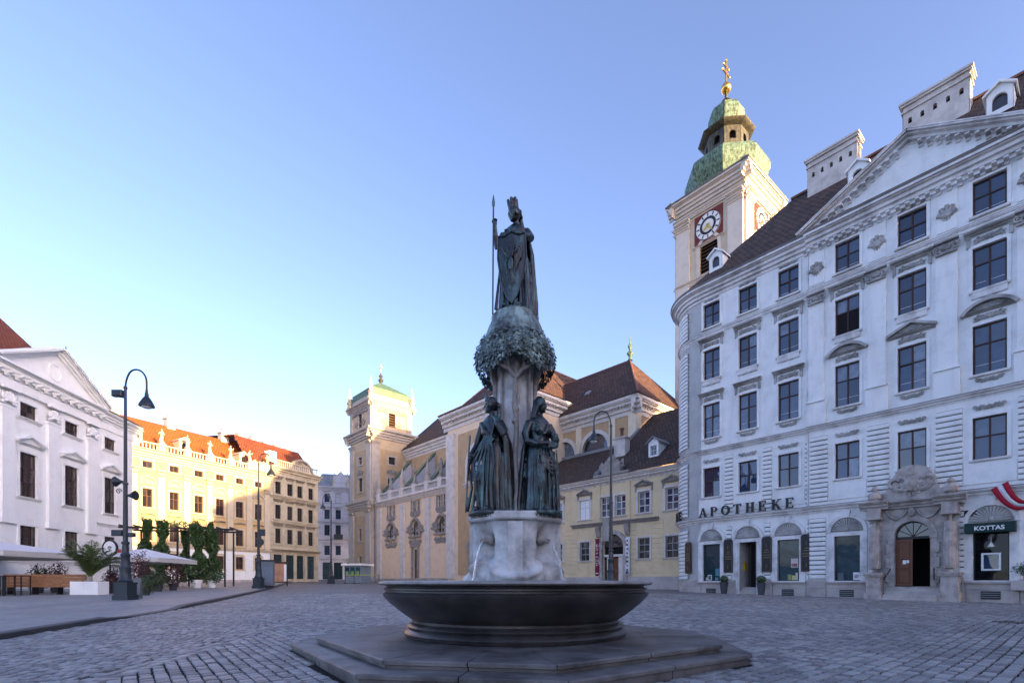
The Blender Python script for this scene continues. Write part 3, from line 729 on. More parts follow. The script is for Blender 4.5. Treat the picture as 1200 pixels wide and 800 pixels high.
def letter(c):
    """bold serif capital, .62 m tall"""
    if c in LET: return LET[c]
    m = MB(); H = .62; t = .12; th = .045; d = .1
    def bar(x0,x1,z0,z1,y=0.): m.box(x0,x1,y,d-y,z0,z1)
    def serif(x, z): bar(x-.11, x+.11, z, z+.05, .002)
    def diag(x0,z0,x1,z1,w): m.prism([(x0-w/2,z0),(x0+w/2,z0),(x1+w/2,z1),(x1-w/2,z1)], .001, d-.001)
    if c == 'A': diag(-.2,0,0,H,.05); diag(.2,0,0,H,t); bar(-.12,.12,.2,.25,.003); serif(-.2,0); serif(.2,0)
    if c in 'PEHK': bar(-.2,-.2+t,0,H); serif(-.14,0); serif(-.14,H-.05)
    if c == 'P':
        for k in range(8):
            a0, a1 = -pi/2+pi*k/8, -pi/2+pi*(k+1)/8; zc = .45
            m.prism([(.02+.1*cos(a0),zc+.12*sin(a0)),(.02+.2*cos(a0),zc+.17*sin(a0)),(.02+.2*cos(a1),zc+.17*sin(a1)),(.02+.1*cos(a1),zc+.12*sin(a1))], .002, d-.002)
        bar(-.1,.03,.57,H,.003); bar(-.1,.03,.28,.33,.003)
    if c == 'O':
        for k in range(20):
            a0, a1 = 2*pi*k/20, 2*pi*(k+1)/20
            m.prism([(.17*cos(a0),.31+.26*sin(a0)),(.29*cos(a0),.31+.32*sin(a0)),(.29*cos(a1),.31+.32*sin(a1)),(.17*cos(a1),.31+.26*sin(a1))], 0, d)
    if c == 'T': bar(-t/2,t/2,0,H); serif(0,0); bar(-.25,.25,H-.055,H,.003); bar(-.25,-.2,H-.15,H-.05,.004); bar(.2,.25,H-.15,H-.05,.004)
    if c == 'H': bar(.12,.12+t,0,H); bar(-.1,.15,.29,.34,.003); serif(.18,0); serif(.18,H-.05)
    if c == 'E':
        for z in (0,.285,H-.055): bar(-.15,.2 if z != .285 else .1,z,z+.055,.003)
        bar(.15,.2,0,.14,.004); bar(.15,.2,H-.14,H,.004); bar(.06,.1,.24,.38,.004)
    if c == 'K': diag(-.08,.24,.2,H,.05); diag(.22,0,-.0,.36,t); serif(.22,0); serif(.2,H-.05)
    LET[c] = m.mesh('letter'); return LET[c]
M['joint'] = surf('groove_shade', (.13,.125,.12), (.06,.058,.055))  # dark colour paints the shade in the rustication grooves
M['dull_gold'] = plain('dull_gold_paint', (.2,.15,.07), .6)
M['limewash'] = surf('limewash', (.60,.57,.53), (.33,.30,.28), lo=.4, hi=.7, fine=10)
M['door_wood'] = surf('oiled_oak', (.16,.062,.03), (.09,.035,.018), rough=.45, scale=3, fine=30)
PALACE = build_palace()

# ---------------------------------------------------------------- portal, awning and things before the palace
def palace_pt(x, y, z=0.):
    p = Vector((13.56,34.2))+U_R*x+N_R*y; return (p.x, p.y, z)
def build_portal():
    T = PALACE; S = M['limestone']; c = 10.97; y0 = -.16
    P = put('portal', facade(c-1.55, c+1.55, .3, 5.25, [(c-.72,c+.72,1.2,3.78,True)], y0-.3, .5).box(c-1.55,c-1.5,y0-.3,y0,.3,5.25).box(c+1.5,c+1.55,y0-.3,y0,.3,5.25), S, T)
    put('arch_molding', seg_arch(seg_arch(MB(), c, 3.78, .73, .86, y0-.42, y0-.29), c, 3.78, .86, 1.0, y0-.38, y0-.29), S, P)
    for s in (-1,1):
        put('impost', MB().box(c+s*.86-.16,c+s*.86+.16,y0-.4,y0-.29,3.62,3.8), S, P)
        put('jamb', MB().box(c+s*.86-.12,c+s*.86+.12,y0-.37,y0-.29,1.2,3.6), S, P)
        for k in range(3): put('jamb_block', MB().cbox(c+s*1.0-.1,c+s*1.0+.1,y0-.4,y0-.3,1.4+k*.75,1.9+k*.75), S, P)
        x = c+s*1.52
        ped = put('pedestal', MB().box(x-.38,x+.38,y0-.98,y0,.1,.92).box(x-.32,x+.32,y0-.9,y0,.92,1.72).box(x-.39,x+.39,y0-.99,y0,1.72,1.80).box(x-.42,x+.42,y0-1.02,y0,1.80,1.90), S, P)
        fl = []
        for r_, z in ((.33,1.9),(.33,1.97),(.29,2.0),(.31,2.08),(.26,2.12),(.27,2.7),(.265,3.4),(.235,4.35),(.25,4.4),(.27,4.42),(.24,4.46),(.25,4.56),(.33,4.68)):
            fl.append([(x+(r_*(1-.11*(k%2) if 2.1 < z < 4.4 else r_))*cos(2*pi*k/24), y0-.55+(r_*(1-.11*(k%2) if 2.1 < z < 4.4 else r_))*sin(2*pi*k/24), z) for k in range(24)])
        fl = [[(x+(a-x)*1, b, z) for a,b,z in r] for r in fl]
        put('column', MB().rings(fl), S, P, smooth=45)
        put('abacus', MB().box(x-.34,x+.34,y0-.92,y0,4.68,4.78).box(x-.3,x+.3,y0-.85,y0,4.78,5.25), S, P)
        put('entablature_end', MB().mold(cornice_prof(.35,5.2,5.62), x-.62, x+.62).off(0,y0-.72,0).box(x-.45,x+.45,y0-.75,y0,5.2,5.6), S, P)
        put('urn', MB().lathe([(.2,5.62),(.2,5.7),(.3,5.8),(.3,6.0),(.2,6.1),(.1,6.14),(.1,6.2),(.16,6.28),(.12,6.38),(.02,6.46)], 12, (x,y0-.55)), S, P, smooth=40)
    put('entablature', MB().mold(cornice_prof(.4,5.2,5.58), c-1.0, c+1.0).off(0,y0-.38,0).box(c-1.1,c+1.1,y0-.45,y0,5.2,5.55), S, P)
    gp = [(-1.6,0),(-1.25,.28),(-.95,.75),(-.75,1.25),(-.55,1.62),(-.2,1.76),(.2,1.76),(.55,1.62),(.75,1.25),(.95,.75),(1.25,.28),(1.6,0)]
    put('gable', MB().prism([(c+a,5.58+b) for a,b in gp], y0-.4, y0), S, P)
    put('coat_of_arms', carving(1.7,1.5,31,2.2).ell((0,-.06,.75),(.32,.12,.42),14,8), S, P, (c,y0-.42,5.68), smooth=60)
    put('mascaron', MB().ell((c,y0-.42,4.98),(.16,.16,.24),12,8).ell((c,y0-.56,4.95),(.05,.06,.07),8,6), S, P, smooth=60)
    for s in (-1,1):
        pts = [(c+s*(.2+.9*q), y0-.36, 5.05-.42*sin(pi*q)+.05*q) for q in np.linspace(0,1,9)]
        put('festoon', MB().tube(pts, [.04+.03*sin(pi*q) for q in np.linspace(0,1,9)], 7), S, P, smooth=60)
    for k in range(4): put('door_step', MB().cbox(c-1.12-.0*k,c+1.12,y0-1.15+.28*k,y0+.05,.2,.62+.165*k,.02), M['plinth'], P)
    # door with one leaf shut, the other open on a dark passage
    d = put('door', MB().box(c-.7,c-.02,y0-.1,y0-.04,1.24,3.62), M['door_wood'], T)
    for z0, z1 in ((1.36,2.0),(2.1,2.5),(2.6,3.5)): put('door_panel', MB().cbox(c-.6,c-.12,y0-.125,y0-.1,z0,z1,.03), M['door_wood'], d)
    put('door_notice', MB().box(c-.42,c-.28,y0-.135,y0-.127,2.35,2.55).box(c-.26,c-.16,y0-.135,y0-.127,2.4,2.55), M['clean_white'], d)
    put('open_door_leaf', MB().box(c+.66,c+.71,y0-.05,y0+.6,1.24,3.62), M['door_wood'], T)
    fl = put('fanlight', MB().box(c-.72,c+.72,y0-.1,y0-.02,3.62,3.74), M['frame_dark'], T)
    for k in range(1,6):
        a = pi*k/6; put('fanlight_bar', MB().tube([(c,y0-.06,3.74),(c+.71*cos(a),y0-.06,3.77+.7*sin(a))], .018, 5), M['frame_dark'], fl)
    put('fanlight_pane', MB().prism([(c+.7*cos(pi*k/12),3.75+.7*sin(pi*k/12)) for k in range(13)], y0-.05, y0-.04), M['glass_dark'], fl)
    put('passage', MB().box(c-.75,c+.75,1.4,1.45,1.2,4.5).box(c-.78,c-.73,y0+.1,1.4,1.2,4.5).box(c+.73,c+.78,y0+.1,1.4,1.2,4.5).box(c-.75,c+.75,y0+.1,1.4,4.5,4.55), M['void'], T)
    for s in (-1,1): put('handrail', MB().tube([(c+s*.85,y0-.2,2.25),(c+s*.9,y0-.5,2.0),(c+s*1.0,y0-1.1,1.55)], .025, 6), M['black'], P)
    put('house_sign', MB().box(c+1.95,c+2.4,y0-.08,y0-.02,4.55,4.85), M['frame_dark'], T)
    # green shop awning with its name, shop display
    x = 13.85
    aw = put('awning', MB().mold([(0,3.72),(-.52,3.72),(-.54,3.76),(-.54,4.1),(-.46,4.16),(0,4.22)], x-.86, x+.86), plain('green_canvas', (.004,.032,.026), .7), T, (0,-.2,0))
    put('shop_name', text_mesh('KOTTAS', .27, .006, 'shop_name', offset=.006), M['clean_white'], aw, (x,-.55,3.83), (pi/2,0,0))
    fr = MB(); rd = random.Random(5)
    for a,b in (((-.3,2.0),(.3,2.0)),((.3,2.0),(.3,2.75)),((.3,2.75),(-.3,2.75)),((-.3,2.75),(-.3,2.0))):
        fr.tube([(x+a[0],0,a[1]),(x+b[0],0,b[1])], .045, 6)
        for k in range(8):
            q = k/7; fr.ell((x+a[0]+(b[0]-a[0])*q, -.01, a[1]+(b[1]-a[1])*q), (rd.uniform(.03,.06),.03,rd.uniform(.03,.06)), 6, 4)
    put('display_mirror', fr, M['clean_white'], T, (0,-.12,0)); 
    put('mirror_glass', MB().box(x-.29,x+.29,-.08,-.07,2.0,2.75), M['glass'], T)
    put('display_lamp', MB().lathe([(.02,3.3),(.12,3.12),(.14,3.08),(.1,3.06)], 10, (x,-.1)).tube([(x,-.1,3.3),(x,-.1,3.6)], .01, 5), M['clean_white'], T)
build_portal()
# goods on show behind the pharmacy's windows
def display(x, y, items):
    for i, (dx, z, w, h, col) in enumerate(items):
        put('window_display', MB().cbox(x+dx-w/2, x+dx+w/2, y, y+.01, z, z+h, .004), plain('display_card', col, .5, 0, .35), PALACE)
display(0., .115, [(-.2,1.55,.3,.38,(.55,.6,.58)),(-.2,1.6,.2,.27,(.03,.09,.1)),(.3,1.55,.22,.2,(.1,.25,.3)),(.35,1.85,.3,.5,(.06,.22,.28)),(-.42,1.55,.12,.2,(.5,.5,.45))])
display(4.9, .115, [(.25,1.55,.2,.28,(.5,.5,.2)),(.02,1.55,.2,.35,(.25,.3,.12)),(.3,2.3,.4,.55,(.55,.45,.42)),(.3,2.35,.3,.2,(.35,.08,.07)),(.42,1.55,.12,.45,(.6,.55,.4))])
display(8.03, -.045, [(.42,1.55,.34,.42,(.7,.7,.72)),(.42,1.65,.2,.2,(.5,.08,.1)),(-.35,1.55,.3,.4,(.1,.12,.14))])

fl = thing('flag_swag', 'red and white flag hung in a swag on the palace wall above the green awning', 'flag', palace_pt(14.9,-.5,4.7), radians(-49.89))
for k, (mt, w0, w1) in enumerate((((.36,.008,.03),0,.34),((.62,.62,.64),.34,.62),((.36,.008,.03),.62,.96))):
    mb = MB(); vs = []; n = 16
    for i in range(n+1):
        q = i/n; x = -.72+1.5*q; z = 1.05*(2*q-1)**2
        for w in (w0, w1): vs.append((x+(w-.5)*.35*(1 if q < .5 else -1)*abs(2*q-1)+(w-.48)*.25, -.08*sin(9*q)-.1*w, z-.05+w*.42*(1-abs(2*q-1)*.3)))
    mb.add(vs, [(2*i,2*i+1,2*i+3,2*i+2) for i in range(n)])
    o = put('flag_band', mb, plain('flag_cloth%d' % k, mt, .8), fl, smooth=60); sm = o.modifiers.new('s','SOLIDIFY'); sm.thickness = .012

def leaf_ball(r, n, seed, size=.05, squash=1., hollow=.75):
    rd = np.random.default_rng(seed); mb = MB()
    for _ in range(n):
        d = rd.normal(size=3); d /= np.linalg.norm(d); rr = r*rd.uniform(hollow,1.05)
        c = Vector(d*rr); c.z *= squash; a = Vector(rd.normal(size=3)).normalized(); b = Vector(d).cross(a).normalized()*size*rd.uniform(.5,1.); a = b.cross(Vector(d)+Vector(rd.normal(size=3))*.5).normalized()*size*rd.uniform(.6,1.2)
        mb.add([c-a*.9, c-b*.4, c+a, c+b*.4], [(0,1,2,3)])
    return mb
def leafy(name, c1, c2, rough=.55):
    m, nt, bs = nodes(name); 
    c = mixc(nt, noise(nt, 7, 3), c1, c2)
    nt.links.new(c, bs.inputs['Base Color']); bs.inputs['Roughness'].default_value = rough
    bs.inputs['Subsurface Weight'].default_value = 0
    return m
M['box'] = leafy('boxwood_leaves', (.02,.05,.012), (.05,.1,.025))
M['vine'] = leafy('vine_leaves', (.022,.055,.012), (.06,.12,.03))
M['shrub'] = leafy('shrub_leaves', (.025,.05,.016), (.07,.11,.04))
M['red_leaf'] = leafy('dark_red_leaves', (.05,.018,.02), (.1,.035,.035))
M['palm'] = leafy('palm_leaves', (.05,.085,.02), (.13,.18,.05))
M['pot'] = plain('grey_planter', (.05,.055,.065), .5)
for k, (x, lab) in enumerate(((1.25,'clipped box ball in tall grey planter between pharmacy window and step'),(3.62,'clipped box ball in tall grey planter under the last gold-lettered board by the door'))):
    gx, gy, _ = palace_pt(x,-.75); t = thing('planter', ['clipped box ball in tall grey planter between the first pharmacy window and its doorway','clipped box ball in tall grey planter between the pharmacy doorway and the second window'][k], 'planter', (gx,gy,G(gy)), radians(-49.89), 'box balls at the pharmacy door')
    put('pot', MB().lathe([(.19,0),(.27,.68),(.29,.7),(.29,.76),(.25,.76),(.24,.7)], 4, rot=pi/4), M['pot'], t)
    put('foliage', leaf_ball(.27,900,k,.05,.92,.8), M['box'], t, (0,0,.95)); put('stem', MB().tube([(0,0,.7),(0,0,.95)],.2,8), M['void'], t)
gx, gy, _ = palace_pt(14.85,-.5); t = thing('shrub_box', 'loose leafy shrub in a wall box beside the green awning shop', 'plant', (gx,gy,0), radians(-49.89))
put('trough', MB().cbox(-.3,.5,-.2,.3,1.05,1.5), M['plinth'], t); 
sm_ = leaf_ball(.45,350,9,.07,.8,.2); put('foliage', sm_, M['shrub'], t, (.15,0,2.0)); put('stem', MB().tube([(.1,0,1.45),(.12,0,2.2)],.03,6), M['bark'], t)

# ================================================================ clock tower behind the palace
def build_clock_tower():
    A_ = radians(-49.89); W = 7.7; hw = W/2
    cx, cy = 23.7+hw*(-.6443+.7648), 51.4+hw*(.7648+.6443)
    T = thing('clock_tower', 'tall cream church tower with clock faces and green copper onion dome', 'tower', (cx,cy,0), A_)
    wm = M['church_cream'];
    for k in range(4):
        rz = k*pi/2; Rm = Matrix.Rotation(rz, 4, 'Z')
        P = lambda name, mb, mat, par=T, **kw: put(name, mb.xf(Rm), mat, par, **kw)
        P('wall', facade(-hw,hw,0,43,[(-1.05,1.05,34.9,37.6,True)],-hw,.5), wm)
        P('louvre', MB().prism([(-1.05,34.9),(1.05,34.9)]+[(1.05*cos(pi*q/10),37.6+1.05*sin(pi*q/10)) for q in range(11)], -hw+.35, -hw+.45), M['void'])
        for q in range(9): P('louvre_slat', MB().mold([(-hw+.12,35.05+q*.38),(-hw+.34,35.25+q*.38),(-hw+.34,35.3+q*.38),(-hw+.12,35.1+q*.38)], -1.04, 1.04), M['frame_wood'])
        P('window_arch', seg_arch(MB(), 0, 37.6, 1.06, 1.4, -hw-.1, -hw+.02).box(-1.4,-1.06,-hw-.1,-hw+.02,34.9,37.6).box(1.06,1.4,-hw-.1,-hw+.02,34.9,37.6), M['church_trim2'])
        for s in (-1,1):
            P('pilaster', MB().box(s*(hw-.85)-.8,s*(hw-.85)+.8,-hw-.22,-hw+.02,20,40.6), M['church_trim2'])
            P('capital', MB().mold(cornice_prof(.3,0,.5),-.85,.85).mold(cornice_prof(.45,.55,1.1),-.92,.92).off(s*(hw-.85),-hw-.2,40.5), M['church_trim2'])
        P('sill_course', MB().mold(cornice_prof(.3,34.2,34.7),-hw-.05,hw+.05).off(0,-hw-.1,0), M['church_trim2'])
        P('architrave', MB().mold(cornice_prof(.25,41.7,42.2),-hw-.25,hw+.25).off(0,-hw-.12,0), M['church_trim2'])
        P('eaves_cornice', MB().mold(cornice_prof(.75,42.6,43.9,4),-hw-.85,hw+.85).off(0,-hw-.1,0), M['church_trim2'])
        P('gutter', MB().mold([(0,43.901),(-.82,43.901),(-.86,44.02),(0,44.25)],-hw-.9,hw+.9).off(0,-hw-.1,0), M['ledge'])
        put_face(T, rz, hw)
    # octagonal dome in copper: each of the eight shells is its own piece
    def shells(name, prof, par, mat, n=8):
        a = pi/n
        for k in range(n):
            mb = MB(); vs = []; fs = []
            for j, (r, z) in enumerate(prof):
                R0 = r/cos(a)
                for q in range(5):
                    t = q/4; a0, a1 = 2*a*k-a, 2*a*k+a
                    x = R0*(cos(a0)*(1-t)+cos(a1)*t); y = R0*(sin(a0)*(1-t)+sin(a1)*t); vs.append((x,y,z))
            for j in range(len(prof)-1):
                for q in range(4): fs.append((j*5+q,j*5+q+1,(j+1)*5+q+1,(j+1)*5+q))
            put(name, mb.add(vs,fs), mat, par, smooth=50)
    put('dome_base', MB().plate([(-hw-.6,-hw-.6),(hw+.6,-hw-.6),(hw+.6,hw+.6),(-hw-.6,hw+.6)],43.9,44.1), M['copper'], T)
    top0 = bpy.data.objects.new('dome', None); COL.objects.link(top0); top0.parent = T; top0.location = (0,0,44.1-44.1*.75); top0.scale = (.83,.83,.75); T0 = T; T = top0
    shells('dome_shell', [(4.6,44.1),(4.2,44.4),(4.0,44.8),(4.2,45.5),(4.65,46.3),(4.95,47.2),(5.0,48.0),(4.8,48.7),(4.3,49.3),(3.5,49.7),(2.75,49.85)], T, M['copper'])
    shells('lantern_base', [(2.75,49.75),(3.0,49.85),(3.0,50.05),(2.6,50.1)], T, M['lantern'])
    for k in range(8):
        lw = facade(-1.05,1.05,49.75,53.7,[(-.42,.42,51.5,52.3,True)],-2.55,.3).xf(Matrix.Rotation(k*pi/4,4,'Z')); put('lantern_wall', lw, M['lantern'], T)
    put('lantern_inside', MB().lathe([(2.2,49.8),(2.2,53.6)],8,rot=pi/8), M['void'], T)
    shells('lantern_eaves', [(2.5,53.4),(2.9,53.6),(3.3,53.8),(3.36,53.95),(2.7,54.3),(1.9,54.7)], T, M['lantern'])
    shells('small_dome_shell', [(1.9,54.65),(1.75,55.0),(1.95,55.6),(2.15,56.4),(2.12,57.2),(1.8,57.9),(1.2,58.4),(.7,58.7),(.45,58.9)], T, M['copper'])
    put('finial', MB().lathe([(.45,58.8),(.6,59.1),(.4,59.3),(.6,59.45),(.25,59.7),(.18,60.1),(.16,60.8)],10), M['lantern'], T, smooth=40)
    put('ball', MB().ell((0,0,61.4),(.68,.68,.75),18,12), M['gold'], T, smooth=80)
    cr = MB().box(-.1,.1,-.1,.1,59.3,63.0); 
    for z, w in ((61.0,.95),(62.0,.7)): cr.box(-w,w,-.085,.085,z-.1,z+.1); [cr.ell((s*w,0,z),(.17,.12,.17),8,6) for s in (-1,1)]
    cr.ell((0,0,63.0),(.17,.12,.2),8,6); put('cross', cr.off(0,0,2.7).xf(Matrix.Rotation(pi/2,4,'Z')), M['gold'], T, smooth=40)
def put_face(T, rz, hw):
    Rm = Matrix.Rotation(rz,4,'Z'); z = 40.05-.2
    b = put('clock_panel', MB().cbox(-1.62,1.62,-hw-.08,-hw+.02,z-1.62,z+1.62,.03).xf(Rm), M['clock_red'], T)
    d = MB(); d.prism([(1.45*cos(2*pi*k/32), z+1.45*sin(2*pi*k/32)) for k in range(32)], -hw-.16, -hw-.07)
    put('clock_dial', d.xf(Rm), M['dial'], b)
    put('dial_ring', seg_arch(seg_arch(MB(),0,z,1.38,1.45,-hw-.18,-hw-.16,0,2*pi,32),0,z,.66,.92,-hw-.18,-hw-.16,0,2*pi,32).xf(Rm), M['black'], b)
    for k in range(12):
        a = k*pi/6; m = Matrix.Translation((0,0,z)) @ Matrix.Rotation(a,4,'Y')
        put('hour_mark', MB().box(-.06,.06,-hw-.185,-hw-.16,1.0,1.32).xf(Rm @ m), M['black'], b)
    for a, l, w in ((2.5,.95,.09),(-2.2,.7,.12)):
        m = Matrix.Translation((0,0,z)) @ Matrix.Rotation(a,4,'Y')
        put('clock_hand', MB().prism([(-w,-.25),(w,-.25),(w*1.3,l*.6),(0,l),(-w*1.3,l*.6)],-hw-.22,-hw-.2).xf(Rm @ m), M['gold'], b)
    put('clock_ledge', MB().mold(cornice_prof(.25,z-1.86,z-1.66),-1.8,1.8).off(0,-hw,0).xf(Rm), M['church_trim2'], T)
M['church_cream'] = surf('cream_tower_plaster', (.62,.52,.37), (.48,.39,.26), lo=.45, hi=.85)
M['church_trim2'] = surf('tower_trim', (.64,.585,.5), (.46,.41,.34), lo=.45, hi=.85)
M['clock_red'] = plain('clock_red_paint', (.16,.02,.012), .6); M['dial'] = plain('dial_white', (.74,.72,.68), .5, 0, .05)
M['lantern'] = patina('dark_lantern_copper', (.035,.03,.022), (.14,.15,.09), .2, .42, .6, .1, False)
build_clock_tower()

# ================================================================ the church with its bell tower
CH_O = Vector((-21.84,78.1)); CH_A = radians(-47.01); CH_U = Vector((.6819,-.7315)); CH_N = Vector((.7315,.6819))
def ch_pt(x, y, z=0.):
    p = CH_O+CH_U*x+CH_N*y; return (p.x,p.y,z)
def obelisk(): return MB().lathe([(.5,0),(.5,.25),(.36,.3),(.36,.8),(.45,.85),(.45,.95),(.2,1.0),(.28,1.15),(.3,1.3),(.08,2.6),(.12,2.7),(.02,2.85)], 8)
def little_saint(seed):
    rd = random.Random(seed); mb = MB().box(-.3,.3,-.3,.3,0,.35)
    rr = []
    for z, r in ((.35,.3),(.7,.27),(1.1,.24),(1.45,.2),(1.7,.26),(1.95,.24),(2.1,.1),(2.2,.09)):
        rr.append([(r*(1+.13*sin(3*a+z*3+seed))*cos(a)+.05*sin(z*2+seed), r*.8*(1+.1*cos(4*a+z))*sin(a), z) for a in np.linspace(0,2*pi,13)[:-1]])
    mb.rings(rr); mb.ell((.02,-.02,2.36),(.12,.13,.17),8,6)
    s = rd.choice((-1,1)); mb.tube([(s*.22,0,1.95),(s*.42,-.1,1.75),(s*.5,-.2,2.1 if seed%2 else 1.5)], [.09,.08,.06], 6); mb.tube([(-s*.22,0,1.95),(-s*.36,-.1,1.6),(-s*.1,-.28,1.6)], [.09,.08,.06], 6)
    return mb
def arched_frame(w, h, t=.25, d=.12):
    r = w/2; m = seg_arch(MB(), 0, h, r, r+t, -d, .02); m.box(-r-t,-r,-d,.02,0,h).box(r,r+t,-d,.02,0,h); return m
M['tower_beige'] = surf('beige_tower_trim', (.5,.44,.37), (.32,.27,.22), lo=.45, hi=.8)
M['tower_cream'] = surf('warm_tower_plaster', (.58,.44,.28), (.44,.33,.2), lo=.45, hi=.85)
def build_bell_tower():
    T = thing('bell_tower', 'square cream bell tower with corner obelisks and low green copper roof', 'tower', ch_pt(-3.58,3.58), CH_A)
    hw = 3.58; tm = M['tower_beige']; wm = M['tower_cream']
    for k in range(4):
        Rm = Matrix.Rotation(k*pi/2,4,'Z'); vis = k in (0,1)
        P = lambda name, mb, mat, par=T, **kw: put(name, mb.xf(Rm), mat, par, **kw)
        P('wall', facade(-hw,hw,0,30.2,[(-.5,.5,4.2,5.6),(-.5,.5,8,10),(-.75,.75,15.9,18.1),(-.6,.6,20.2,21.4),(-.6,.6,26.2,28.1,True)],-hw,.35), wm)
        for z0,z1,w in ((4.2,5.6,1.0),(8,10,1.0),(15.9,18.1,1.5),(20.2,21.4,1.2)):
            P('window_pane', MB().box(-w/2,w/2,-hw+.24,-hw+.28,z0,z1), M['glass_dark'])
            P('window_frame', MB().box(-.05,.05,-hw+.18,-hw+.24,z0,z1).box(-w/2,w/2,-hw+.181,-hw+.239,(z0+z1)/2-.05,(z0+z1)/2+.05), M['frame_dark'])
            P('surround', MB().box(-w/2-.25,-w/2,-hw-.1,-hw+.02,z0-.1,z1+.2).box(w/2,w/2+.25,-hw-.1,-hw+.02,z0-.1,z1+.2).box(-w/2-.249,w/2+.249,-hw-.099,-hw+.02,z1,z1+.2).box(-w/2-.3,w/2+.3,-hw-.16,-hw+.02,z0-.2,z0), tm)
        P('louvre', MB().box(-.6,.6,-hw+.3,-hw+.34,26.2,28.7), M['void'])
        for q in range(6): P('louvre_slat', MB().mold([(-hw+.05,26.3+q*.4),(-hw+.28,26.5+q*.4),(-hw+.28,26.55+q*.4),(-hw+.05,26.36+q*.4)],-.58,.58), M['frame_wood'])
        P('window_arch', arched_frame(1.2,1.9).off(0,-hw,26.2), tm)
        for s in (-1,1):
            P('volute', carving(.9,1.6,40+s).off(s*1.15,-hw-.02,26.0), M['carved'], smooth=60)
            P('pilaster', MB().box(s*(hw-.75)-.75,s*(hw-.75)+.75,-hw-.25,-hw+.02,1.2,12.2), tm)
            P('capital', MB().mold(cornice_prof(.35,12.2,12.7),s*(hw-.75)-.8,s*(hw-.75)+.8).off(0,-hw-.22,0), tm)
            P('pilaster', MB().box(s*(hw-.65)-.62,s*(hw-.65)+.62,-hw-.2,-hw+.02,14.4,22.9), tm)
            P('capital', MB().mold(cornice_prof(.3,22.9,23.5),s*(hw-.65)-.7,s*(hw-.65)+.7).off(0,-hw-.18,0), tm)
            P('pilaster', MB().box(s*(hw-.45)-.42,s*(hw-.45)+.42,-hw-.14,-hw+.02,25.5,29.1), tm)
        P('ochre_panel', facade(-hw+1.55,hw-1.55,15,22.4,[(-1.0,1.0,15.6,18.35),(-.9,.9,19.9,21.7)],-hw-.06,.05), M['ochre'])
        P('ochre_panel', facade(-hw+1.6,hw-1.6,1.6,12,[(-.75,.75,3.9,5.9),(-.75,.75,7.7,10.3)],-hw-.06,.05), M['ochre'])
        P('plinth', MB().box(-hw-.3,hw+.3,-hw-.3,-hw+.02,0,1.9).box(-hw-.24,hw+.24,-hw-.26,-hw+.02,1.9,2.2), M['plinth'])
        for z, pr, h in ((13.0,.65,1.3),(24.0,.85,1.4),(29.0,.55,.8)): P('cornice', MB().mold(cornice_prof(pr,z,z+h,4),-hw-pr-.05,hw+pr+.05).off(0,-hw-.1,0), tm)
        P('ornament', carving(1.6,1.3,50,1.6).off(0,-hw-.08,18.4), M['carved'], smooth=60); P('ornament', carving(5.6,.9,52,1.2).off(0,-hw-.12,28.2), M['carved'], smooth=60)
        P('attic', MB().box(-hw,hw,-hw,-hw+.3,29.8,30.9).mold(cornice_prof(.3,30.9,31.2),-hw-.3,hw+.3).off(0,0,0) if False else MB().box(-hw+.3,hw-.3,-hw+.1,-hw+.4,29.8,31.0), tm)
        ob = put('obelisk', shared(('obel',), obelisk, 'obelisk'), tm, T); v = Rm @ Vector((-hw-.1,-hw-.1,29.8)); ob.location = v; ob.scale = (1.1,1.1,1.25)
    rf = MB(); hw2 = hw-.05; e = [(-hw2,-hw2),(hw2,-hw2),(hw2,hw2),(-hw2,hw2)]
    rr = [[(x*s,y*s,z) for x,y in e] for s,z in ((1.0,30.9),(1.02,31.5),(.93,31.6),(.96,32.0),(.68,32.7),(.33,33.6),(.05,34.2))]
    put('roof', rf.rings(rr), M['copper_dark'], T)
    put('finial', MB().lathe([(.3,33.9),(.2,34.3),(.45,34.7),(.15,35.1),(.35,35.4),(.1,35.7),(.05,36.1)],8), M['lantern'], T)
    put('cross', MB().box(-.05,.05,-.05,.05,36.0,37.3).box(-.35,.35,-.045,.045,36.7,36.82), M['gold'], T)
build_bell_tower()
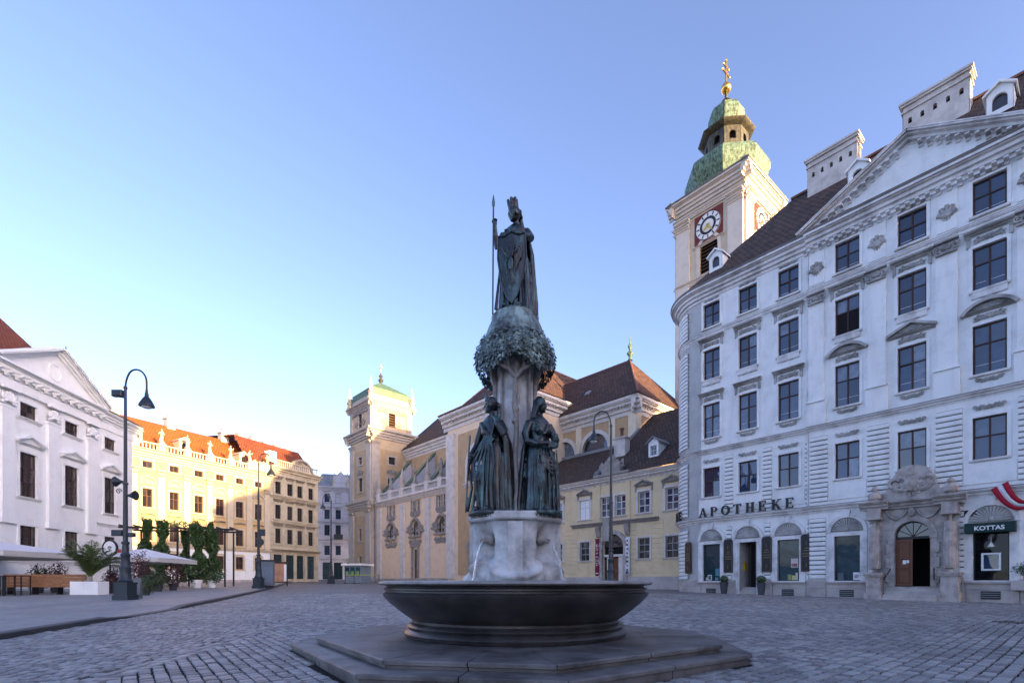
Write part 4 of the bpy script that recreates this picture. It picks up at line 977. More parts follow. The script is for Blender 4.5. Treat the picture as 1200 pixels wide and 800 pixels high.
def build_church():
    T = thing('church', 'long cream church with side chapels, high transept and dark tiled roofs behind the fountain', 'church', ch_pt(0,0), CH_A)
    tm = M['church_trim']; wm = M['cream']
    # side chapels
    y0 = .6; cc = [5.1, 11.75, 18.0]
    oc = [(c+s-.42,c+s+.42,11.3,12.8) for c in cc for s in (-.55,.55)]+[(c-1.0,c+1.0,7.9,9.1,True) for c in cc]+[(11.2,12.3,1.9,6.0)]
    put('chapel_wall', facade(0,20.6,0,13.1,oc,y0,.4), wm, T)
    for c in cc:
        for s in (-.55,.55): window(T, c+s, 11.3, 12.8, .84, y0+.2, 2, (.5,), 'frame_white', 'glass_warm', split=False)
        window(T, c, 7.9, 9.1, 2.0, y0+.25, 3, (), 'frame_white', 'glass_warm', arch=True)
        put('window_arch', arched_frame(2.0,1.2,.3,.2), M['carved'], T, (c,y0,7.9))
        put('carved_hood', carving(2.4,1.2,60,1.4), M['carved'], T, (c,y0-.05,10.2), smooth=60)
        put('carved_apron', carving(3.0,1.3,63,1.5).box(-1.5,1.5,-.3,.02,1.2,1.45), M['carved'], T, (c,y0-.02,6.4), smooth=60)
        put('carved_gable', carving(2.2,.7,66,1.5), M['carved'], T, (c,y0-.05,12.9), smooth=60)
        for s in (-1,1): put('side_scroll', carving(.5,2.6,68,4), M['carved'], T, (c+s*1.35,y0-.02,7.3), smooth=60)
        put('surround', MB().box(c-1.25,c+1.25,y0-.1,y0+.02,11.05,11.28).box(c-.12,c+.12,y0-.09,y0+.02,11.28,12.8).box(c-1.15,c-.97,y0-.09,y0+.02,11.28,12.8).box(c+.97,c+1.15,y0-.09,y0+.02,11.28,12.8), M['carved'], T)
    for x in (1.6, 8.35, 14.85, 20.2): put('pilaster', MB().box(x-.55,x+.55,y0-.18,y0+.02,1.9,12.7), tm, T)
    put('cornice', MB().mold(cornice_prof(.5,12.9,13.65,4),.4,20.6).off(0,y0-.1,0), tm, T); put('plinth', MB().box(.4,20.6,y0-.14,y0+.02,0,1.8).box(.4,20.6,y0-.2,y0+.02,1.8,2.0), M['plinth'], T)
    put('door', MB().box(11.2,12.3,y0+.2,y0+.26,1.7,3.6), M['door_wood'], T); put('door_light', MB().box(11.2,12.3,y0+.2,y0+.26,3.6,6.0), M['glass_warm'], T)
    put('door_surround', MB().box(10.8,11.19,y0-.16,y0+.02,1.4,6.3).box(12.31,12.7,y0-.16,y0+.02,1.4,6.3).box(10.7,12.8,y0-.3,y0+.02,6.3,6.6), M['carved'], T)
    bl = put('balustrade', MB().box(.6,20.5,y0-.3,y0+.1,13.66,13.95).box(.6,20.5,y0-.28,y0+.08,14.67,14.9), tm, T)
    x = .9
    while x < 20.4:
        put('baluster', shared(('bal',), baluster, 'baluster', smooth=60), tm, bl, (x,y0-.1,13.95)); x += .34
    for k, x in enumerate((1.6,5.1,8.35,11.75,14.85,18.0,20.2)):
        put('balustrade_pier', MB().box(x-.4,x+.4,y0-.42,y0+.22,13.64,15.05), tm, bl)
        if k % 2: put('saint', shared(('saint',k), lambda: little_saint(k), 'saint', smooth=60), M['carved'], T, (x,y0-.1,15.05))
        elif x < 20: put('obelisk', shared(('obel',), obelisk, 'obelisk'), tm, T, (x,y0-.1,15.05))
    put('chapel_roof', MB().add([(.5,y0+.3,13.7),(20.6,y0+.3,13.7),(20.6,6,15.5),(.5,6,15.5)],[(0,1,2,3)]), M['zinc'], T, uv=True)
    for x in (1.6,8.35,14.85):
        b = put('buttress', MB().add([(x-.3,y0+.4,13.7),(x-.3,6,13.7),(x-.3,6,20.6),(x-.3,y0+.4,14.9),(x+.3,y0+.4,13.7),(x+.3,6,13.7),(x+.3,6,20.6),(x+.3,y0+.4,14.9)],[(0,1,2,3),(7,6,5,4),(0,4,5,1),(3,2,6,7),(0,3,7,4)]), M['grey_stucco'], T)
        put('buttress_cap', MB().add([(x-.42,y0+.2,14.9),(x+.42,y0+.2,14.9),(x+.42,6,20.75),(x-.42,6,20.75),(x-.42,y0+.2,15.1),(x+.42,y0+.2,15.1),(x+.42,6,21.0),(x-.42,6,21.0)],[(0,1,2,3),(4,5,6,7),(0,1,5,4),(0,3,7,4),(1,2,6,5)]), M['copper'], b)
    # nave
    put('nave_wall', MB().box(-.1,21,6,6.4,13,22), M['ochre'], T); put('nave_cornice', MB().mold(cornice_prof(.7,21.2,22.7,4),-.2,20.6).off(0,6,0), tm, T)
    nr = put('nave_roof', MB().add([(-.3,5.2,22.75),(21,5.2,22.75),(21,12.5,29.6),(-.3,12.5,29.6),(-.3,20,22.75),(21,20,22.75)],[(0,1,2,3),(3,2,5,4)]), M['dark_roof'], T, uv=True)
    put('nave_gable', MB().add([(-.25,5.3,12),(-.25,19.9,12),(-.25,19.9,22.7),(-.25,12.5,29.5),(-.25,5.3,22.7)],[(0,1,2,3,4)]), M['cream'], T)
    # transept
    yt = -.3; a, b = 20.6, 33.6; m = (a+b)/2
    put('transept_wall', facade(a,b,0,21,[(m-2.3,m+2.3,13.2,15.2,True),(m-1.3,m+1.3,1.9,5.2),(m-.9,m+.9,8.5,10.4)],yt,.6).box(b-.3,b,yt+.01,14,0,21).box(a,a+.3,yt+.01,14,0,21), wm, T)
    put('ochre_panel', facade(a+2.2,b-2.2,2.3,19.3,[(m-2.75,m+2.75,12.7,15.2,True),(m-1.8,m+1.8,2.3,6.6),(m-1.3,m+1.3,8.1,11.2)],yt-.07,.06), M['ochre'], T)
    for x in (a+.75,b-.75): put('pilaster', MB().box(x-.75,x+.75,yt-.3,yt+.02,1.9,19.6), tm, T)
    put('window_arch', arched_frame(4.6,2.0,.45,.2), tm, T, (m,yt,13.2))
    f = window(T, m, 13.2, 15.2, 4.6, yt+.35, 4, (.5,.97), 'frame_dark', 'glass', arch=True, t=.1)
    put('sill', MB().mold(cornice_prof(.4,12.5,13.1),m-3,m+3).off(0,yt,0), tm, T)
    put('door', MB().box(m-1.3,m+1.3,yt+.4,yt+.5,1.6,5.2), M['door_wood'], T)
    put('porch', MB().box(m-2.0,m-1.3,yt-.4,yt,1.4,5.4).box(m+1.3,m+2.0,yt-.4,yt,1.4,5.4).box(m-2.2,m+2.2,yt-.5,yt,5.4,5.9).prism([(m-2.2,5.9),(m+2.2,5.9),(m,7.4)],yt-.5,yt), M['carved'], T)
    window(T, m, 8.5, 10.4, 1.8, yt+.35, 2, (.5,), 'frame_dark', 'glass_dark', split=False)
    prof = cornice_prof(.8,20.2,22.0,4)
    put('transept_cornice', MB().mold(prof,a-.8,b+.8).off(0,yt,0), tm, T)
    put('transept_cornice', MB().mold(prof,-(14.0),.8-yt).xf(Matrix.Translation((b,0,0)) @ Matrix.Rotation(pi/2,4,'Z')).off(0,0,0) if False else side_mold(prof, b, yt-.8, 14), tm, T)
    k = 0
    for k in range(30): put('bracket', shared(('cb',), lambda: bracket(.22,.5,.3), 'bracket'), tm, T, (a+.2+k*.44,yt-.2,21.2))
    for k in range(30): put('bracket', shared(('cb',), None, ''), tm, T, (b+.2,yt+.2+k*.44,21.2), (0,0,pi/2))
    ze, zr, hip = 22.05, 29.3, 6.2; e0 = yt-.9
    fl = 1.4
    tr = MB(); A_, B_ = (a-.9,e0,ze), (b+.9,e0,ze); A2, B2 = (a+fl,e0+fl+.7,ze+1.25), (b-fl,e0+fl+.7,ze+1.25); ap = (m,hip,zr); bk = (m,24,zr)
    A3, B3, A4, B4 = (a-.9,24,ze), (b+.9,24,ze), (a+fl,24,ze+1.25), (b-fl,24,ze+1.25)
    tr.add([A_,B_,B2,A2,ap],[(0,1,2,3),(3,2,4)]); tr.add([A_,A2,A4,A3],[(0,1,2,3)]); tr.add([A2,ap,bk,A4],[(0,1,2,3)])
    tr.add([B_,B2,B4,B3],[(3,2,1,0)]); tr.add([B2,ap,bk,B4],[(3,2,1,0)])
    rt = put('transept_roof', tr, M['red_brown_roof'], T, uv=True)
    put('hip_tile', MB().tube([B_,B2,ap],.14,6), M['zinc'], rt); put('hip_tile', MB().tube([A_,A2,ap],.12,6), M['ridge'], rt); put('ridge_tile', MB().tube([ap,bk],.14,6), M['ridge'], rt)
    for x in (26,30): put('skylight', MB().box(-.35,.35,-.45,.45,.02,.14), M['zinc'], rt, (x,e0+3.4,ze+2.6), (radians(41),0,0))
    # choir
    yc = 6.57; a, b = 33.3, 43.3
    oc = [(c-1.75,c+1.75,15.0,15.75,True) for c in (33.65,38.2)]
    put('choir_wall', facade(31.5,b,0,19.2,[o for o in oc if o[0] > 31.5],yc,.5).add([(b,yc,0),(b,yc+13,0),(b,yc+13,19.2),(b,yc,19.2)],[(0,1,2,3)]), M['ochre'], T)
    for c in (33.65,38.2):
        window(T, c, 15.0, 15.75, 3.5, yc+.3, 3, (), 'frame_dark', 'glass', arch=True, t=.09)
        put('window_arch', arched_frame(3.5,.75,.42,.12), tm, T, (c,yc,15.0))
    for x in (36.0,40.5,42.9): put('pilaster', MB().box(x-.4,x+.4,yc-.12,yc+.02,5,18.6), M['cream_pale'], T)
    put('corner_strip', MB().box(b-.02,b+.1,yc-.1,yc+.9,5,18.6), M['cream_pale'], T)
    prof = cornice_prof(.75,18.5,20.2,4)
    put('choir_cornice', MB().mold(prof,32,b+.75).off(0,yc,0), tm, T); put('choir_cornice', side_mold(prof, b, yc-.75, yc+13), tm, T)
    for k in range(26): put('bracket', shared(('cb',), None, ''), tm, T, (33.6+k*.4,yc-.2,19.5))
    for k in range(30): put('bracket', shared(('cb',), None, ''), tm, T, (b+.2,yc+.2+k*.42,19.5), (0,0,pi/2))
    ze, zr = 20.25, 26.6; e0 = yc-.85; ap = (39.3,11.6,zr); w = (27,11.6,zr)
    cr = MB(); c1, c2, c3, c4 = (28,e0,ze), (b+.85,e0,ze), (b+.85,18.5,ze), (28,18.5,ze)
    cr.add([c1,c2,ap,w],[(0,1,2,3)]); cr.add([c2,c3,ap],[(0,1,2)]); cr.add([c3,c4,w,ap],[(0,1,2,3)])
    rc = put('choir_roof', cr, M['red_brown_roof'], T, uv=True)
    put('hip_tile', MB().tube([c2,ap],.13,6), M['ridge'], rc); put('ridge_tile', MB().tube([ap,w],.12,6), M['ridge'], rc)
    put('finial', MB().lathe([(.3,0),(.15,.4),(.4,.8),(.12,1.2),(.3,1.6),(.08,2.0),(.03,2.8)],8).off(*ap), M['copper'], rc)
    put('skylight', MB().box(-.3,.3,-.4,.4,.02,.14), M['zinc'], rc, (36,e0+2.4,ze+2.6), (radians(46),0,0))
def side_mold(prof, x, y0, y1):
    mb = MB(); n = len(prof); vs = [(x-p, y0, z) for p,z in prof]+[(x-p, y1, z) for p,z in prof]
    return mb.add(vs, [tuple(range(n)), tuple(range(2*n-1,n-1,-1))]+[(i,i+n,(i+1)%n+n,(i+1)%n) for i in range(n)])
M['glass_warm'] = glass('leaded_church_glass', ((.08,.06,.04),(.12,.1,.07),(.2,.17,.12)), .08)
M['red_brown_roof'] = tiles('weathered_church_tiles', (.13,.07,.052), (.055,.035,.032), (.01,.007,.007), .4, .36, 1.)
build_church()

# ================================================================ low yellow house before the choir
def build_low_house():
    T = thing('priory_house', 'low yellow two-storey house with arched portal between the church and the palace corner', 'building', ch_pt(33.7,-.05), CH_A)
    tm = M['church_trim']; o = 33.7; wm = M['house_yellow']
    up = [38.8-o, 42.1-o, 48.46-o, 51.07-o, 53.8-o]; dbl = [44.5-o, 46.1-o]; lo = [38.8-o, 42.1-o, 48.46-o, 51.07-o, 53.8-o]
    W = 1.15
    ops = [(c-W/2,c+W/2,7.3,9.1) for c in up+dbl]+[(c-W/2,c+W/2,3.45,5.2) for c in lo]+[(45.35-o-1.15,45.35-o+1.15,1.0,4.55,True)]
    put('wall', facade(0,24,0,10.4,ops,0,.35), wm, T)
    put('side_wall', MB().box(23.8,24,.02,11,0,10.4), wm, T)
    put('plinth', MB().box(0,10.2,-.1,.02,0,1.9), M['plinth'], T); put('plinth', MB().box(13.1,24,-.1,.02,0,1.9), M['plinth'], T)
    def hood(w):
        m = MB().mold(cornice_prof(.25,0,.16),-w/2,w/2); 
        for s in (-1,1): m.prism([(s*w/2,.16),(s*w/2,.26),(0,.62),(0,.5)][::s],-.22,.02); m.box(s*(w/2-.1)-.07,s*(w/2-.1)+.07,-.1,.02,-.4,0)
        return m
    for c in up+dbl:
        blind = abs(c-(42.1-o)) < .1
        if blind:
            s = put('blind_window', MB().box(c-W/2,c+W/2,.1,.2,7.3,9.1), M['clean_white'], T)
            put('blind_bar', MB().box(c-.03,c+.03,.08,.11,7.3,9.1).box(c-W/2,c+W/2,.081,.109,8.35,8.42), M['church_trim'], s)
        else: window(T, c, 7.3, 9.1, W, .16, 2, (.35,.68), 'frame_white', 'glass', t=.08)
        put('surround', shared(('lhs',), lambda: MB().box(-W/2-.2,-W/2-.001,-.07,.02,-.05,1.95).box(W/2+.001,W/2+.2,-.07,.02,-.05,1.95).box(-W/2-.199,W/2+.199,-.069,.02,1.81,2.0).mold(cornice_prof(.2,-.2,-.04),-W/2-.28,W/2+.28), 'surround'), tm, T, (c,0,7.3))
        if c not in dbl:
            put('window_hood', shared(('lhh',), lambda: hood(1.75), 'window_hood'), M['carved'], T, (c,0,9.5)); put('carving', shared(('lhc',), lambda: carving(.9,.45,70), 'carving', smooth=60), M['carved'], T, (c,-.03,9.62))
    for c in lo:
        window(T, c, 3.45, 5.2, W, .14, 2, (.33,.66), 'frame_white', 'glass_dark', t=.06)
        put('surround', shared(('lhs2',), lambda: MB().box(-W/2-.16,-W/2-.001,-.06,.02,-.05,1.9).box(W/2+.001,W/2+.16,-.06,.02,-.05,1.9).box(-W/2-.159,W/2+.159,-.059,.02,1.751,1.9).mold(cornice_prof(.2,-.2,-.04),-W/2-.28,W/2+.28), 'surround'), tm, T, (c,0,3.45))
        if c > 6:
            g = put('window_grille', MB().box(c-W/2,c+W/2,.0,.02,3.46,3.5), M['iron'], T)
            for k in range(6): put('grille_bar', shared(('gb2',), lambda: MB().box(-.012,.012,0,.02,0,1.7), 'grille_bar'), M['iron'], g, (c-W/2+.1+k*.19,-.01,3.47))
    # shallow bands of dressed blocks
    me = shared(('lhb',), lambda: MB().cbox(0,1.0,-.03,.02,0,.34,.02), 'stone_course')
    for x0, x1 in ((6.0,7.6),(9.2,10.1),(13.2,14.0),(15.5,16.6),(18.2,19.4),(20.8,23.9)):
        for k in range(11): put('stone_course', me, wm, T, (x0,0,2.2+k*.41), scale=(x1-x0,1,1))
    ledge = put('balcony_ledge', MB().mold(cornice_prof(.4,6.5,6.85),40.6-o,49.9-o), M['carved'], T)
    for x in (43.8-o,46.9-o): put('corbel', MB().mold([(0,5.5),(-.2,5.55),(-.35,6.1),(-.4,6.5),(0,6.5)],x-.22,x+.22), M['carved'], T)
    put('eaves_cornice', MB().mold(cornice_prof(.45,10.2,10.85,3),-.2,24.1), tm, T)
    for k in range(46): put('bracket', shared(('eb',), lambda: bracket(.16,.34,.22), 'bracket'), tm, T, (.3+k*.52,-.06,10.5))
    for x in (44.0-o-.3,46.7-o+.2): put('pilaster', MB().box(x-.22,x+.22,-.1,.02,6.9,10.2), wm, T)
    # portal
    c = 45.35-o
    put('portal_arch', arched_frame(2.3,2.65,.35,.2), M['limestone'], T, (c,0,1.9)); [put('portal_jamb', MB().box(c+q-.175,c+q+.175,-.2,.02,.7,1.9), M['limestone'], T) for q in (-1.325,1.325)]
    d = put('door', MB().box(c-.3,c+.5,.25,.31,1.0,3.6), M['door_wood'], T); put('door_panel', MB().cbox(c-.2,c+.4,.22,.25,2.2,3.4,.03), M['door_wood'], d); put('door_void', MB().box(c-1.15,c+1.15,.33,.36,1.0,5.7), M['void'], T)
    put('door_surround', MB().box(c-.75,c-.3,.05,.3,1.0,3.9).box(c+.5,c+.95,.05,.3,1.0,3.9).box(c-1.0,c+1.2,-.05,.3,3.7,3.9), tm, T)
    gl = put('fanlight', MB().prism([(c+1.15*cos(pi*k/12),4.55+1.15*sin(pi*k/12)) for k in range(13)],.2,.24), M['glass_dark'], T)
    for k in range(6): put('fanlight_scroll', scroll_bar(c+(-.85+k*.34), 4.5+.5*sin(pi*(k+.5)/6)), M['iron'], gl)
    # roofs
    z0 = 10.86
    put('roof', MB().add([(-.3,-.55,z0),(9.8,-.55,z0),(9.8,6.55,15.5),(-.3,6.55,15.5)],[(0,1,2,3)]), M['dark_roof'], T, uv=True)
    rr = put('roof', MB().add([(9.8,-.55,z0),(24.2,-.55,z0),(24.2,9.5,18.9),(9.8,9.5,18.9),(24.2,19,11)],[(0,1,2,3),(1,4,2)]), M['dark_roof'], T, uv=True)
    put('fire_wall', MB().add([(9.6,-.3,z0+.1),(9.6,7,16.6),(9.6,7,15.4),(9.6,-.3,z0-.2),(10.0,-.3,z0+.35),(10.0,7,16.9),(10.0,7,15.4),(10.0,-.3,z0-.2)],[(0,1,2,3),(7,6,5,4),(0,4,5,1),(0,3,7,4)]), M['limewash'], T)
    put('wall_flashing', MB().tube([(9.8,-.3,z0+.35),(9.8,7,16.95)],.14,6), M['zinc'], T)
    fw = put('roof_edge', MB().box(-.3,9.7,6.4,6.6,15.4,15.7), M['zinc'], T)
    ch = put('chimney', MB().box(10.0,11.2,2.4,3.2,12.5,14.9).box(9.9,11.3,2.3,3.3,14.9,15.05), M['limewash'], T); put('chimney_pot', MB().lathe([(.16,15.05),(.16,15.8),(.22,15.82),(.22,15.95),(.1,16.0)],10,(10.6,2.8)), M['ridge'], ch)
    dm = put('dormer', facade(-.5,.5,0,1.3,[(-.3,.3,.2,1.05)],0,.2).box(-.5,-.45,0,1.6,0,1.3).box(.45,.5,0,1.6,0,1.3).prism([(-.5,1.3),(.5,1.3),(0,1.7)],0,.05), M['clean_white'], T, (15.0,1.1,12.1))
    put('dormer_window', win_frame(.6,.85,2,(.5,),.05), M['frame_white'], dm, (0,.08,.2)); put('dormer_pane', MB().box(-.3,.3,.12,.14,.2,1.05), M['glass_dark'], dm)
    dr = MB(); 
    for s in (-1,1): dr.prism([(s*.65,1.22),(s*.65,1.32),(0,1.85),(0,1.73)][::s],-.2,2.0)
    put('dormer_roof', dr, M['zinc'], dm)
    # carved attic piece above the middle windows
    put('attic_ornament', carving(2.6,1.5,77,2.0).box(-1.0,1.0,-.2,.3,0,1.1).ell((0,0,1.4),(.5,.25,.35),10,6).box(-1.9,1.9,-.25,.2,-.05,.22), M['carved'], T, (45.35-o,-.25,10.88), smooth=60)
    # cloth banners on the wall
    for x, mt, txt, tc in ((43.72-o,'banner_red','MUSEUM',M['clean_white']),(46.95-o,'banner_white','SCHOTTEN',M['frame_dark'])):
        b = MB(); vs = []; 
        for i in range(13):
            z = 5.35-3.35*i/12; yy = -.2+.03*sin(i*1.1)
            vs += [(x-.24,yy,z),(x+.24,yy-.01,z)]
        b.add(vs,[(2*i,2*i+2,2*i+3,2*i+1) for i in range(12)])
        P0 = ch_pt(33.7+x,-.05); bn = thing('banner', 'crimson vertical cloth banner beside the arched portal' if mt == 'banner_red' else 'white vertical cloth banner beside the arched portal', 'banner', (P0[0],P0[1],0), CH_A)
        o_ = put('cloth', b.off(-x,0,0), M[mt], bn, smooth=60); s_ = o_.modifiers.new('s','SOLIDIFY'); s_.thickness = .01
        put('rod', MB().tube([(-.28,-.2,5.37),(.28,-.2,5.37)],.02,6).tube([(0,-.2,5.37),(0,.05,5.37)],.015,5), M['iron'], bn)
        for k, chh in enumerate(txt):
            put('printed_letter', text_mesh(chh,.34,.003,'printed_letter'), tc, bn, (.1,-.245,4.75-.34*k), (pi/2,-pi/2,0)) if mt == 'banner_red' else put('printed_mark', MB().box(-.05-.03*(k%2),.06+.03*(k%3),-.25,-.24,4.95-.36*k,5.1-.36*k), tc, bn)
        if mt == 'banner_white': put('printed_square', MB().box(-.14,.14,-.25,-.24,2.15,2.4), plain('print_blue',(.03,.05,.15),.6), bn)
        else: put('printed_mark', MB().box(-.15,.15,-.25,-.24,2.2,2.28), M['clean_white'], bn)
def scroll_bar(x, z):
    m = MB(); pts = [(x+.14*(1-q*.8)*cos(q*9), .15, z+.14*(1-q*.8)*sin(q*9)) for q in np.linspace(0,1,14)]; return m.tube(pts,.02,5)
M['house_yellow'] = surf('house_yellow_plaster', (.70,.57,.36), (.54,.42,.25), lo=.45, hi=.85)
M['banner_red'] = plain('banner_red', (.20,.008,.03), .8, 0, .1); M['banner_white'] = plain('banner_white', (.7,.7,.72), .8, 0, .05)
build_low_house()

# ================================================================ white palace on the left
def build_white():
    T = thing('white_palace', 'white classical palace with pediment, pilasters and brown windows behind the cafe', 'building', (-34.58,34,0), radians(96.77))
    W_ = M['clean_white']; tm = M['clean_white']; cols = [-6.0,-1.9,2.3,6.45,11.0]; W = 1.5
    rows = [(3.72,5.46),(7.52,10.68),(13.15,14.2)]
    ops = [(c-W/2,c+W/2,a,b) for c in cols for a,b in rows]
    put('wall', facade(-12,14.2,0,15.6,ops,0,.3), W_, T)
    put('side_wall', MB().box(14.0,14.2,.02,14,0,15.6), W_, T)
    for c in cols:
        for r,(a,b) in enumerate(rows):
            window(T, c, a, b, W, .13, 3 if r < 2 else 2, (.33,.66) if r == 1 else (.5,), 'frame_wine', 'glass_wine', t=.06)
            put('sill', shared(('ws',r), lambda: MB().mold(cornice_prof(.22,-.25,-.02),-W/2-.35,W/2+.35), 'sill'), tm, T, (c,0,a))
            if r == 1:
                def hood():
                    m = MB().mold(cornice_prof(.3,0,.2),-1.25,1.25)
                    for s in (-1,1): m.prism([(s*1.3,.2),(s*1.3,.34),(0,.85),(0,.7)][::s],-.34,.02)
                    return m.box(-1.0,1.0,-.06,.02,-.35,0)
                put('window_hood', shared(('wh',), hood, 'window_hood'), tm, T, (c,0,b+.45))
            put('frame_molding', shared(('wfm',r), lambda: MB().box(-W/2-.2,-W/2-.002,-.05,.02,-.02,b-a+.2).box(W/2+.002,W/2+.2,-.05,.02,-.02,b-a+.2).box(-W/2-.199,W/2+.199,-.049,.02,b-a+.002,b-a+.199), 'frame_molding'), tm, T, (c,0,a))
    for x in (-3.6,.45,4.4,8.5):
        p = put('pilaster', MB().box(x-.5,x+.5,-.2,.02,5.9,13.4).box(x-.6,x+.6,-.26,.02,5.5,5.9).box(x-.58,x+.58,-.24,.02,13.35,13.5), W_, T)
        put('capital', shared(('wcap',), lambda: carving(1.2,1.2,81,1.6).box(-.65,.65,-.25,.02,1.1,1.25), 'capital', smooth=60), tm, p, (x,-.22,13.5))
    put('base_course', MB().mold(cornice_prof(.25,2.7,3.1),-12,14.2), tm, T); put('base_course', MB().mold(cornice_prof(.2,5.3-.0,5.5),8.9,14.2) if False else MB().mold(cornice_prof(.18,6.3,6.6),9.2,14.2), tm, T)
    put('entablature', MB().mold([(0,14.75),(-.25,14.75),(-.28,15.3),(-.3,15.35),(0,15.5)],-12,9.3), tm, T)
    put('entablature', MB().mold([(0,14.85),(-.08,14.85),(-.1,15.3),(0,15.4)],9.3,14.25), tm, T)
    put('eaves_cornice', MB().mold(cornice_prof(.8,15.45,16.35,4),-12,9.6), tm, T); put('eaves_cornice', MB().mold(cornice_prof(.6,15.5,16.3,4),9.6,14.8), tm, T)
    for k in range(26): put('modillion', shared(('wm',), lambda: bracket(.28,.55,.34), 'modillion'), tm, T, (-11.6+k*.84,-.25,15.78))
    a0, a1, ap, zb = -.8, 9.6, 4.4, 16.35
    put('tympanum', MB().prism([(a0,zb),(a1,zb),(ap,18.9)],-.25,.1), W_, T); put('roundel', seg_arch(MB(),ap,17.4,.55,.68,-.32,-.25,0,2*pi,24), W_, T)
    L = sqrt((ap-a0)**2+2.6**2); sl = atan2(2.6,ap-a0)
    for s, x in ((1,a0),(-1,a1)):
        rk = MB().mold(cornice_prof(.75,-.3,.25,4),-.15,L+.02).mold([(.3,.251),(-.8,.251),(-.8,.3),(.3,.34)],-.2,L+.04)
        if s < 0: rk.v = [(-q[0],q[1],q[2]) for q in rk.v]
        put('raking_cornice', rk, tm, T, (x,-.2,zb), (0,-s*sl,0))
    put('pediment_roof', MB().add([(a0,-.9,zb+.2),(ap,-.9,19.2),(ap,5,19.2),(a0,5,zb+.2)],[(0,1,2,3)]).add([(a1,-.9,zb+.2),(ap,-.9,19.2),(ap,5,19.2),(a1,5,zb+.2)],[(3,2,1,0)]), M['zinc'], T, uv=True)
    put('gutter', MB().mold([(0,16.31),(-.65,16.31),(-.7,16.42),(0,16.5)],9.7,14.9), M['ledge'], T)
    put('roof', MB().add([(-12,-.4,16.4),(8.2,-.4,16.4),(2.6,5.5,23.8),(-12,5.5,23.8),(8.2,12,16.4)],[(0,1,2,3),(1,4,2)]), M['red_roof'], T, uv=True)
    put('attic_wall', MB().box(7.0,14.0,2.2,9,16.3,18.2).box(6.8,14.2,2.0,9.2,18.2,18.45), W_, T)
    put('roof_flat', MB().add([(-12,-.3,16.38),(14.7,-.3,16.38),(14.7,14,17.0),(-12,14,17.0)],[(0,1,2,3)]), M['zinc'], T, uv=True)
    put('aerial', MB().tube([(9.5,2.4,18.4),(9.0,2.2,21.4)],.04,5), M['frame_dark'], T)
M['frame_wine'] = surf('wine_brown_frame', (.045,.03,.03), (.03,.02,.02), rough=.5, streak=False)
M['glass_wine'] = glass('brown_reflecting_glass', ((.02,.014,.014),(.045,.035,.035),(.08,.06,.055)), .08)
build_white()

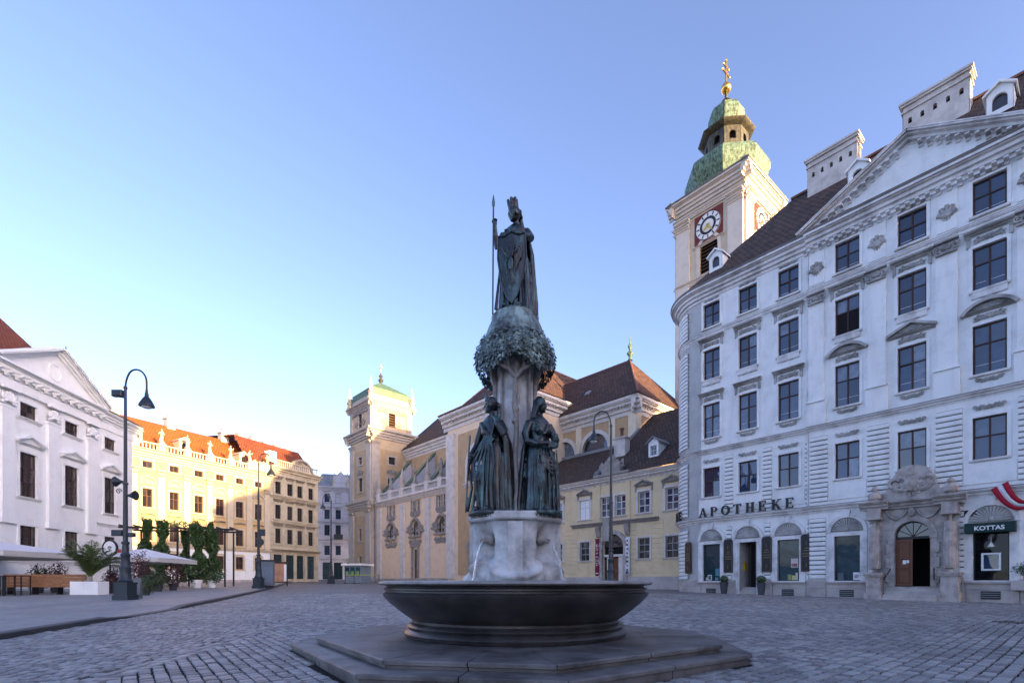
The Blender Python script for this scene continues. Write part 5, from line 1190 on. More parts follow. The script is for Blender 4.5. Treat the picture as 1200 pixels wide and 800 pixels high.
# ================================================================ sunlit yellow palace
def build_yellow():
    T = thing('yellow_palace', 'yellow baroque palace with orange tiled roof, roof statues and sunlit upper floors', 'building', (-41.26,54.1,0), radians(60.71))
    cols = [-3.65,-.9,1.85,4.6,7.35,9.9,12.45,15.05]; W = 1.0; tm = M['yellow_trim']; X1 = 16.75
    rows = [(3.1,4.7),(6.1,8.15),(9.75,11.8),(14.1,14.8)]
    put('wall', facade(-5,X1,0,15.6,[(c-W/2,c+W/2,a,b) for c in cols for a,b in rows],0,.25), M['yellow'], T)
    put('side_wall', MB().box(X1-.2,X1,.02,12,0,15.6), M['yellow'], T)
    for i, c in enumerate(cols):
        for r,(a,b) in enumerate(rows):
            window(T, c, a, b, W, .1, 2, (.6,) if r in (1,2) else ((.5,) if r == 0 else ()), 'frame_wood', 'glass_dark', t=.07)
            put('surround', shared(('ys',r), lambda: MB().box(-W/2-.22,-W/2-.002,-.07,.02,-.1,b-a+.2).box(W/2+.002,W/2+.22,-.07,.02,-.1,b-a+.2).box(-W/2-.219,W/2+.219,-.069,.02,b-a+.002,b-a+.2).box(-W/2-.3,W/2+.3,-.14,.02,-.2,-.08), 'surround'), tm, T, (c,0,a))
            if r == 2:
                put('window_hood', shared(('yh2',), lambda: seg_arch(carving(1.3,.7,83),0,.1,.75,.9,-.2,.02,.3,pi-.3,10), 'window_hood', smooth=50), tm, T, (c,0,b+.4))
            if r == 1: put('window_hood', shared(('yh1',), lambda: seg_arch(MB(),0,-1.6,1.9,2.0,-.3,.02,pi/2-.36,pi/2+.36,8), 'window_hood'), M['carved'], T, (c,0,b+.55))
    bays = [-5.0]+[(cols[k]+cols[k+1])/2 for k in range(len(cols)-1)]+[X1-.45]
    for x in bays:
        p = put('pilaster', MB().box(x-.38,x+.38,-.15,.02,5.9,13.3).box(x-.46,x+.46,-.2,.02,5.5,5.9), tm, T); put('capital', shared(('yc',), lambda: carving(.85,.6,85).box(-.46,.46,-.2,.02,.55,.68), 'capital', smooth=60), tm, p, (x,-.16,13.3))
    for x0, x1 in zip(bays[:-1], bays[1:]):
        for k in range(9):
            c = (x0+x1)/2
            for a, b in ((x0,c-.78),(c+.78,x1)):
                if b-a > .2 and (3+k*.38) < 5.3: put('stone_course', shared(('yrc',round(b-a,1)), lambda: MB().cbox(0,b-a,-.08,.02,0,.34,.03), 'stone_course'), M['clean_white'], T, (a,0,1.9+k*.38))
    put('rusticated_base', facade(-5,X1+.02,0,5.45,[(c-.62,c+.62,2.9,5.0) for c in cols],-.03,.05), M['clean_white'], T)
    put('plinth', MB().box(-5,X1,-.2,.02,0,1.75), M['plinth'], T); put('string_course', MB().mold(cornice_prof(.3,5.35,5.7),-5,X1+.2), tm, T)
    put('entablature', MB().mold(cornice_prof(.2,13.85-.0,14.0,2),-5,X1+.1), tm, T)
    put('eaves_cornice', MB().mold(cornice_prof(.8,15.0,15.9,4),-5,X1+.7), tm, T); put('copper_flashing', MB().mold([(0,15.91),(-.86,15.91),(-.86,16.0),(0,16.15)],-5,X1+.75), M['gold_green'], T)
    bl = put('balustrade', MB().box(-5,X1,-.3,.0,16.05,16.2).box(-5,X1,-.28,-.02,16.78,16.92), tm, T)
    x = -4.8
    while x < X1: put('baluster', shared(('bal',), None, ''), tm, bl, (x,-.15,16.19), scale=(1,1,.84)); x += .36
    for k, x in enumerate(bays):
        put('balustrade_pier', MB().box(x-.35,x+.35,-.4,.1,16.05,17.05), tm, bl)
        s = (k*7)%5; put('roof_statue', shared(('saint2',s), lambda: little_saint(s+3), 'roof_statue', smooth=60), tm, T, (x,-.15,17.05), scale=(.7,.7,.66))
    put('roof', MB().add([(-5,.1,16.1),(X1+.2,.1,16.1),(X1-1.2,5.8,20.9),(-5,5.8,20.9),(X1+.2,12,16.1)],[(0,1,2,3),(1,4,2)]), M['orange_roof'], T, uv=True)
    for x in (1.2,6.2,13.6):
        d = put('dormer', facade(-.6,.6,0,1.3,[(-.3,.3,.3,.8,True)],0,.25).box(-.6,-.55,0,1.6,0,1.3).box(.55,.6,0,1.6,0,1.3).prism([(-.75,1.3),(.75,1.3),(0,1.8)],-.1,1.8), tm, T, (x,.9,16.9)); put('dormer_pane', MB().box(-.3,.3,.12,.14,.3,1.1), M['glass_dark'], d)
    for x in (1.0,7.0,13.8): put('chimney', MB().box(x-.5,x+.5,5.3,6.2,19.6,21.7).box(x-.62,x+.62,5.2,6.3,21.7,21.9).box(x-.3,x+.3,5.5,6.0,21.9,22.4), M['limewash'], T)
    put('attic_ornament', carving(2.2,1.6,88,1.6).box(-.9,.9,-.1,.2,0,.9), tm, T, (15.0,-.35,16.2), smooth=60)
M['gold_green'] = surf('ochre_flashing', (.42,.30,.06), (.26,.19,.05))
build_yellow()

# ================================================================ old cream house with red mansard, grey house closing the street
def build_cream_house():
    T = thing('stucco_house', 'narrow four-storey cream stucco house with red mansard roof next to the yellow palace', 'building', (-33.07,68.7,0), radians(64.6))
    cols = [1.3,3.3,5.05,7.05]; W = .95; tm = M['old_cream']; X1 = 8.5
    rows = [(6.85,8.9),(10.25,12.2),(13.7,15.4)]; ops = [(c-W/2,c+W/2,a,b) for c in cols for a,b in rows]+[(c-.75,c+.75,1.9,5.3) for c in cols]
    put('wall', facade(0,X1,0,17,ops,0,.25), tm, T); put('side_wall', MB().box(X1-.2,X1,.02,12,0,17), tm, T); put('side_wall', MB().box(0,.2,.02,12,0,17), tm, T)
    for c in cols:
        for r,(a,b) in enumerate(rows):
            window(T, c, a, b, W, .1, 2, (.62,), 'frame_dark', 'glass_dark', split=False)
            put('surround', shared(('cs',r), lambda: MB().box(-W/2-.18,-W/2,-.1,.02,-.1,b-a+.15).box(W/2,W/2+.18,-.1,.02,-.1,b-a+.15).box(-W/2-.3,W/2+.3,-.2,.02,-.22,-.08), 'surround'), tm, T, (c,0,a))
            put('window_hood', shared(('chd',r), lambda: carving(1.5,.75,90+r,1.4).box(-.75,.75,-.35,.02,.45,.55), 'window_hood', smooth=50), M['carved_cream'], T, (c,-.05,b+.2))
        window(T, c, 1.9, 5.3, 1.5, .15, 2, (.72,), 'frame_dark', 'glass_shop', split=False)
    for x in (.25,2.3,4.15,6.05,8.2): put('shop_pier', MB().box(x-.22,x+.22,-.2,.02,.8,5.5), tm, T)
    for z, pr, h in ((5.5,.5,.5),(9.6,.2,.25),(13.0,.4,.4),(16.6,.7,.8)): put('cornice', MB().mold(cornice_prof(pr,z,z+h,3),-.1,X1+.3), tm, T)
    put('balcony', MB().box(.4,8.2,-.8,0,5.95,6.1), tm, T); bl = put('balustrade', MB().box(.4,8.2,-.4,-.1,17.4,17.55).box(.4,8.2,-.4,-.1,18.2,18.35), tm, T)
    for k in range(22): put('baluster', shared(('bal',), None, ''), tm, bl, (.6+k*.35,-.25,17.52))
    put('attic_gable', seg_arch(carving(3.2,2.2,95,2.0),0,.0,1.9,2.2,-.4,.05,.2,pi-.2,12).prism([(-1.8,-.2),(1.8,-.2),(1.6,1.2),(0,2.0),(-1.6,1.2)],-.15,.2), M['carved_cream'], T, (5.1,-.1,17.0), smooth=50)
    put('roof', MB().add([(-3,.6,17.4),(X1,.6,17.4),(X1-.8,3.2,21.2),(-3,3.2,21.2),(X1-.8,10,21.8),(-3,10,21.8),(X1,12,17.4)],[(0,1,2,3),(3,2,4,5),(1,6,4,2)]), M['red_roof'], T, uv=True)
    for x in (1.5,): put('dormer', MB().box(x-.6,x+.6,1.2,3,18.2,19.8), M['clean_white'], T)
    for k in range(5): put('chimney', MB().box(-2+k*2.2,-1.2+k*2.2,3.6+.3*k,4.4+.3*k,20.8,21.9+.1*(k%2)), M['limewash'], T)
M['carved_cream'] = surf('carved_cream_stucco', (.38,.33,.25), (.17,.15,.12), scale=2.5, fine=10)
build_cream_house()
def build_grey_house(x0, y0, ang, wid, zt, cols, label, name='grey_house', mat='grey_stucco', roofm='zinc'):
    T = thing(name, label, 'building', (x0,y0,0), ang); m = M[mat]; W = .95
    rows = [(6.6,8.4),(10.3,12.3),(13.4,15.2),(16.6,18.2)]; rows = [r for r in rows if r[1] < zt-1]
    put('wall', facade(0,wid,0,zt,[(c-W/2,c+W/2,a,b) for c in cols for a,b in rows]+[(c-.8,c+.8,2.0,5.2) for c in cols],0,.25), m, T)
    put('side_wall', MB().box(0,.2,.02,10,0,zt), m, T); put('side_wall', MB().box(wid-.2,wid,.02,10,0,zt), m, T)
    for c in cols:
        for a, b in rows:
            window(T, c, a, b, W, .1, 2, (.62,), 'frame_dark', 'glass', split=False)
            put('window_hood', shared(('ghd',mat), lambda: carving(1.3,.6,97).box(-.7,.7,-.3,.02,.4,.5), 'window_hood', smooth=50), m, T, (c,-.04,b+.1))
            put('sill', shared(('gsl',mat), lambda: MB().box(-.65,.65,-.2,.02,-.15,0), 'sill'), m, T, (c,0,a))
        window(T, c, 2.0, 5.2, 1.6, .1, 2, (.7,), 'frame_dark', 'glass_shop', split=False)
    for z, pr, h in ((5.6,.4,.45),(9.3,.3,.3),(12.7,.25,.25),(zt-.7,.6,.8)): put('cornice', MB().mold(cornice_prof(pr,z,z+h,3),-.1,wid+.2), m, T)
    put('roof', MB().add([(-.3,-.4,zt+.1),(wid+.3,-.4,zt+.1),(wid-.5,2.2,zt+3),(.5,2.2,zt+3),(wid-.5,9,zt+3.4),(.5,9,zt+3.4),(wid+.3,10,zt),(-.3,10,zt)],[(0,1,2,3),(3,2,4,5),(1,6,4,2),(0,3,5,7)]), M[roofm], T, uv=True)
    return T
T = build_grey_house(-36.7,95,radians(13.8),7.4,19.4,[1.7,3.7,6.1],'pale grey stucco house with slate mansard closing the far street')
put('roof_gable', MB().prism([(-1.3,0),(1.3,0),(1.1,1.9),(0,3.0),(-1.1,1.9)],-.2,.2).box(-.35,.35,-.25,.0,.6,1.6), M['grey_stucco'], T, (4.2,-.1,19.5))
for x in (3.0,5.4): put('roof_obelisk', shared(('obel',), None, ''), M['clean_white'], T, (x,-.1,19.4))
put('iron_balcony', MB().box(3.0,4.6,-.7,0,9.55,9.65).box(3.0,4.6,-.7,-.66,9.65,10.5), M['iron'], T)
put('yellow_shop_sign', MB().box(5.6,7.2,-.5,-.4,5.2,5.9), plain('yellow_sign', (.5,.4,.02), .5), T)
build_grey_house(-52,92,radians(10),14,17,[2,5,8,11],'grey stucco house half hidden in the side street beyond the mansard house',mat='grey_stucco')
T = build_grey_house(-29.3,97.0,radians(13.8),12,22.5,[1.7,4.2,6.7,9.2],'tall whitish house in the gap beside the bell tower',name='white_house',mat='white_trim')

# ================================================================ houses behind the camera: they stand around the square and shade it
def shade_house(label, x0, y0, ang, wid, dep, ze, zr):
    T = thing('street_house', label, 'building', (x0,y0,0), ang, 'houses behind the viewer'); m = M['cream_pale']
    n = int(wid/3.2); cols = [wid*(k+.5)/n for k in range(n)]
    mb = facade(0,wid,-2,ze,[(c-.6,c+.6,z,z+2.1) for c in cols for z in np.arange(3,ze-3,4.)],0,.2)
    mb.box(0,.2,.02,dep,-2,ze).box(wid-.2,wid,.02,dep,-2,ze).box(0,wid,dep-.2,dep,-2,ze); put('wall', mb, m, T)
    put('window_glass', MB().box(.3,wid-.3,.21,.25,1,ze-1), M['glass_dark'], T)
    put('cornice', MB().mold(cornice_prof(.6,ze-.7,ze),-.3,wid+.3), m, T)
    put('roof', MB().add([(-.5,-.6,ze),(wid+.5,-.6,ze),(wid+.5,dep/2,zr),(-.5,dep/2,zr),(wid+.5,dep+.6,ze),(-.5,dep+.6,ze)],[(0,1,2,3),(3,2,4,5),(1,4,2),(0,3,5)]), M['dark_roof'], T, uv=True)
for k, (x, w, ze, zr) in enumerate(((26.,16,23,27),(42.5,18,23.5,27),(61,20,19.5,23),(81.5,22,20,23),(104,26,23,27))):
    p = palace_pt(x,0); shade_house(['house with dark roof beyond the end of the palace','second house beyond the end of the palace','third house beyond the end of the palace','fourth house beyond the end of the palace','fifth house beyond the end of the palace'][k], p[0], p[1], radians(-49.89), w, 14, ze, zr)
S2, m2 = SUN_AZ, Vector((-SUN_AZ.y, SUN_AZ.x))
q = S2*42+m2*(14.4); shade_house('tall palace standing behind the viewer across the square', q.x, q.y, atan2(-m2.y,-m2.x), 46, 16, 30.5, 34)

# ================================================================ the fountain
FX, FY = FC.x, FC.y; Z_STEP = .42
FT = thing('fountain', 'dark granite fountain with octagonal steps, round basin, marble pedestal and leafy oak column', 'fountain', (FX,FY,0))
def step_stones(grow, zt, zb, inner, per):
    pts, _ = oct_pts(grow); pin, _ = oct_pts(grow-inner)
    pts = [(a-FX,b-FY) for a,b in pts]; pin = [(a-FX,b-FY) for a,b in pin]
    for k in range(8):
        p0, p1, q0, q1 = pts[k], pts[(k+1)%8], pin[k], pin[(k+1)%8]
        n = per[k%2]
        for j in range(n):
            t0, t1 = j/n+.0035, (j+1)/n-.0035
            L = lambda a,b,t: (a[0]+(b[0]-a[0])*t, a[1]+(b[1]-a[1])*t)
            o0,o1,i0,i1 = L(p0,p1,t0),L(p0,p1,t1),L(q0,q1,t0),L(q0,q1,t1)
            mid = L(L(p0,p1,.5),(0,0),0); nl = sqrt(mid[0]**2+mid[1]**2); nn = (mid[0]/nl, mid[1]/nl)
            def sh(p, d): return (p[0]-nn[0]*d, p[1]-nn[1]*d)
            prof = [(0.05,zb),(.05,zt-.075),(0.0,zt-.06),(-.0,zt-.018),(.02,zt)]
            dz = random.uniform(-.003,.003)
            A0 = [(*sh(o0,d),z+dz) for d,z in prof]+[(*i0,zt+dz),(*i0,zb)]; A1 = [(*sh(o1,d),z+dz) for d,z in prof]+[(*i1,zt+dz),(*i1,zb)]
            n7 = len(A0); fs = [tuple(range(n7)), tuple(range(2*n7-1,n7-1,-1))]+[(i,i+n7,(i+1)%n7+n7,(i+1)%n7) for i in range(n7)]
            put('step_stone', MB().add(A0+A1,fs), M['step'], FT)
step_stones(.40, .305, -.1, .95, (2,2)); step_stones(0., Z_STEP, -.02, 1.15, (2,2)); 
inn = [(a-FX,b-FY) for a,b in oct_pts(-1.155)[0]]
put('basin_floor_slab', MB().plate(inn, -.02, Z_STEP), M['step'], FT)
bp = [(2.02,.42),(2.1,.43),(2.14,.5),(2.1,.56),(2.05,.585),(2.09,.62),(2.06,.66),(1.98,.69),(1.98,.73),(2.06,.78),(2.22,.9),(2.38,1.03),(2.48,1.13),(2.52,1.19),(2.53,1.22),(2.46,1.245),(2.46,1.27),(2.5,1.285),(2.5,1.31),(2.44,1.325),(2.45,1.35),(2.56,1.365),(2.59,1.39),(2.58,1.42),(2.5,1.435),(2.3,1.43),(2.25,1.4),(2.2,1.1),(1.0,.95)]
bs_ = put('basin', MB().lathe([(r*.988,z) for r,z in bp], 96, cap=False), M['granite'], FT, smooth=35)
put('basin_lip', MB().lathe([(r*.99,z+.003) for r,z in [(2.47,1.352),(2.56,1.366),(2.592,1.39),(2.582,1.42),(2.5,1.436),(2.3,1.432)]], 96, cap=False), M['lip'], bs_, smooth=50)
def water_mat():
    m, nt, bs = nodes('basin_water'); bs.inputs['Base Color'].default_value = (.02,.03,.03,1); bs.inputs['Roughness'].default_value = .04; bs.inputs['Specular IOR Level'].default_value = .6
    bump(nt, bs, noise(nt, 9, 3), .4, .03); return m
M['water'] = water_mat()
put('basin_water', MB().plate([(2.2*cos(2*pi*k/48),2.2*sin(2*pi*k/48)) for k in range(48)],1.18,1.21), M['water'], FT)
def jet_mat():
    m, nt, bs = nodes('falling_water'); bs.inputs['Base Color'].default_value = (.85,.9,.95,1); bs.inputs['Roughness'].default_value = .08
    bs.inputs['Transmission Weight'].default_value = .75; bs.inputs['IOR'].default_value = 1.33; bump(nt, bs, noise(nt, 30, 4, stretch=(1,1,.4)), .7, .03); return m
M['jet'] = jet_mat()
# pedestal: four-sided marble drum with hollowed niches and carved waves at its foot
def pedestal():
    nu, nv = 96, 40; rr = []
    for j in range(nv+1):
        t = j/nv; z = 1.0+1.5*t; ring = []
        for i in range(nu):
            a = 2*pi*i/nu; f = a+pi/2                      # f = 0 points to the viewer's side corner
            sq = .80/max(abs(cos(a-pi/4+pi/4)), abs(sin(a-pi/4+pi/4)))**.55 if False else .80
            c4 = cos(4*(a+pi/2))                            # +1 at the four corners facing front, right, back, left
            r = .80+.035*max(0, c4)**3
            nich = max(0, -c4)**2
            r -= .13*nich*math.exp(-((z-2.05)/.34)**2)+.06*nich
            wv = 1.62+.16*cos(4*(a+pi/2)+pi)+.05*sin(7*a)
            wave = .15*math.exp(-((z-wv)/.10)**2)+.13*math.exp(-((z-wv+.22)/.16)**2)*(.6+.4*sin(6*a+1))
            wave += .035*sin(9*a+11*z)*(1-t)+.02*sin(17*a-13*z+2*sin(5*a))*(1-t)+.012*sin(23*a+19*z)
            arch = math.exp(-((abs(((a+pi/2+pi/4) % (pi/2))-pi/4)-pi/4+.0)/.16)**2)
            r -= .16*arch*math.exp(-((z-2.0)/.34)**4)
            r += wave; 
            if t > .9: r += .05*((t-.9)/.1)**2
            ring.append((r*cos(a), r*sin(a), z))
        rr.append(ring)
    return MB().rings(rr)
put('pedestal', pedestal(), M['marble'], FT, smooth=60)
for k in range(4):
    a = -pi/2+k*pi/2; put('pedestal_pilaster', MB().box(-.13,.13,-.87,-.7,1.45,2.5).xf(Matrix.Rotation(a+pi/2,4,'Z')), M['marble'], FT)
slab = put('inscribed_slab', MB().lathe([(.80,2.48),(.90,2.52),(.93,2.53),(.95,2.56),(.95,2.66),(.93,2.68),(.3,2.685)],8,rot=pi/8,cap=False), M['marble'], FT)
for txt, a, n in (('FERDINAND I.',-pi*.75,0),('VON SCHWANTHAL',-pi*.25,1)):
    r = .952*cos(pi/8); put('inscription', text_mesh(txt,.088 if n == 0 else .082,.003,'inscription'), M['void'], slab, (r*cos(a),r*sin(a),2.582), (pi/2,0,a+pi/2))
for k in range(4):
    a = -pi/4+k*pi/2; c, s = cos(a), sin(a)
    put('spout', MB().tube([(c*.6,s*.6,2.16),(c*.76,s*.76,2.18),(c*.86,s*.86,2.15)],[.07,.05,.045],8).ell((c*.66,s*.66,2.2),(.09,.09,.11),10,7), M['bark'], FT, smooth=60)
    for d in (.06,):
        pts = [(c*(.84+.33*q)-s*d*(.4+q), s*(.84+.33*q)+c*d*(.4+q), 2.14-.93*q*q) for q in np.linspace(0,1,12)]
        put('water_jet', MB().tube(pts, [.012+.012*q+.006*sin(q*31) for q in np.linspace(0,1,12)], 7), M['jet'], FT, smooth=80)
    put('splash', leaf_ball(.13,60,k,.02,.6,.2), M['jet'], FT, (c*1.17,s*1.17,1.24), kind='stuff')
# column: marble shaft with oak trunks that carry a crown of leaves
sh_ = []
for z, r in ((2.68,.42),(3.1,.38),(4.2,.355),(5.3,.35),(5.75,.36)):
    sh_.append([(r*(1-.06*abs(sin(2*a)))*cos(a), r*(1-.06*abs(sin(2*a)))*sin(a), z) for a in np.linspace(0,2*pi,33)[:-1]])
put('column_shaft', MB().rings(sh_), M['marble'], FT, smooth=60)
for k in range(4):
    a = -pi/2+k*pi/2+.03; c, s = cos(a), sin(a)
    P3 = lambda r, z, da=0.: (r*cos(a+da), r*sin(a+da), z)
    tr = MB().tube([P3(.44,2.68),P3(.42,3.1,.05),P3(.39,3.7,-.04),P3(.385,4.3,.03),P3(.385,4.8,-.05),P3(.385,5.3),P3(.42,5.62,.05)],[.09,.05,.045,.045,.045,.048,.04],8)
    for d in (-1,1):
        tr.tube([P3(.40,5.22),P3(.46,5.36,.3*d),P3(.55,5.42,.55*d),P3(.64,5.5,.8*d)],[.05,.038,.034,.028],7); tr.tube([P3(.46,5.38,.3*d),P3(.6,5.6,.33*d)],[.03,.022],6)
        tr.tube([P3(.37,4.62+.1*d),P3(.45,4.72+.1*d,.1*d),P3(.43,4.86+.1*d,.16*d)],[.04,.026,.012],6)
    for _ in range(3): z = random.uniform(3.,4.7); tr.ell(P3(.38,z,random.uniform(-.1,.1)),(.06,.06,.06),7,5)
    put('oak_trunk', tr, M['bark'], FT, smooth=60)
    a2 = a+pi/4; put('corner_trunk', MB().tube([(.38*cos(a2),.38*sin(a2),2.68),(.365*cos(a2),.365*sin(a2),4.2),(.37*cos(a2),.37*sin(a2),5.35),(.45*cos(a2),.45*sin(a2),5.65)],[.05,.028,.03,.03],7), M['bark'], FT, smooth=60)
cap_prof = [(.30,5.72),(.52,5.74),(.64,5.66),(.68,5.62),(.71,5.74),(.68,5.88),(.63,6.0),(.575,6.14),(.525,6.28),(.48,6.38),(.45,6.46),(.46,6.50),(.43,6.52),(.38,6.54),(.0,6.56)]
put('crown_cap', MB().lathe(cap_prof,40,cap=False), M['bronze_green'], FT, smooth=50)
def oak_leaves():
    mb = MB(); rd = random.Random(3)
    for _ in range(3000):
        a = rd.uniform(0,2*pi); lob = .5+.5*cos(4*(a+pi/4)); z0 = 5.56-.22*lob; t = rd.random()**1.5
        under = rd.random() < .18
        z = z0+(6.10-z0)*t; r = float(np.interp(z,[5.3,5.5,5.62,5.75,5.9,6.04,6.12],[.69,.73,.75,.75,.71,.64,.59]))+rd.uniform(-.025,.03)
        if under: z = z0+rd.uniform(0,.12); r = rd.uniform(.5,.68)
        n = Vector((cos(a),sin(a),(z-5.6)*.9)).normalized(); c = Vector((r*cos(a),r*sin(a),z))
        d = (Vector((0,0,-1))+Vector((rd.uniform(-1,1),rd.uniform(-1,1),rd.uniform(-.4,.8)))); d = (d-n*d.dot(n)).normalized(); e = n.cross(d)
        L = rd.uniform(.035,.07); w = L*.5; lift = rd.uniform(-.005,.035); P = [(0,.15),(.25,.9),(.4,.45),(.6,1.0),(.75,.45),(1,.1)]
        vs = [c+d*L*q+e*w*ww+n*lift*q for q,ww in P]+[c+d*L*q-e*w*ww+n*lift*q for q,ww in P[::-1]]
        mb.add(vs,[tuple(range(len(vs)))])
    for _ in range(300):
        a = rd.uniform(0,2*pi); z = rd.uniform(5.5,6.0); r = float(np.interp(z,[5.5,5.7,6.0],[.71,.735,.63])); mb.ell((r*cos(a),r*sin(a),z),(.018,.018,.024),6,4)
    return mb
put('oak_leaves', oak_leaves(), M['bronze_green'], FT, kind='stuff')

# ---------------------------------------------------------------- bronze statues
def bake(mb, voxel, name, smooth_it=3, dec=None):
    me = mb.mesh('tmp'); ob = bpy.data.objects.new('tmp', me); COL.objects.link(ob)
    r = ob.modifiers.new('r','REMESH'); r.mode = 'VOXEL'; r.voxel_size = voxel
    s = ob.modifiers.new('s','SMOOTH'); s.iterations = smooth_it; s.factor = .5
    dg = bpy.context.evaluated_depsgraph_get(); out = bpy.data.meshes.new_from_object(ob.evaluated_get(dg)); out.name = name
    bpy.data.objects.remove(ob); bpy.data.meshes.remove(me)
    out.polygons.foreach_set('use_smooth',[True]*len(out.polygons)); return out
def ring(z, cx, cy, rx, ry, amp=0., k=9, ph=0., n=48):
    return [(cx+rx*(1+amp*sin(k*a+ph)+amp*.5*sin((k*2+1)*a+ph*2.3))*cos(a), cy+ry*(1+amp*sin(k*a+ph)+amp*.5*sin((k*2+1)*a+ph*2.3))*sin(a), z) for a in np.linspace(0,2*pi,n+1)[:-1]]
def head(mb, c, yaw, tilt, hair='long', crown=None):
    h = MB()
    h.ell((0,0,0),(.098,.118,.142),18,12)                      # skull
    h.ell((0,-.062,-.055),(.07,.066,.085),14,9)                # jaw
    h.tube([(0,-.112,.028),(0,-.140,-.022),(0,-.120,-.035)],[.014,.024,.016],8)   # nose
    for s in (-1,1):
        h.ell((s*.04,-.108,.036),(.034,.018,.012),8,6)         # brow
        h.ell((s*.038,-.104,.012),(.018,.014,.011),8,6)        # eye
        h.ell((s*.046,-.088,-.03),(.026,.026,.026),8,6)        # cheek
        h.ell((s*.1,.0,-.005),(.014,.026,.036),8,6)            # ear
    h.ell((0,-.118,-.064),(.03,.014,.008),8,5); h.ell((0,-.114,-.08),(.024,.014,.009),8,5); h.ell((0,-.108,-.115),(.03,.025,.022),8,6)
    h.tube([(0,.02,-.08),(0,.03,-.22),(0,.03,-.3)],[.062,.06,.075],12)            # neck
    hp = [(.0,.02,.07,.112,.125,.11)]
    for x,y,z,a,b,c_ in hp: h.ell((x,y,z),(a,b,c_),16,10)
    for s in (-1,1):
        h.ell((s*.085,.0,.03),(.035,.09,.09),10,7)
        for k in range(5):
            q = k/4
            if hair == 'long': h.tube([(s*.05*(1+q*.6),-.05+.16*q,.12-.03*q),(s*.11,.0+.1*q,-.02),(s*.12,.06+.07*q,-.2),(s*(.1+.04*q),.08+.05*q,-.38)],[.03,.034,.034,.018],7)
            else: h.tube([(s*.03,-.075+.16*q,.115),(s*.09,-.04+.15*q,.06),(s*.06,.12,-.02)],[.022,.03,.03],7)
    if hair != 'long': h.ell((0,.15,-.01),(.075,.07,.08),12,8); h.tube([(0,.16,-.05),(.02,.17,-.2),(0,.16,-.34)],[.05,.045,.02],8)
    if crown == 'mural':
        h.lathe([(.10,.12),(.11,.15),(.10,.2),(.105,.22),(.09,.225)],16,(0,.01))
        for k in range(6):
            a = k*pi/3; h.box(.085*cos(a)-.026,.085*cos(a)+.026,.01+.085*sin(a)-.026,.01+.085*sin(a)+.026,.18,.30)
    if crown == 'diadem':
        for k in range(7):
            a = -pi/2+(k-3)*.36; h.tube([(.1*cos(a),.01+.115*sin(a),.09),(.112*cos(a),.01+.125*sin(a),.19 if k % 2 else .22)],[.024,.01],6)
    Mx = Matrix.Translation(c) @ Matrix.Rotation(yaw,4,'Z') @ Matrix.Rotation(tilt,4,'X')
    h.xf(Mx); mb.add(h.v,h.f)
def hand(mb, p, d, n, curl=.5, s=1.):
    """palm at p pointing along d, palm side n; four unequal bent fingers and a thumb"""
    p, d, n = Vector(p), Vector(d).normalized(), Vector(n).normalized(); e = d.cross(n).normalized()
    mb.tube([p-d*.02*s, p+d*.03*s, p+d*.085*s],[.034*s,.042*s,.036*s],10)
    for k, L in enumerate((.075,.088,.082,.064)):
        o = p+d*.085*s+e*(k-1.5)*.021*s; a = o+d*L*.45*s*cos(curl)+n*L*.45*s*sin(curl); b = a+d*L*.5*s*cos(curl*2.2)+n*L*.5*s*sin(curl*2.2)
        mb.tube([o-d*.02*s,o,a,b],[.013*s,.0125*s,.0115*s,.0095*s],7)
    o = p+d*.02*s-e*.036*s; mb.tube([o,o-e*.03*s+d*.03*s+n*.015*s,o-e*.025*s+d*.065*s+n*.035*s],[.016*s,.014*s,.011*s],7)
def folds(mb, paths, r=.03):
    for P in paths:
        n = len(P); mb.tube(P,[r*(.55+.6*(i/(n-1))) for i in range(n)],7)
def body(mb, lean=0., hipx=0., seed=1, amp=.055):
    rd = random.Random(seed); R_ = []
    for z,rx,ry,am in ((0,.37,.30,1.3),(.05,.36,.295,1.3),(.25,.325,.265,1.2),(.5,.30,.25,1.1),(.75,.285,.235,1.),(.95,.275,.225,.8),(1.1,.262,.21,.6),(1.22,.235,.185,.4),(1.34,.195,.155,.25),(1.44,.2,.16,.2),(1.55,.225,.175,.15),(1.66,.245,.16,.1),(1.74,.225,.135,0),(1.8,.15,.1,0),(1.84,.085,.08,0)):
        q = z/1.84; R_.append(ring(z, hipx*sin(pi*min(1,q*1.2))+lean*q, 0, rx, ry, amp*am, 10, z*.9+seed))
    mb.rings(R_)
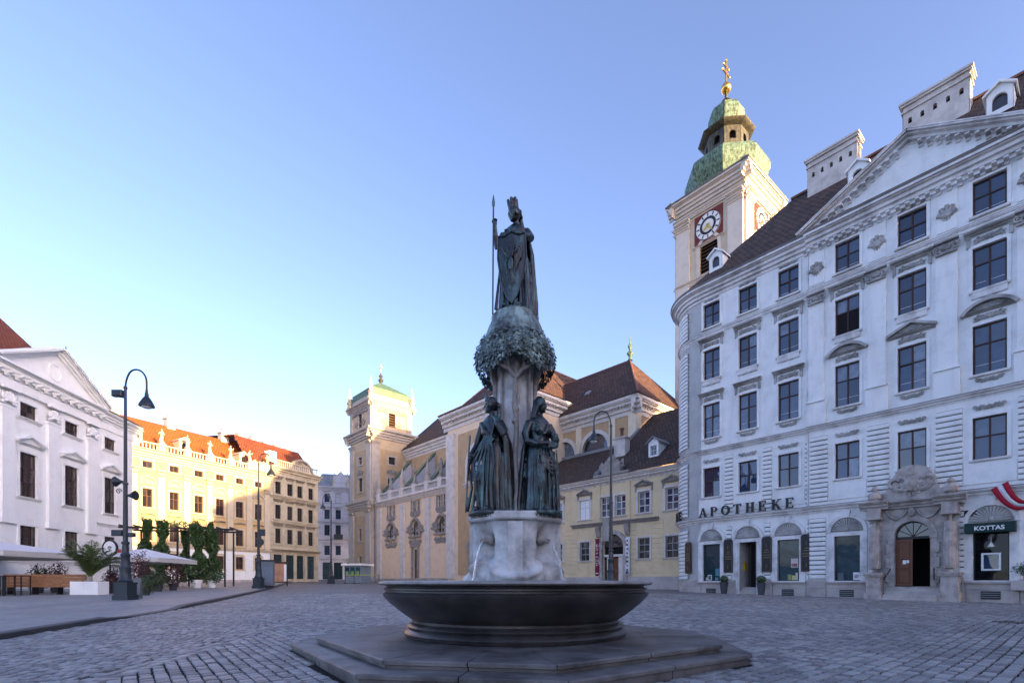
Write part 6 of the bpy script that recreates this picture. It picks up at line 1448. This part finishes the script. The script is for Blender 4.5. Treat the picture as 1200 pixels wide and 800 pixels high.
def statue_left():
    """queen in a long cloak: turned to the viewer's left, one arm raised to the shoulder"""
    mb = MB(); body(mb, 0, .02, 2)
    mb.ell((-.1,-.2,.62),(.11,.13,.26),12,9); mb.tube([(-.08,-.2,.85),(-.13,-.29,.6),(-.12,-.2,.1)],[.11,.115,.09],10)   # forward knee under the robe
    for s in (-1,1): mb.ell((s*.085,-.13,1.52),(.085,.075,.085),12,8)
    head(mb,(0,-.03,2.02),-.85,.05,'up','diadem')
    # raised arm holding the cloak at the shoulder
    mb.tube([(.23,0,1.68),(.36,-.06,1.5),(.40,-.16,1.42),(.30,-.2,1.6),(.2,-.17,1.74)],[.085,.085,.075,.062,.045],10); hand(mb,(.19,-.17,1.75),(-.7,.1,.5),(-.3,.9,.2),.8)
    # other arm hangs and holds a staff
    mb.tube([(-.23,0,1.68),(-.34,-.02,1.42),(-.36,-.05,1.3),(-.36,-.2,1.15),(-.34,-.3,1.06)],[.085,.078,.07,.055,.042],10); hand(mb,(-.34,-.3,1.05),(0,-.6,-.7),(1,0,0),1.1)
    # cloak
    P = []
    for k in range(13):
        a = -.55+k*.30; x0, y0 = .22*cos(a*.9), .13*sin(a)+.05
        P.append([(x0,y0,1.72),(x0*1.45+.05,y0*1.5+.04,1.3),(x0*1.6+.04,y0*1.8+.07,.8),(x0*1.75+.03*sin(k*2),y0*2.0+.09,.3),(x0*1.85,y0*2.15+.1+.03*sin(k*3),.02)])
    folds(mb,P,.058)
    P = [[(.2,-.14,1.70),(.12-.04*k,-.2,1.35),(.25-.13*k,-.27,.9),(.2-.1*k,-.30,.45),(.22-.13*k,-.28,.03)] for k in range(6)]
    folds(mb,P,.034)
    mb.tube([(-.2,-.12,1.7),(-.02,-.2,1.5),(.18,-.16,1.32)],[.045,.05,.045],8)
    mb.ell((-.13,-.36,.05),(.06,.11,.05),10,7); mb.ell((.12,-.32,.045),(.055,.09,.045),10,7)
    mb.lathe([(.5,-.06),(.5,.0),(.45,.02)],24)
    mb.tube([(-.44,-.33,.0),(-.36,-.33,1.1),(-.33,-.32,1.45)],.022,8)
    return bake(mb,.0135,'robed_figure')
def statue_right():
    """long-haired woman turned to the viewer's right, arms crossed before her waist around a bundle of fruit"""
    mb = MB(); body(mb, 0, -.02, 5)
    mb.ell((-.09,-.17,.62),(.12,.12,.28),12,9); mb.tube([(-.1,-.18,.86),(-.1,-.26,.55),(-.06,-.26,.08)],[.115,.12,.08],10)
    for s in (-1,1): mb.ell((s*.09,-.135,1.53),(.092,.082,.09),12,8)
    head(mb,(.01,-.04,2.02),.62,.08,'long',None)
    mb.tube([(-.24,0,1.68),(-.37,-.04,1.45),(-.36,-.09,1.3),(-.2,-.24,1.24),(.02,-.31,1.26)],[.09,.085,.078,.06,.044],10); hand(mb,(.02,-.31,1.26),(1,-.05,.1),(0,1,-.2),.5)
    mb.tube([(.24,0,1.68),(.35,-.08,1.45),(.34,-.12,1.32),(.25,-.27,1.25),(.12,-.33,1.2)],[.09,.085,.078,.06,.044],10); hand(mb,(.13,-.33,1.2),(-1,-.1,.05),(0,1,.1),.6)
    for k in range(9): mb.ell((.22+.05*sin(k*2.1),-.31+.04*cos(k*1.7),1.3+.045*(k%4)),(.045,.045,.045),9,6)
    P = []
    for k in range(12):
        a = -.2+k*.31; x0, y0 = .23*cos(a*.95), .14*sin(a)+.04
        P.append([(x0*.9,y0*.8,1.66),(x0*1.4,y0*1.5+.05,1.2),(x0*1.55,y0*1.9+.08,.7),(x0*1.65+.03*sin(k*2.2),y0*2.1+.08,.25),(x0*1.72,y0*2.2+.1,.02)])
    folds(mb,P,.052)
    P = [[(-.12+.06*k,-.19,1.22),(-.2+.09*k,-.25,.9),(-.24+.105*k,-.275,.45),(-.28+.115*k,-.29,.03)] for k in range(6)]
    folds(mb,P,.032)
    P = [[(.12+.03*k,-.23,1.15),(.2+.02*k,-.25+.03*k,.95),(.24+.02*k,-.23+.04*k,.78)] for k in range(5)]; folds(mb,P,.04)
    P = [[(-.22+.02*k,-.14,1.2-.02*k),(-.05,-.24-.01*k,1.04-.05*k),(.16,-.24-.01*k,1.0-.075*k),(.28,-.14,1.04-.08*k)] for k in range(5)]; folds(mb,P,.026)
    for s in (-1,1): mb.tube([(s*.2,-.05,1.72),(s*.1,-.18,1.62),(0,-.2,1.44)],[.03,.03,.028],7)
    mb.ell((-.07,-.34,.05),(.055,.11,.05),10,7); mb.ell((.14,-.31,.045),(.055,.09,.045),10,7)
    mb.lathe([(.5,-.06),(.5,.0),(.45,.02)],24)
    return bake(mb,.0135,'robed_figure')
def statue_top():
    mb = MB(); body(mb, 0, .015, 8, .045)
    for s in (-1,1): mb.ell((s*.09,-.135,1.53),(.09,.08,.088),12,8)
    head(mb,(-.01,-.05,2.02),-.62,.22,'up','mural')
    # spear arm: upper arm down, forearm raised
    mb.tube([(-.23,0,1.68),(-.33,-.05,1.46),(-.34,-.1,1.36),(-.37,-.16,1.55),(-.375,-.2,1.75)],[.085,.075,.068,.055,.042],10); hand(mb,(-.37,-.2,1.76),(.1,-.15,1),(.5,-.9,0),1.0)
    # other arm lies over the shield's upper edge
    mb.tube([(.23,0,1.68),(.33,-.1,1.48),(.28,-.24,1.42),(.1,-.31,1.46),(-.04,-.33,1.47)],[.088,.085,.072,.058,.044],10); hand(mb,(-.04,-.33,1.47),(-1,0,-.15),(0,0,-1),.9)
    P = []
    for k in range(13):
        a = -.35+k*.3; x0, y0 = .23*cos(a*.95)+.02, .14*sin(a)+.05
        P.append([(x0*.95,y0*.8,1.72),(x0*1.35,y0*1.6+.03,1.25),(x0*1.45,y0*2.0+.06,.75),(x0*1.5+.02*sin(k*2),y0*2.2+.07,.3),(x0*1.55,y0*2.3+.08,.02)])
    folds(mb,P,.055)
    P = [[(-.16+.06*k,-.2,1.3),(-.26+.1*k,-.24,.8),(-.3+.115*k,-.27,.35),(-.33+.125*k,-.28,.02)] for k in range(6)]; folds(mb,P,.034)
    P = [[(-.2,-.1,1.72-.04*k),(0,-.2,1.62-.06*k),(.2,-.1,1.7-.05*k)] for k in range(4)]; folds(mb,P,.03)
    mb.ell((-.15,-.35,.04),(.055,.1,.045),10,7); mb.ell((.13,-.32,.04),(.055,.09,.045),10,7)
    mb.lathe([(.44,-.05),(.44,.0),(.4,.02)],8)
    return bake(mb,.0135,'robed_figure')
MS = {'l':statue_left(), 'r':statue_right(), 't':statue_top()}
def place_statue(mesh, a, label, yaw):
    r = .62; t = thing('bronze_statue', label, 'statue', (FX+r*cos(a),FY+r*sin(a),2.69), yaw, 'bronze figures around the fountain column')
    put('figure', mesh, M['bronze'], t, scale=(.86,.88,.975)); return t
place_statue(MS['l'], radians(-135), 'dark bronze robed figure with pointed diadem and cloak over her shoulder', radians(-32))
place_statue(MS['r'], radians(-45), 'dark bronze long-haired robed figure with arms folded over fruit', radians(30))
place_statue(MS['r'], radians(135), 'dark bronze robed figure on the far side of the column behind the diademed one', radians(-150))
place_statue(MS['l'], radians(45), 'dark bronze robed figure on the far side of the column behind the long-haired one', radians(140))
top = thing('bronze_statue', 'green-patinated bronze woman with mural crown, spear and eagle shield on top of the column', 'statue', (FX,FY,6.56), radians(-12))
put('figure', MS['t'], M['bronze_dark_green'] if 'bronze_dark_green' in M else M['bronze'], top)
put('spear', MB().tube([(-.40,-.26,-.06),(-.385,-.26,2.12)],.016,8).lathe([(.016,2.08),(.03,2.12),(.035,2.18),(.006,2.34)],6,(-.385,-.26)), M['bronze'], top)
# shield with a double-headed eagle in relief
top.scale = (.96,.96,.95)
sp = [(-.27,1.42),(-.14,1.38),(0,1.44),(.14,1.38),(.27,1.42),(.285,1.0),(.22,.55),(.1,.22),(0,.08),(-.1,.22),(-.22,.55),(-.285,1.0)]
def shield():
    mb = MB(); n = len(sp); f = lambda x,z,d: (x, -.36+d+.9*x*x-.06*(z-.7), z)
    c0 = f(0,.85,-.03); c1 = f(0,.85,.02)
    mb.add([f(x,z,0) for x,z in sp]+[f(x,z,.035) for x,z in sp]+[c0,c1],[(i,(i+1)%n,2*n) for i in range(n)]+[((i+1)%n+n,i+n,2*n+1) for i in range(n)]+[(i,i+n,(i+1)%n+n,(i+1)%n) for i in range(n)])
    mb.tube([f(x,z,-.008) for x,z in sp+sp[:1]],.016,6); return mb
sd = put('shield', shield(), M['bronze'], top, smooth=40)
eg = MB(); fy = lambda x,z: (x,-.385+.9*x*x-.06*(z-.7)-.02,z)
eg.ell(fy(0,.84),(.05,.028,.15),10,7)
for s in (-1,1):
    eg.tube([fy(s*.015,.95),fy(s*.04,1.05),fy(s*.06,1.14),fy(s*.1,1.15)],[.022,.018,.02,.007],7)
    eg.tube([fy(s*.03,.93),fy(s*.11,1.02),fy(s*.17,1.14)],[.026,.024,.014],6)
    for k in range(8): eg.tube([fy(s*(.06+.014*k),.96+.02*k),fy(s*(.1+.014*k),.84+.012*k),fy(s*(.085+.02*k),.64+.055*k)],[.016,.015,.006],5)
    eg.tube([fy(s*.025,.74),fy(s*.06,.66),fy(s*.085,.6)],[.016,.012,.007],6)
for k in range(-2,3): eg.tube([fy(0,.74),fy(.02*k,.6),fy(.035*k,.42+.02*abs(k))],[.014,.016,.007],5)
put('eagle', eg, M['bronze'], sd, smooth=60)

# ================================================================ street lamps
def lamp_parts(T, flip=1):
    I = M['iron']
    put('base', MB().box(-.36,.36,-.36,.36,0,.22).box(-.31,.31,-.31,.31,.22,.75).box(-.34,.34,-.34,.34,.75,.82), I, T)
    pr = [(.3,.82),(.32,.9),(.25,1.0),(.22,1.3),(.24,1.5),(.2,1.56),(.17,2.0),(.2,2.06),(.2,2.14),(.15,2.2),(.13,2.6),(.17,2.64),(.17,2.7),(.12,2.75)]
    put('pedestal', MB().lathe(pr,16), I, T, smooth=35)
    sh = put('shaft', MB().lathe([(.105,2.7),(.09,5.4),(.12,5.42),(.12,5.5),(.078,5.52),(.06,9.9),(.085,9.92),(.085,10.0),(.04,10.05)],14), I, T, smooth=35)
    pts = [(flip*(.5-.5*cos(a)), 0, 9.95+.02*0+.62*sin(a)+.25*min(1,a)) for a in np.linspace(0,pi,15)]
    pts = [(0,0,9.8)]+pts+[(flip*1.0,0,9.9)]
    arm = put('arm', MB().tube(pts,[.042]*len(pts),8), I, T, smooth=60)
    put('lamp_shade', MB().lathe([(.04,9.95),(.06,9.75),(.09,9.62),(.08,9.56),(.16,9.46),(.28,9.24),(.33,9.12),(.33,9.08),(.26,9.08)],18,(flip*1.0,0)), I, T, smooth=40)
    put('lamp_glass', MB().ell((flip*1.0,0,9.06),(.22,.22,.08),14,6), M['clean_white'], T, smooth=60)
def lamp(x, y, label, flip, rz=0., dz=0.):
    T = thing('street_lamp', label, 'street lamp', (x,y,G(y)+dz), rz, 'crook-necked street lamps on the square'); lamp_parts(T, flip); return T
def px(p, Y): return (p-600)/590*Y
L1 = lamp(px(147,23.7),23.7,'tall iron street lamp with floodlight and loudspeakers beside the palm planter',1,0,.11)
put('floodlight', MB().cbox(-.6,-.12,-.12,.12,9.55,9.85,.03).tube([(-.1,0,9.5),(-.35,0,9.55)],.03,6), M['iron'], L1)
for z, s in ((4.9,1),(5.55,-1)):
    put('loudspeaker', MB().lathe([(.05,0),(.08,.1),(.22,.34),(.24,.36),(.2,.36)],12).xf(Matrix.Translation((s*.12,0,z)) @ Matrix.Rotation(s*pi/2,4,'Y')), M['iron'], L1, smooth=40)
put('scroll_bracket', scroll_bar(-.32,5.1).off(0,-.15,0), M['iron'], L1)
put('small_lamp_box', MB().cbox(-.62,-.14,-.1,.1,3.0,3.28,.03), M['iron'], L1); put('small_lamp_box', MB().cbox(.14,.42,-.1,.1,2.95,3.15,.03), M['iron'], L1)
L2 = lamp(px(303,40.5),40.5,'iron street lamp beside the blue advertising case at the kerb',1,0,.11)
put('traffic_sign', MB().cbox(.1,.55,-.06,.0,4.2,4.75,.03), M['iron'], L2); put('traffic_sign', MB().lathe([(.3,0),(.3,.05)],16).xf(Matrix.Translation((.2,-.1,3.7)) @ Matrix.Rotation(pi/2,4,'X')), M['iron'], L2)
L3 = lamp(px(388,61),61,'iron street lamp standing by the street mouth before the grey house',-1)
L4 = lamp(px(716,29.5),29.5,'iron street lamp standing before the arched portal of the yellow house',-1)
put('lamp_sign', MB().cbox(-.5,-.12,-.05,.03,3.2,4.6,.02), M['zinc'], L4)

# ================================================================ cafe on the left pavement
def zp(y): return G(y)+.11
def word_marks(w, h):
    m = MB(); rd = random.Random(8); x = -w/2
    while x < w/2:
        q = rd.uniform(.03,.07); m.box(x, x+q, -.002, .002, 0, h*rd.uniform(.6,1.1)); x += q+rd.choice((.02,.02,.02,.09))
    return m
def parasol(x, y, half, h, label, txt=None):
    T = thing('parasol', label, 'parasol', (x,y,zp(y)), .06, 'white cafe parasols')
    mb = MB(); ap = (0,0,h+.75); n = 4; c4 = [(-half,-half),(half,-half),(half,half),(-half,half)]
    for k in range(4):
        (ax,ay),(bx,by) = c4[k],c4[(k+1)%4]; mx, my = (ax+bx)/2*.97,(ay+by)/2*.97
        mb.add([(ax,ay,h),(mx,my,h+.05),ap],[(0,1,2)]); mb.add([(mx,my,h+.05),(bx,by,h),ap],[(0,1,2)])
    cn = put('canopy', mb, M['canvas'], T); cn.modifiers.new('s','SOLIDIFY').thickness = .012
    for k in range(4):
        (ax,ay),(bx,by) = c4[k],c4[(k+1)%4]; vs = []
        for i in range(9):
            q = i/8; X_, Y_ = ax+(bx-ax)*q, ay+(by-ay)*q; vs += [(X_*1.003,Y_*1.003,h+.01),(X_*1.006,Y_*1.006,h-.28-.03*sin(q*pi*8)**2)]
        put('valance', MB().add(vs,[(2*i,2*i+1,2*i+3,2*i+2) for i in range(8)]), M['canvas_side'], T)
        put('rib', MB().tube([(0,0,h+.68),(ax*.98,ay*.98,h-.02)],.02,5), M['black'], T)
    put('pole', MB().tube([(0,0,0),(0,0,h+.8)],.04,8), M['zinc'], T); put('foot', MB().box(-.4,.4,-.4,.4,0,.1), M['zinc'], T)
    if txt: put('printed_panel', MB().box(-1.5,1.5,-half*1.006-.022,-half*1.006-.012,h-.26,h-.04), plain('pink_print',(.55,.36,.34),.8), T); put('printed_text', word_marks(2.2,.1), M['frame_dark'], T, (0,-half*1.006-.025,h-.2), kind='stuff')
M['canvas'] = plain('white_canvas', (.68,.68,.72), .9, 0, .06); M['canvas_side'] = plain('cream_canvas', (.55,.52,.47), .9, 0, .1)
parasol(-31.2,30.5,3.5,2.42,'large white cafe parasol with printed valance over the bar tables',True)
parasol(-25.9,35.5,2.3,2.2,'white cafe parasol beyond the palm planter near the vine pergola')
by = 29.2; T = thing('bench', 'long wooden slatted bench with high backrest before the white palace', 'bench', (px(52,by),by,zp(by)), .03)
for k in range(4): put('plank', MB().cbox(-2.35,2.35,.0,.06,.42+k*.19,.6+k*.19,.01), M['teak'] if 'teak' in M else M.setdefault('teak', surf('teak_boards',(.33,.16,.075),(.2,.1,.05),scale=4,rough=.6,streak=False)), T)
for k in range(2): put('seat_plank', MB().cbox(-2.35,2.35,.08+k*.2,.26+k*.2,.44,.48,.01), M['teak'], T)
for x in (-2.1,-.7,.7,2.1): put('leg', MB().box(x-.04,x+.04,.02,.4,0,.44).box(x-.04,x+.04,.061,.1,.44,1.15), M['black'], T)
for k, (p, y) in enumerate(((2,27.5),(21,28.2),(-12,28))):
    T = thing('bar_table', ['black bar table standing first before the end of the wooden bench','black bar table standing before the wooden bench boards','black bar table standing wholly under the large parasol'][k], 'table', (px(p,y),y,zp(y)), .1*k, 'bar tables before the bench')
    put('top', MB().cbox(-.45,.45,-.35,.35,1.06,1.1,.01), M['black'], T)
    for sx in (-1,1):
        for sy in (-1,1): put('leg', MB().box(sx*.4-.025,sx*.4+.025,sy*.3-.025,sy*.3+.025,0,1.06), M['black'], T)
    put('foot_rail', MB().box(-.4,.4,-.32,-.29,.3,.33), M['black'], T); put('foot_rail', MB().box(-.4,.4,.29,.32,.3,.33), M['black'], T)
# palm in its white box
py_ = 29.0; T = thing('palm_planter', 'feathery palm growing in a white square planter box', 'potted palm', (px(105,py_),py_,zp(py_)), 0)
put('planter_box', MB().cbox(-.8,-.005,-.4,.4,0,.76,.012), M['clean_white'], T); put('planter_box', MB().cbox(.005,.8,-.4,.4,0,.76,.012), M['clean_white'], T); put('soil', MB().box(-.72,.72,-.32,.36,.70,.772), M['bed'], T)
put('trunk', MB().tube([(0,0,.7),(0,0,1.05)],[.16,.12],9), M['bark'], T)
def frond(L, droop, seed):
    rd = random.Random(seed); mb = MB(); P = []
    for i in range(13): q = i/12; P.append(Vector((L*q*(1-.12*q), .0, L*(.95*q-droop*q*q))))
    mb.tube(P,[.018*(1-.8*i/12)+.003 for i in range(13)],5)
    for i in range(2,25):
        q = i/25; j = int(q*12); f = q*12-j; c = P[j].lerp(P[min(j+1,12)],f); d = (P[min(j+1,12)]-P[j]).normalized(); l = L*.27*sin(pi*min(1,.15+q*.9))**.7+.04
        for s in (-1,1):
            e = (Vector((0,s,0))*.85+d*.65+Vector((0,0,rd.uniform(-.05,.25)-.15*q))).normalized(); w = Vector((0,0,1)).cross(e).normalized()*.016
            t = c+e*l+Vector((0,0,-l*.25)); m_ = c+e*l*.5
            mb.add([c-w*.6,m_-w,t,m_+w,c+w*.6],[(0,1,2,3,4)])
    return mb
for k in range(32):
    a = k*2.399; el = .25+.75*((k*7)%11)/11; L = 1.35+.25*((k*5)%7)/7
    put('frond', shared(('frond',k%6), lambda: frond(1.45,.35+.1*(k%6),k), 'frond'), M['palm'], T, (.04*cos(a),.04*sin(a),1.0), (0,.1-el*.85,a), scale=(L/1.45*1.5,)*3)
# round clock-like sign
cy_ = 32.5; T = thing('round_sign', 'round white sign with dark rim on a post behind the palm', 'sign', (px(129,cy_),cy_,zp(cy_)), -.1)
put('post', MB().tube([(0,0,0),(0,0,2.4)],.04,8), M['black'], T); put('rim', seg_arch(MB(),0,2.85,.45,.53,-.06,.06,0,2*pi,24), M['black'], T); put('disc', MB().prism([(.46*cos(2*pi*k/24),2.85+.46*sin(2*pi*k/24)) for k in range(24)],-.03,.03), M['clean_white'], T)
put('red_tab', MB().cbox(.5,.75,-.05,.05,2.55,2.75,.02), plain('red_paint',(.35,.03,.02),.5), T)
put('emblem', scroll_bar(0,2.85).off(0,-.2,0), M['black'], T)
# A-board leaning beside the lamp
T = thing('menu_board', 'grey folding menu board leaning behind the lamp foot', 'sign board', (px(156,24.6),24.6,zp(24.6)), .4)
put('board', MB().mold([(-.3,0),(-.26,0),(.0,1.0),(-.04,1.0)],-.32,.32), M['zinc'], T); put('board', MB().mold([(.3,0),(.26,0),(.0,1.0),(.04,1.0)],-.32,.32), M['zinc'], T)
# pergola with vines
yv = 43.5; T = thing('pergola', 'dark timber pergola overgrown with vines before the yellow palace', 'pergola', (px(205,yv),yv,zp(yv)), radians(14))
for x in (-3.6,0.2,3.9):
    for y in (0,2.6): put('post', MB().box(x-.06,x+.06,y-.06,y+.06,0,5.0), M['frame_dark'], T)
for y in (0,2.6): put('beam', MB().box(-4.2,4.6,y-.07,y+.07,5.0,5.16), M['frame_dark'], T)
for k in range(9): put('rafter', MB().box(-4+k*1.05-.04,-4+k*1.05+.04,-.4,3.0,5.162,5.28), M['frame_dark'], T)
def vine_col(h, r, seed, n=4800):
    rd = np.random.default_rng(seed); mb = MB()
    for _ in range(n):
        a0_ = 0; t = rd.random(); z = .5+(h-.5)*t+rd.normal()*.12; rr = r*(.8+.28*sin(z*2.3+seed)+.16*sin(z*5.1+seed*2+a0_*0))*(1.25-.6*t)*rd.random()**.5; a = rd.random()*2*pi
        c = Vector((rr*cos(a)+.12*sin(z*1.3+seed),rr*sin(a),z)); s = rd.uniform(.06,.13)
        u = Vector(rd.normal(size=3)).normalized()*s; v = u.cross(Vector(rd.normal(size=3))).normalized()*s*.7
        mb.add([c-u,c-v*.8,c+u,c+v*.8],[(0,1,2,3)])
    return mb
def vine(p, Y, h, r, seed, label, pot=True):
    X = px(p,Y); T = thing('vine', label, 'vine', (X,Y,zp(Y)), 0, 'vines on the pergola'); put('foliage', vine_col(h,r,seed), M['vine'], T)
    put('stem', MB().tube([(0,0,.3),(.05,0,h*.5),(0,.03,h*.95)],[.05,.04,.02],6), M['bark'], T)
    if pot: put('pot', MB().lathe([(.26,0),(.36,.6),(.38,.62),(.38,.68),(.3,.68)],14), M['clean_white'], T)
vine(171,42.5,5.7,.55,1,'leafy vine climbing the pergola post nearest the lamp',False); vine(189,41,5.4,.66,2,'broad leafy vine climbing the pergola beside the parasol tip',False)
vine(216,46,5.0,.45,3,'slim leafy vine at the back of the pergola',False); vine(231,41,5.2,.68,4,'thick leafy vine in a white pot at the pergola front'); vine(248,42,5.3,.7,5,'thick leafy vine in a white pot at the end of the pergola')
top = put('roof_foliage', vine_col(.9,2.2,9,260).off(0,1.2,4.8), M['vine'], T)
def bush(p, Y, r, h, mat, seed, label, name='bush'):
    X = px(p,Y); T = thing(name, label, 'bush', (X,Y,zp(Y)), 0, 'potted bushes of the cafe')
    put('foliage', leaf_ball(r,1100,seed,.09,h/r/1.6,.35), M[mat], T, (0,0,h*.62)); put('pot', MB().lathe([(.22,0),(.3,.42),(.33,.45),(.33,.5),(.25,.5)],12), M['pot'], T); put('stem', MB().tube([(0,0,.4),(0,0,h*.7)],.05,6), M['bark'], T)
bush(45,31.5,.6,1.5,'shrub',21,'round green bush in a pot behind the left half of the bench'); bush(66,32,.75,1.6,'red_leaf',22,'dark red-leaved bush in a pot behind the bench next to the palm')
bush(163,31,.7,2.3,'red_leaf',23,'tall dark red bush in a pot beside the menu board'); bush(170,28.3,.5,.9,'shrub',24,'low grey-green bush in a pot in front of the red one'); bush(203,36,.8,1.8,'red_leaf',25,'dark red bush in a pot under the pergola'); bush(185,34,.6,1.3,'shrub',26,'green bush in a pot between two red ones'); bush(132,31,.55,1.3,'red_leaf',27,'small dark red bush in a pot right of the palm box')
# ================================================================ street furniture further back
Y = 42; T = thing('advertising_case', 'blue glazed advertising case on the kerb behind the lamp', 'display case', (px(313,Y),Y,zp(Y)), .1)
put('case', MB().cbox(-.55,.55,-.2,.2,.15,2.2,.03), plain('blue_grey_paint',(.12,.15,.19),.4), T); put('pane', MB().cbox(-.46,.46,-.215,-.2,.45,1.75,.005), plain('blue_glass',(.16,.21,.27),.15), T); put('cap', MB().box(-.6,.6,-.25,.25,2.2,2.32), M['frame_dark'], T); put('foot', MB().box(-.5,.5,-.15,.15,0,.15), M['frame_dark'], T)
Y = 47; T = thing('poster_frame', 'free-standing poster frame with an orange picture near the stucco house', 'display case', (px(327,Y),Y,zp(Y)), .15)
put('frame', MB().box(-.75,-.68,-.08,.08,0,2.2).box(.68,.75,-.08,.08,0,2.2).box(-.75,.75,-.08,.08,2.1,2.25).box(-.75,.75,-.08,.08,.3,.4), M['frame_dark'], T); put('poster', MB().box(-.68,.68,-.03,.02,.4,2.1), M.setdefault('poster', surf('poster_print',(.5,.28,.16),(.2,.12,.1),scale=2,streak=False)), T); put('white_border', MB().box(.45,.67,-.04,-.031,.45,2.0), M['clean_white'], T)
Y = 64; T = thing('kiosk', 'small blue-grey kiosk with flat white roof before the bell tower', 'kiosk', (px(419,Y),Y,G(Y)), radians(-20))
put('body', MB().cbox(-1.25,1.25,-1.0,1.0,0,2.2,.02), plain('kiosk_paint',(.16,.22,.27),.4), T); put('roof', MB().cbox(-1.55,1.55,-1.3,1.3,2.2,2.45,.03), M['clean_white'], T)
for x in (-.8,0,.8): put('kiosk_window', MB().cbox(x-.33,x+.33,-1.03,-1.0,.9,2.0,.01), M['glass_shop'], T)
for x in (-.8,.0,.8): put('poster', MB().cbox(x-.2,x+.2,-1.045,-1.031,1.0,1.5,.004), M.setdefault('green_print', surf('green_print',(.2,.4,.1),(.08,.16,.2),scale=4,streak=False)), T)
for k, (p, Y) in enumerate(((404.5,62),(415,61.5),(444,60))):
    T = thing('barrier_post', ['green barrier post at the outer end of the kiosk tape','green barrier post in front of the kiosk','green barrier post at the church end of the kiosk tape'][k], 'post', (px(p,Y),Y,G(Y)), 0, 'posts around the kiosk'); put('post', MB().tube([(0,0,0),(0,0,1.15)],.04,8), M['iron'], T); put('foot', MB().lathe([(.2,0),(.2,.06),(.05,.1)],12), M['iron'], T)
T = thing('barrier_tape', 'yellow-green tape stretched between the posts before the kiosk', 'tape', (px(415,61.5),61.5,G(61.5)+1.05)); a = Vector((px(404.5,62),62)); b = Vector((px(415,61.5),61.5)); c = Vector((px(444,60),60))
for p, q in ((a,b),(b,c)): put('tape', MB().add([(p.x-b.x,p.y-b.y,-.04),(q.x-b.x,q.y-b.y,-.04),(q.x-b.x,q.y-b.y,.04),(p.x-b.x,p.y-b.y,.04)],[(0,1,2,3)]), plain('tape_yellow',(.45,.5,.08),.6), T)
Y = 45; T = thing('hydrant', 'black cast-iron bollard standing on the setts before the yellow house', 'bollard', (px(768,42),42,G(42)), 0)
put('post', MB().lathe([(.2,0),(.2,.1),(.14,.16),(.11,.3),(.1,.75),(.14,.78),(.14,.84),(.1,.88),(.12,1.0),(.08,1.1),(.03,1.16)],14), M['iron'], T, smooth=35); put('outlet', MB().tube([(-.2,0,.9),(.2,0,.9)],.05,8), M['iron'], T)

# ================================================================ downpipes and covers in the paving
put('downpipe', MB().tube([(.45,.35,14),(.45,.35,2.0)],.09,8), M['zinc'], bpy.data.objects['church'])
put('downpipe', MB().tube([(6.02,-.12,21),(6.02,-.12,5.9)],.06,8), M['white_trim'], PALACE)
put('downpipe', MB().tube([(15.6,-.12,21),(15.6,-.12,1.6)],.06,8), M['white_trim'], PALACE)
def cover(p, Y, r, label):
    T = thing('manhole_cover', label, 'manhole cover', (px(p,Y),Y,G(Y)+.004), .3); T.rotation_euler = (math.atan(.0205),0,.3)
    put('rim', MB().lathe([(r+.06,-.03),(r+.06,.0),(r+.01,.002),(r+.01,-.02)],28,cap=False), M['kerb'], T)
    put('plate', MB().lathe([(r,-.03),(r,.002),(.0,.003)],28,cap=False), M['iron'], T)
    for k in range(5): put('plate_bar', MB().box(-r*.7,r*.7,-r*.6+k*r*.3-.02,-r*.6+k*r*.3+.02,.002,.006), M['iron'], T)
cover(806,25.5,.42,'round iron manhole cover in the setts before the pharmacy')
cover(1186,14.2,.36,'round iron manhole cover in the setts well away from the palace portal')
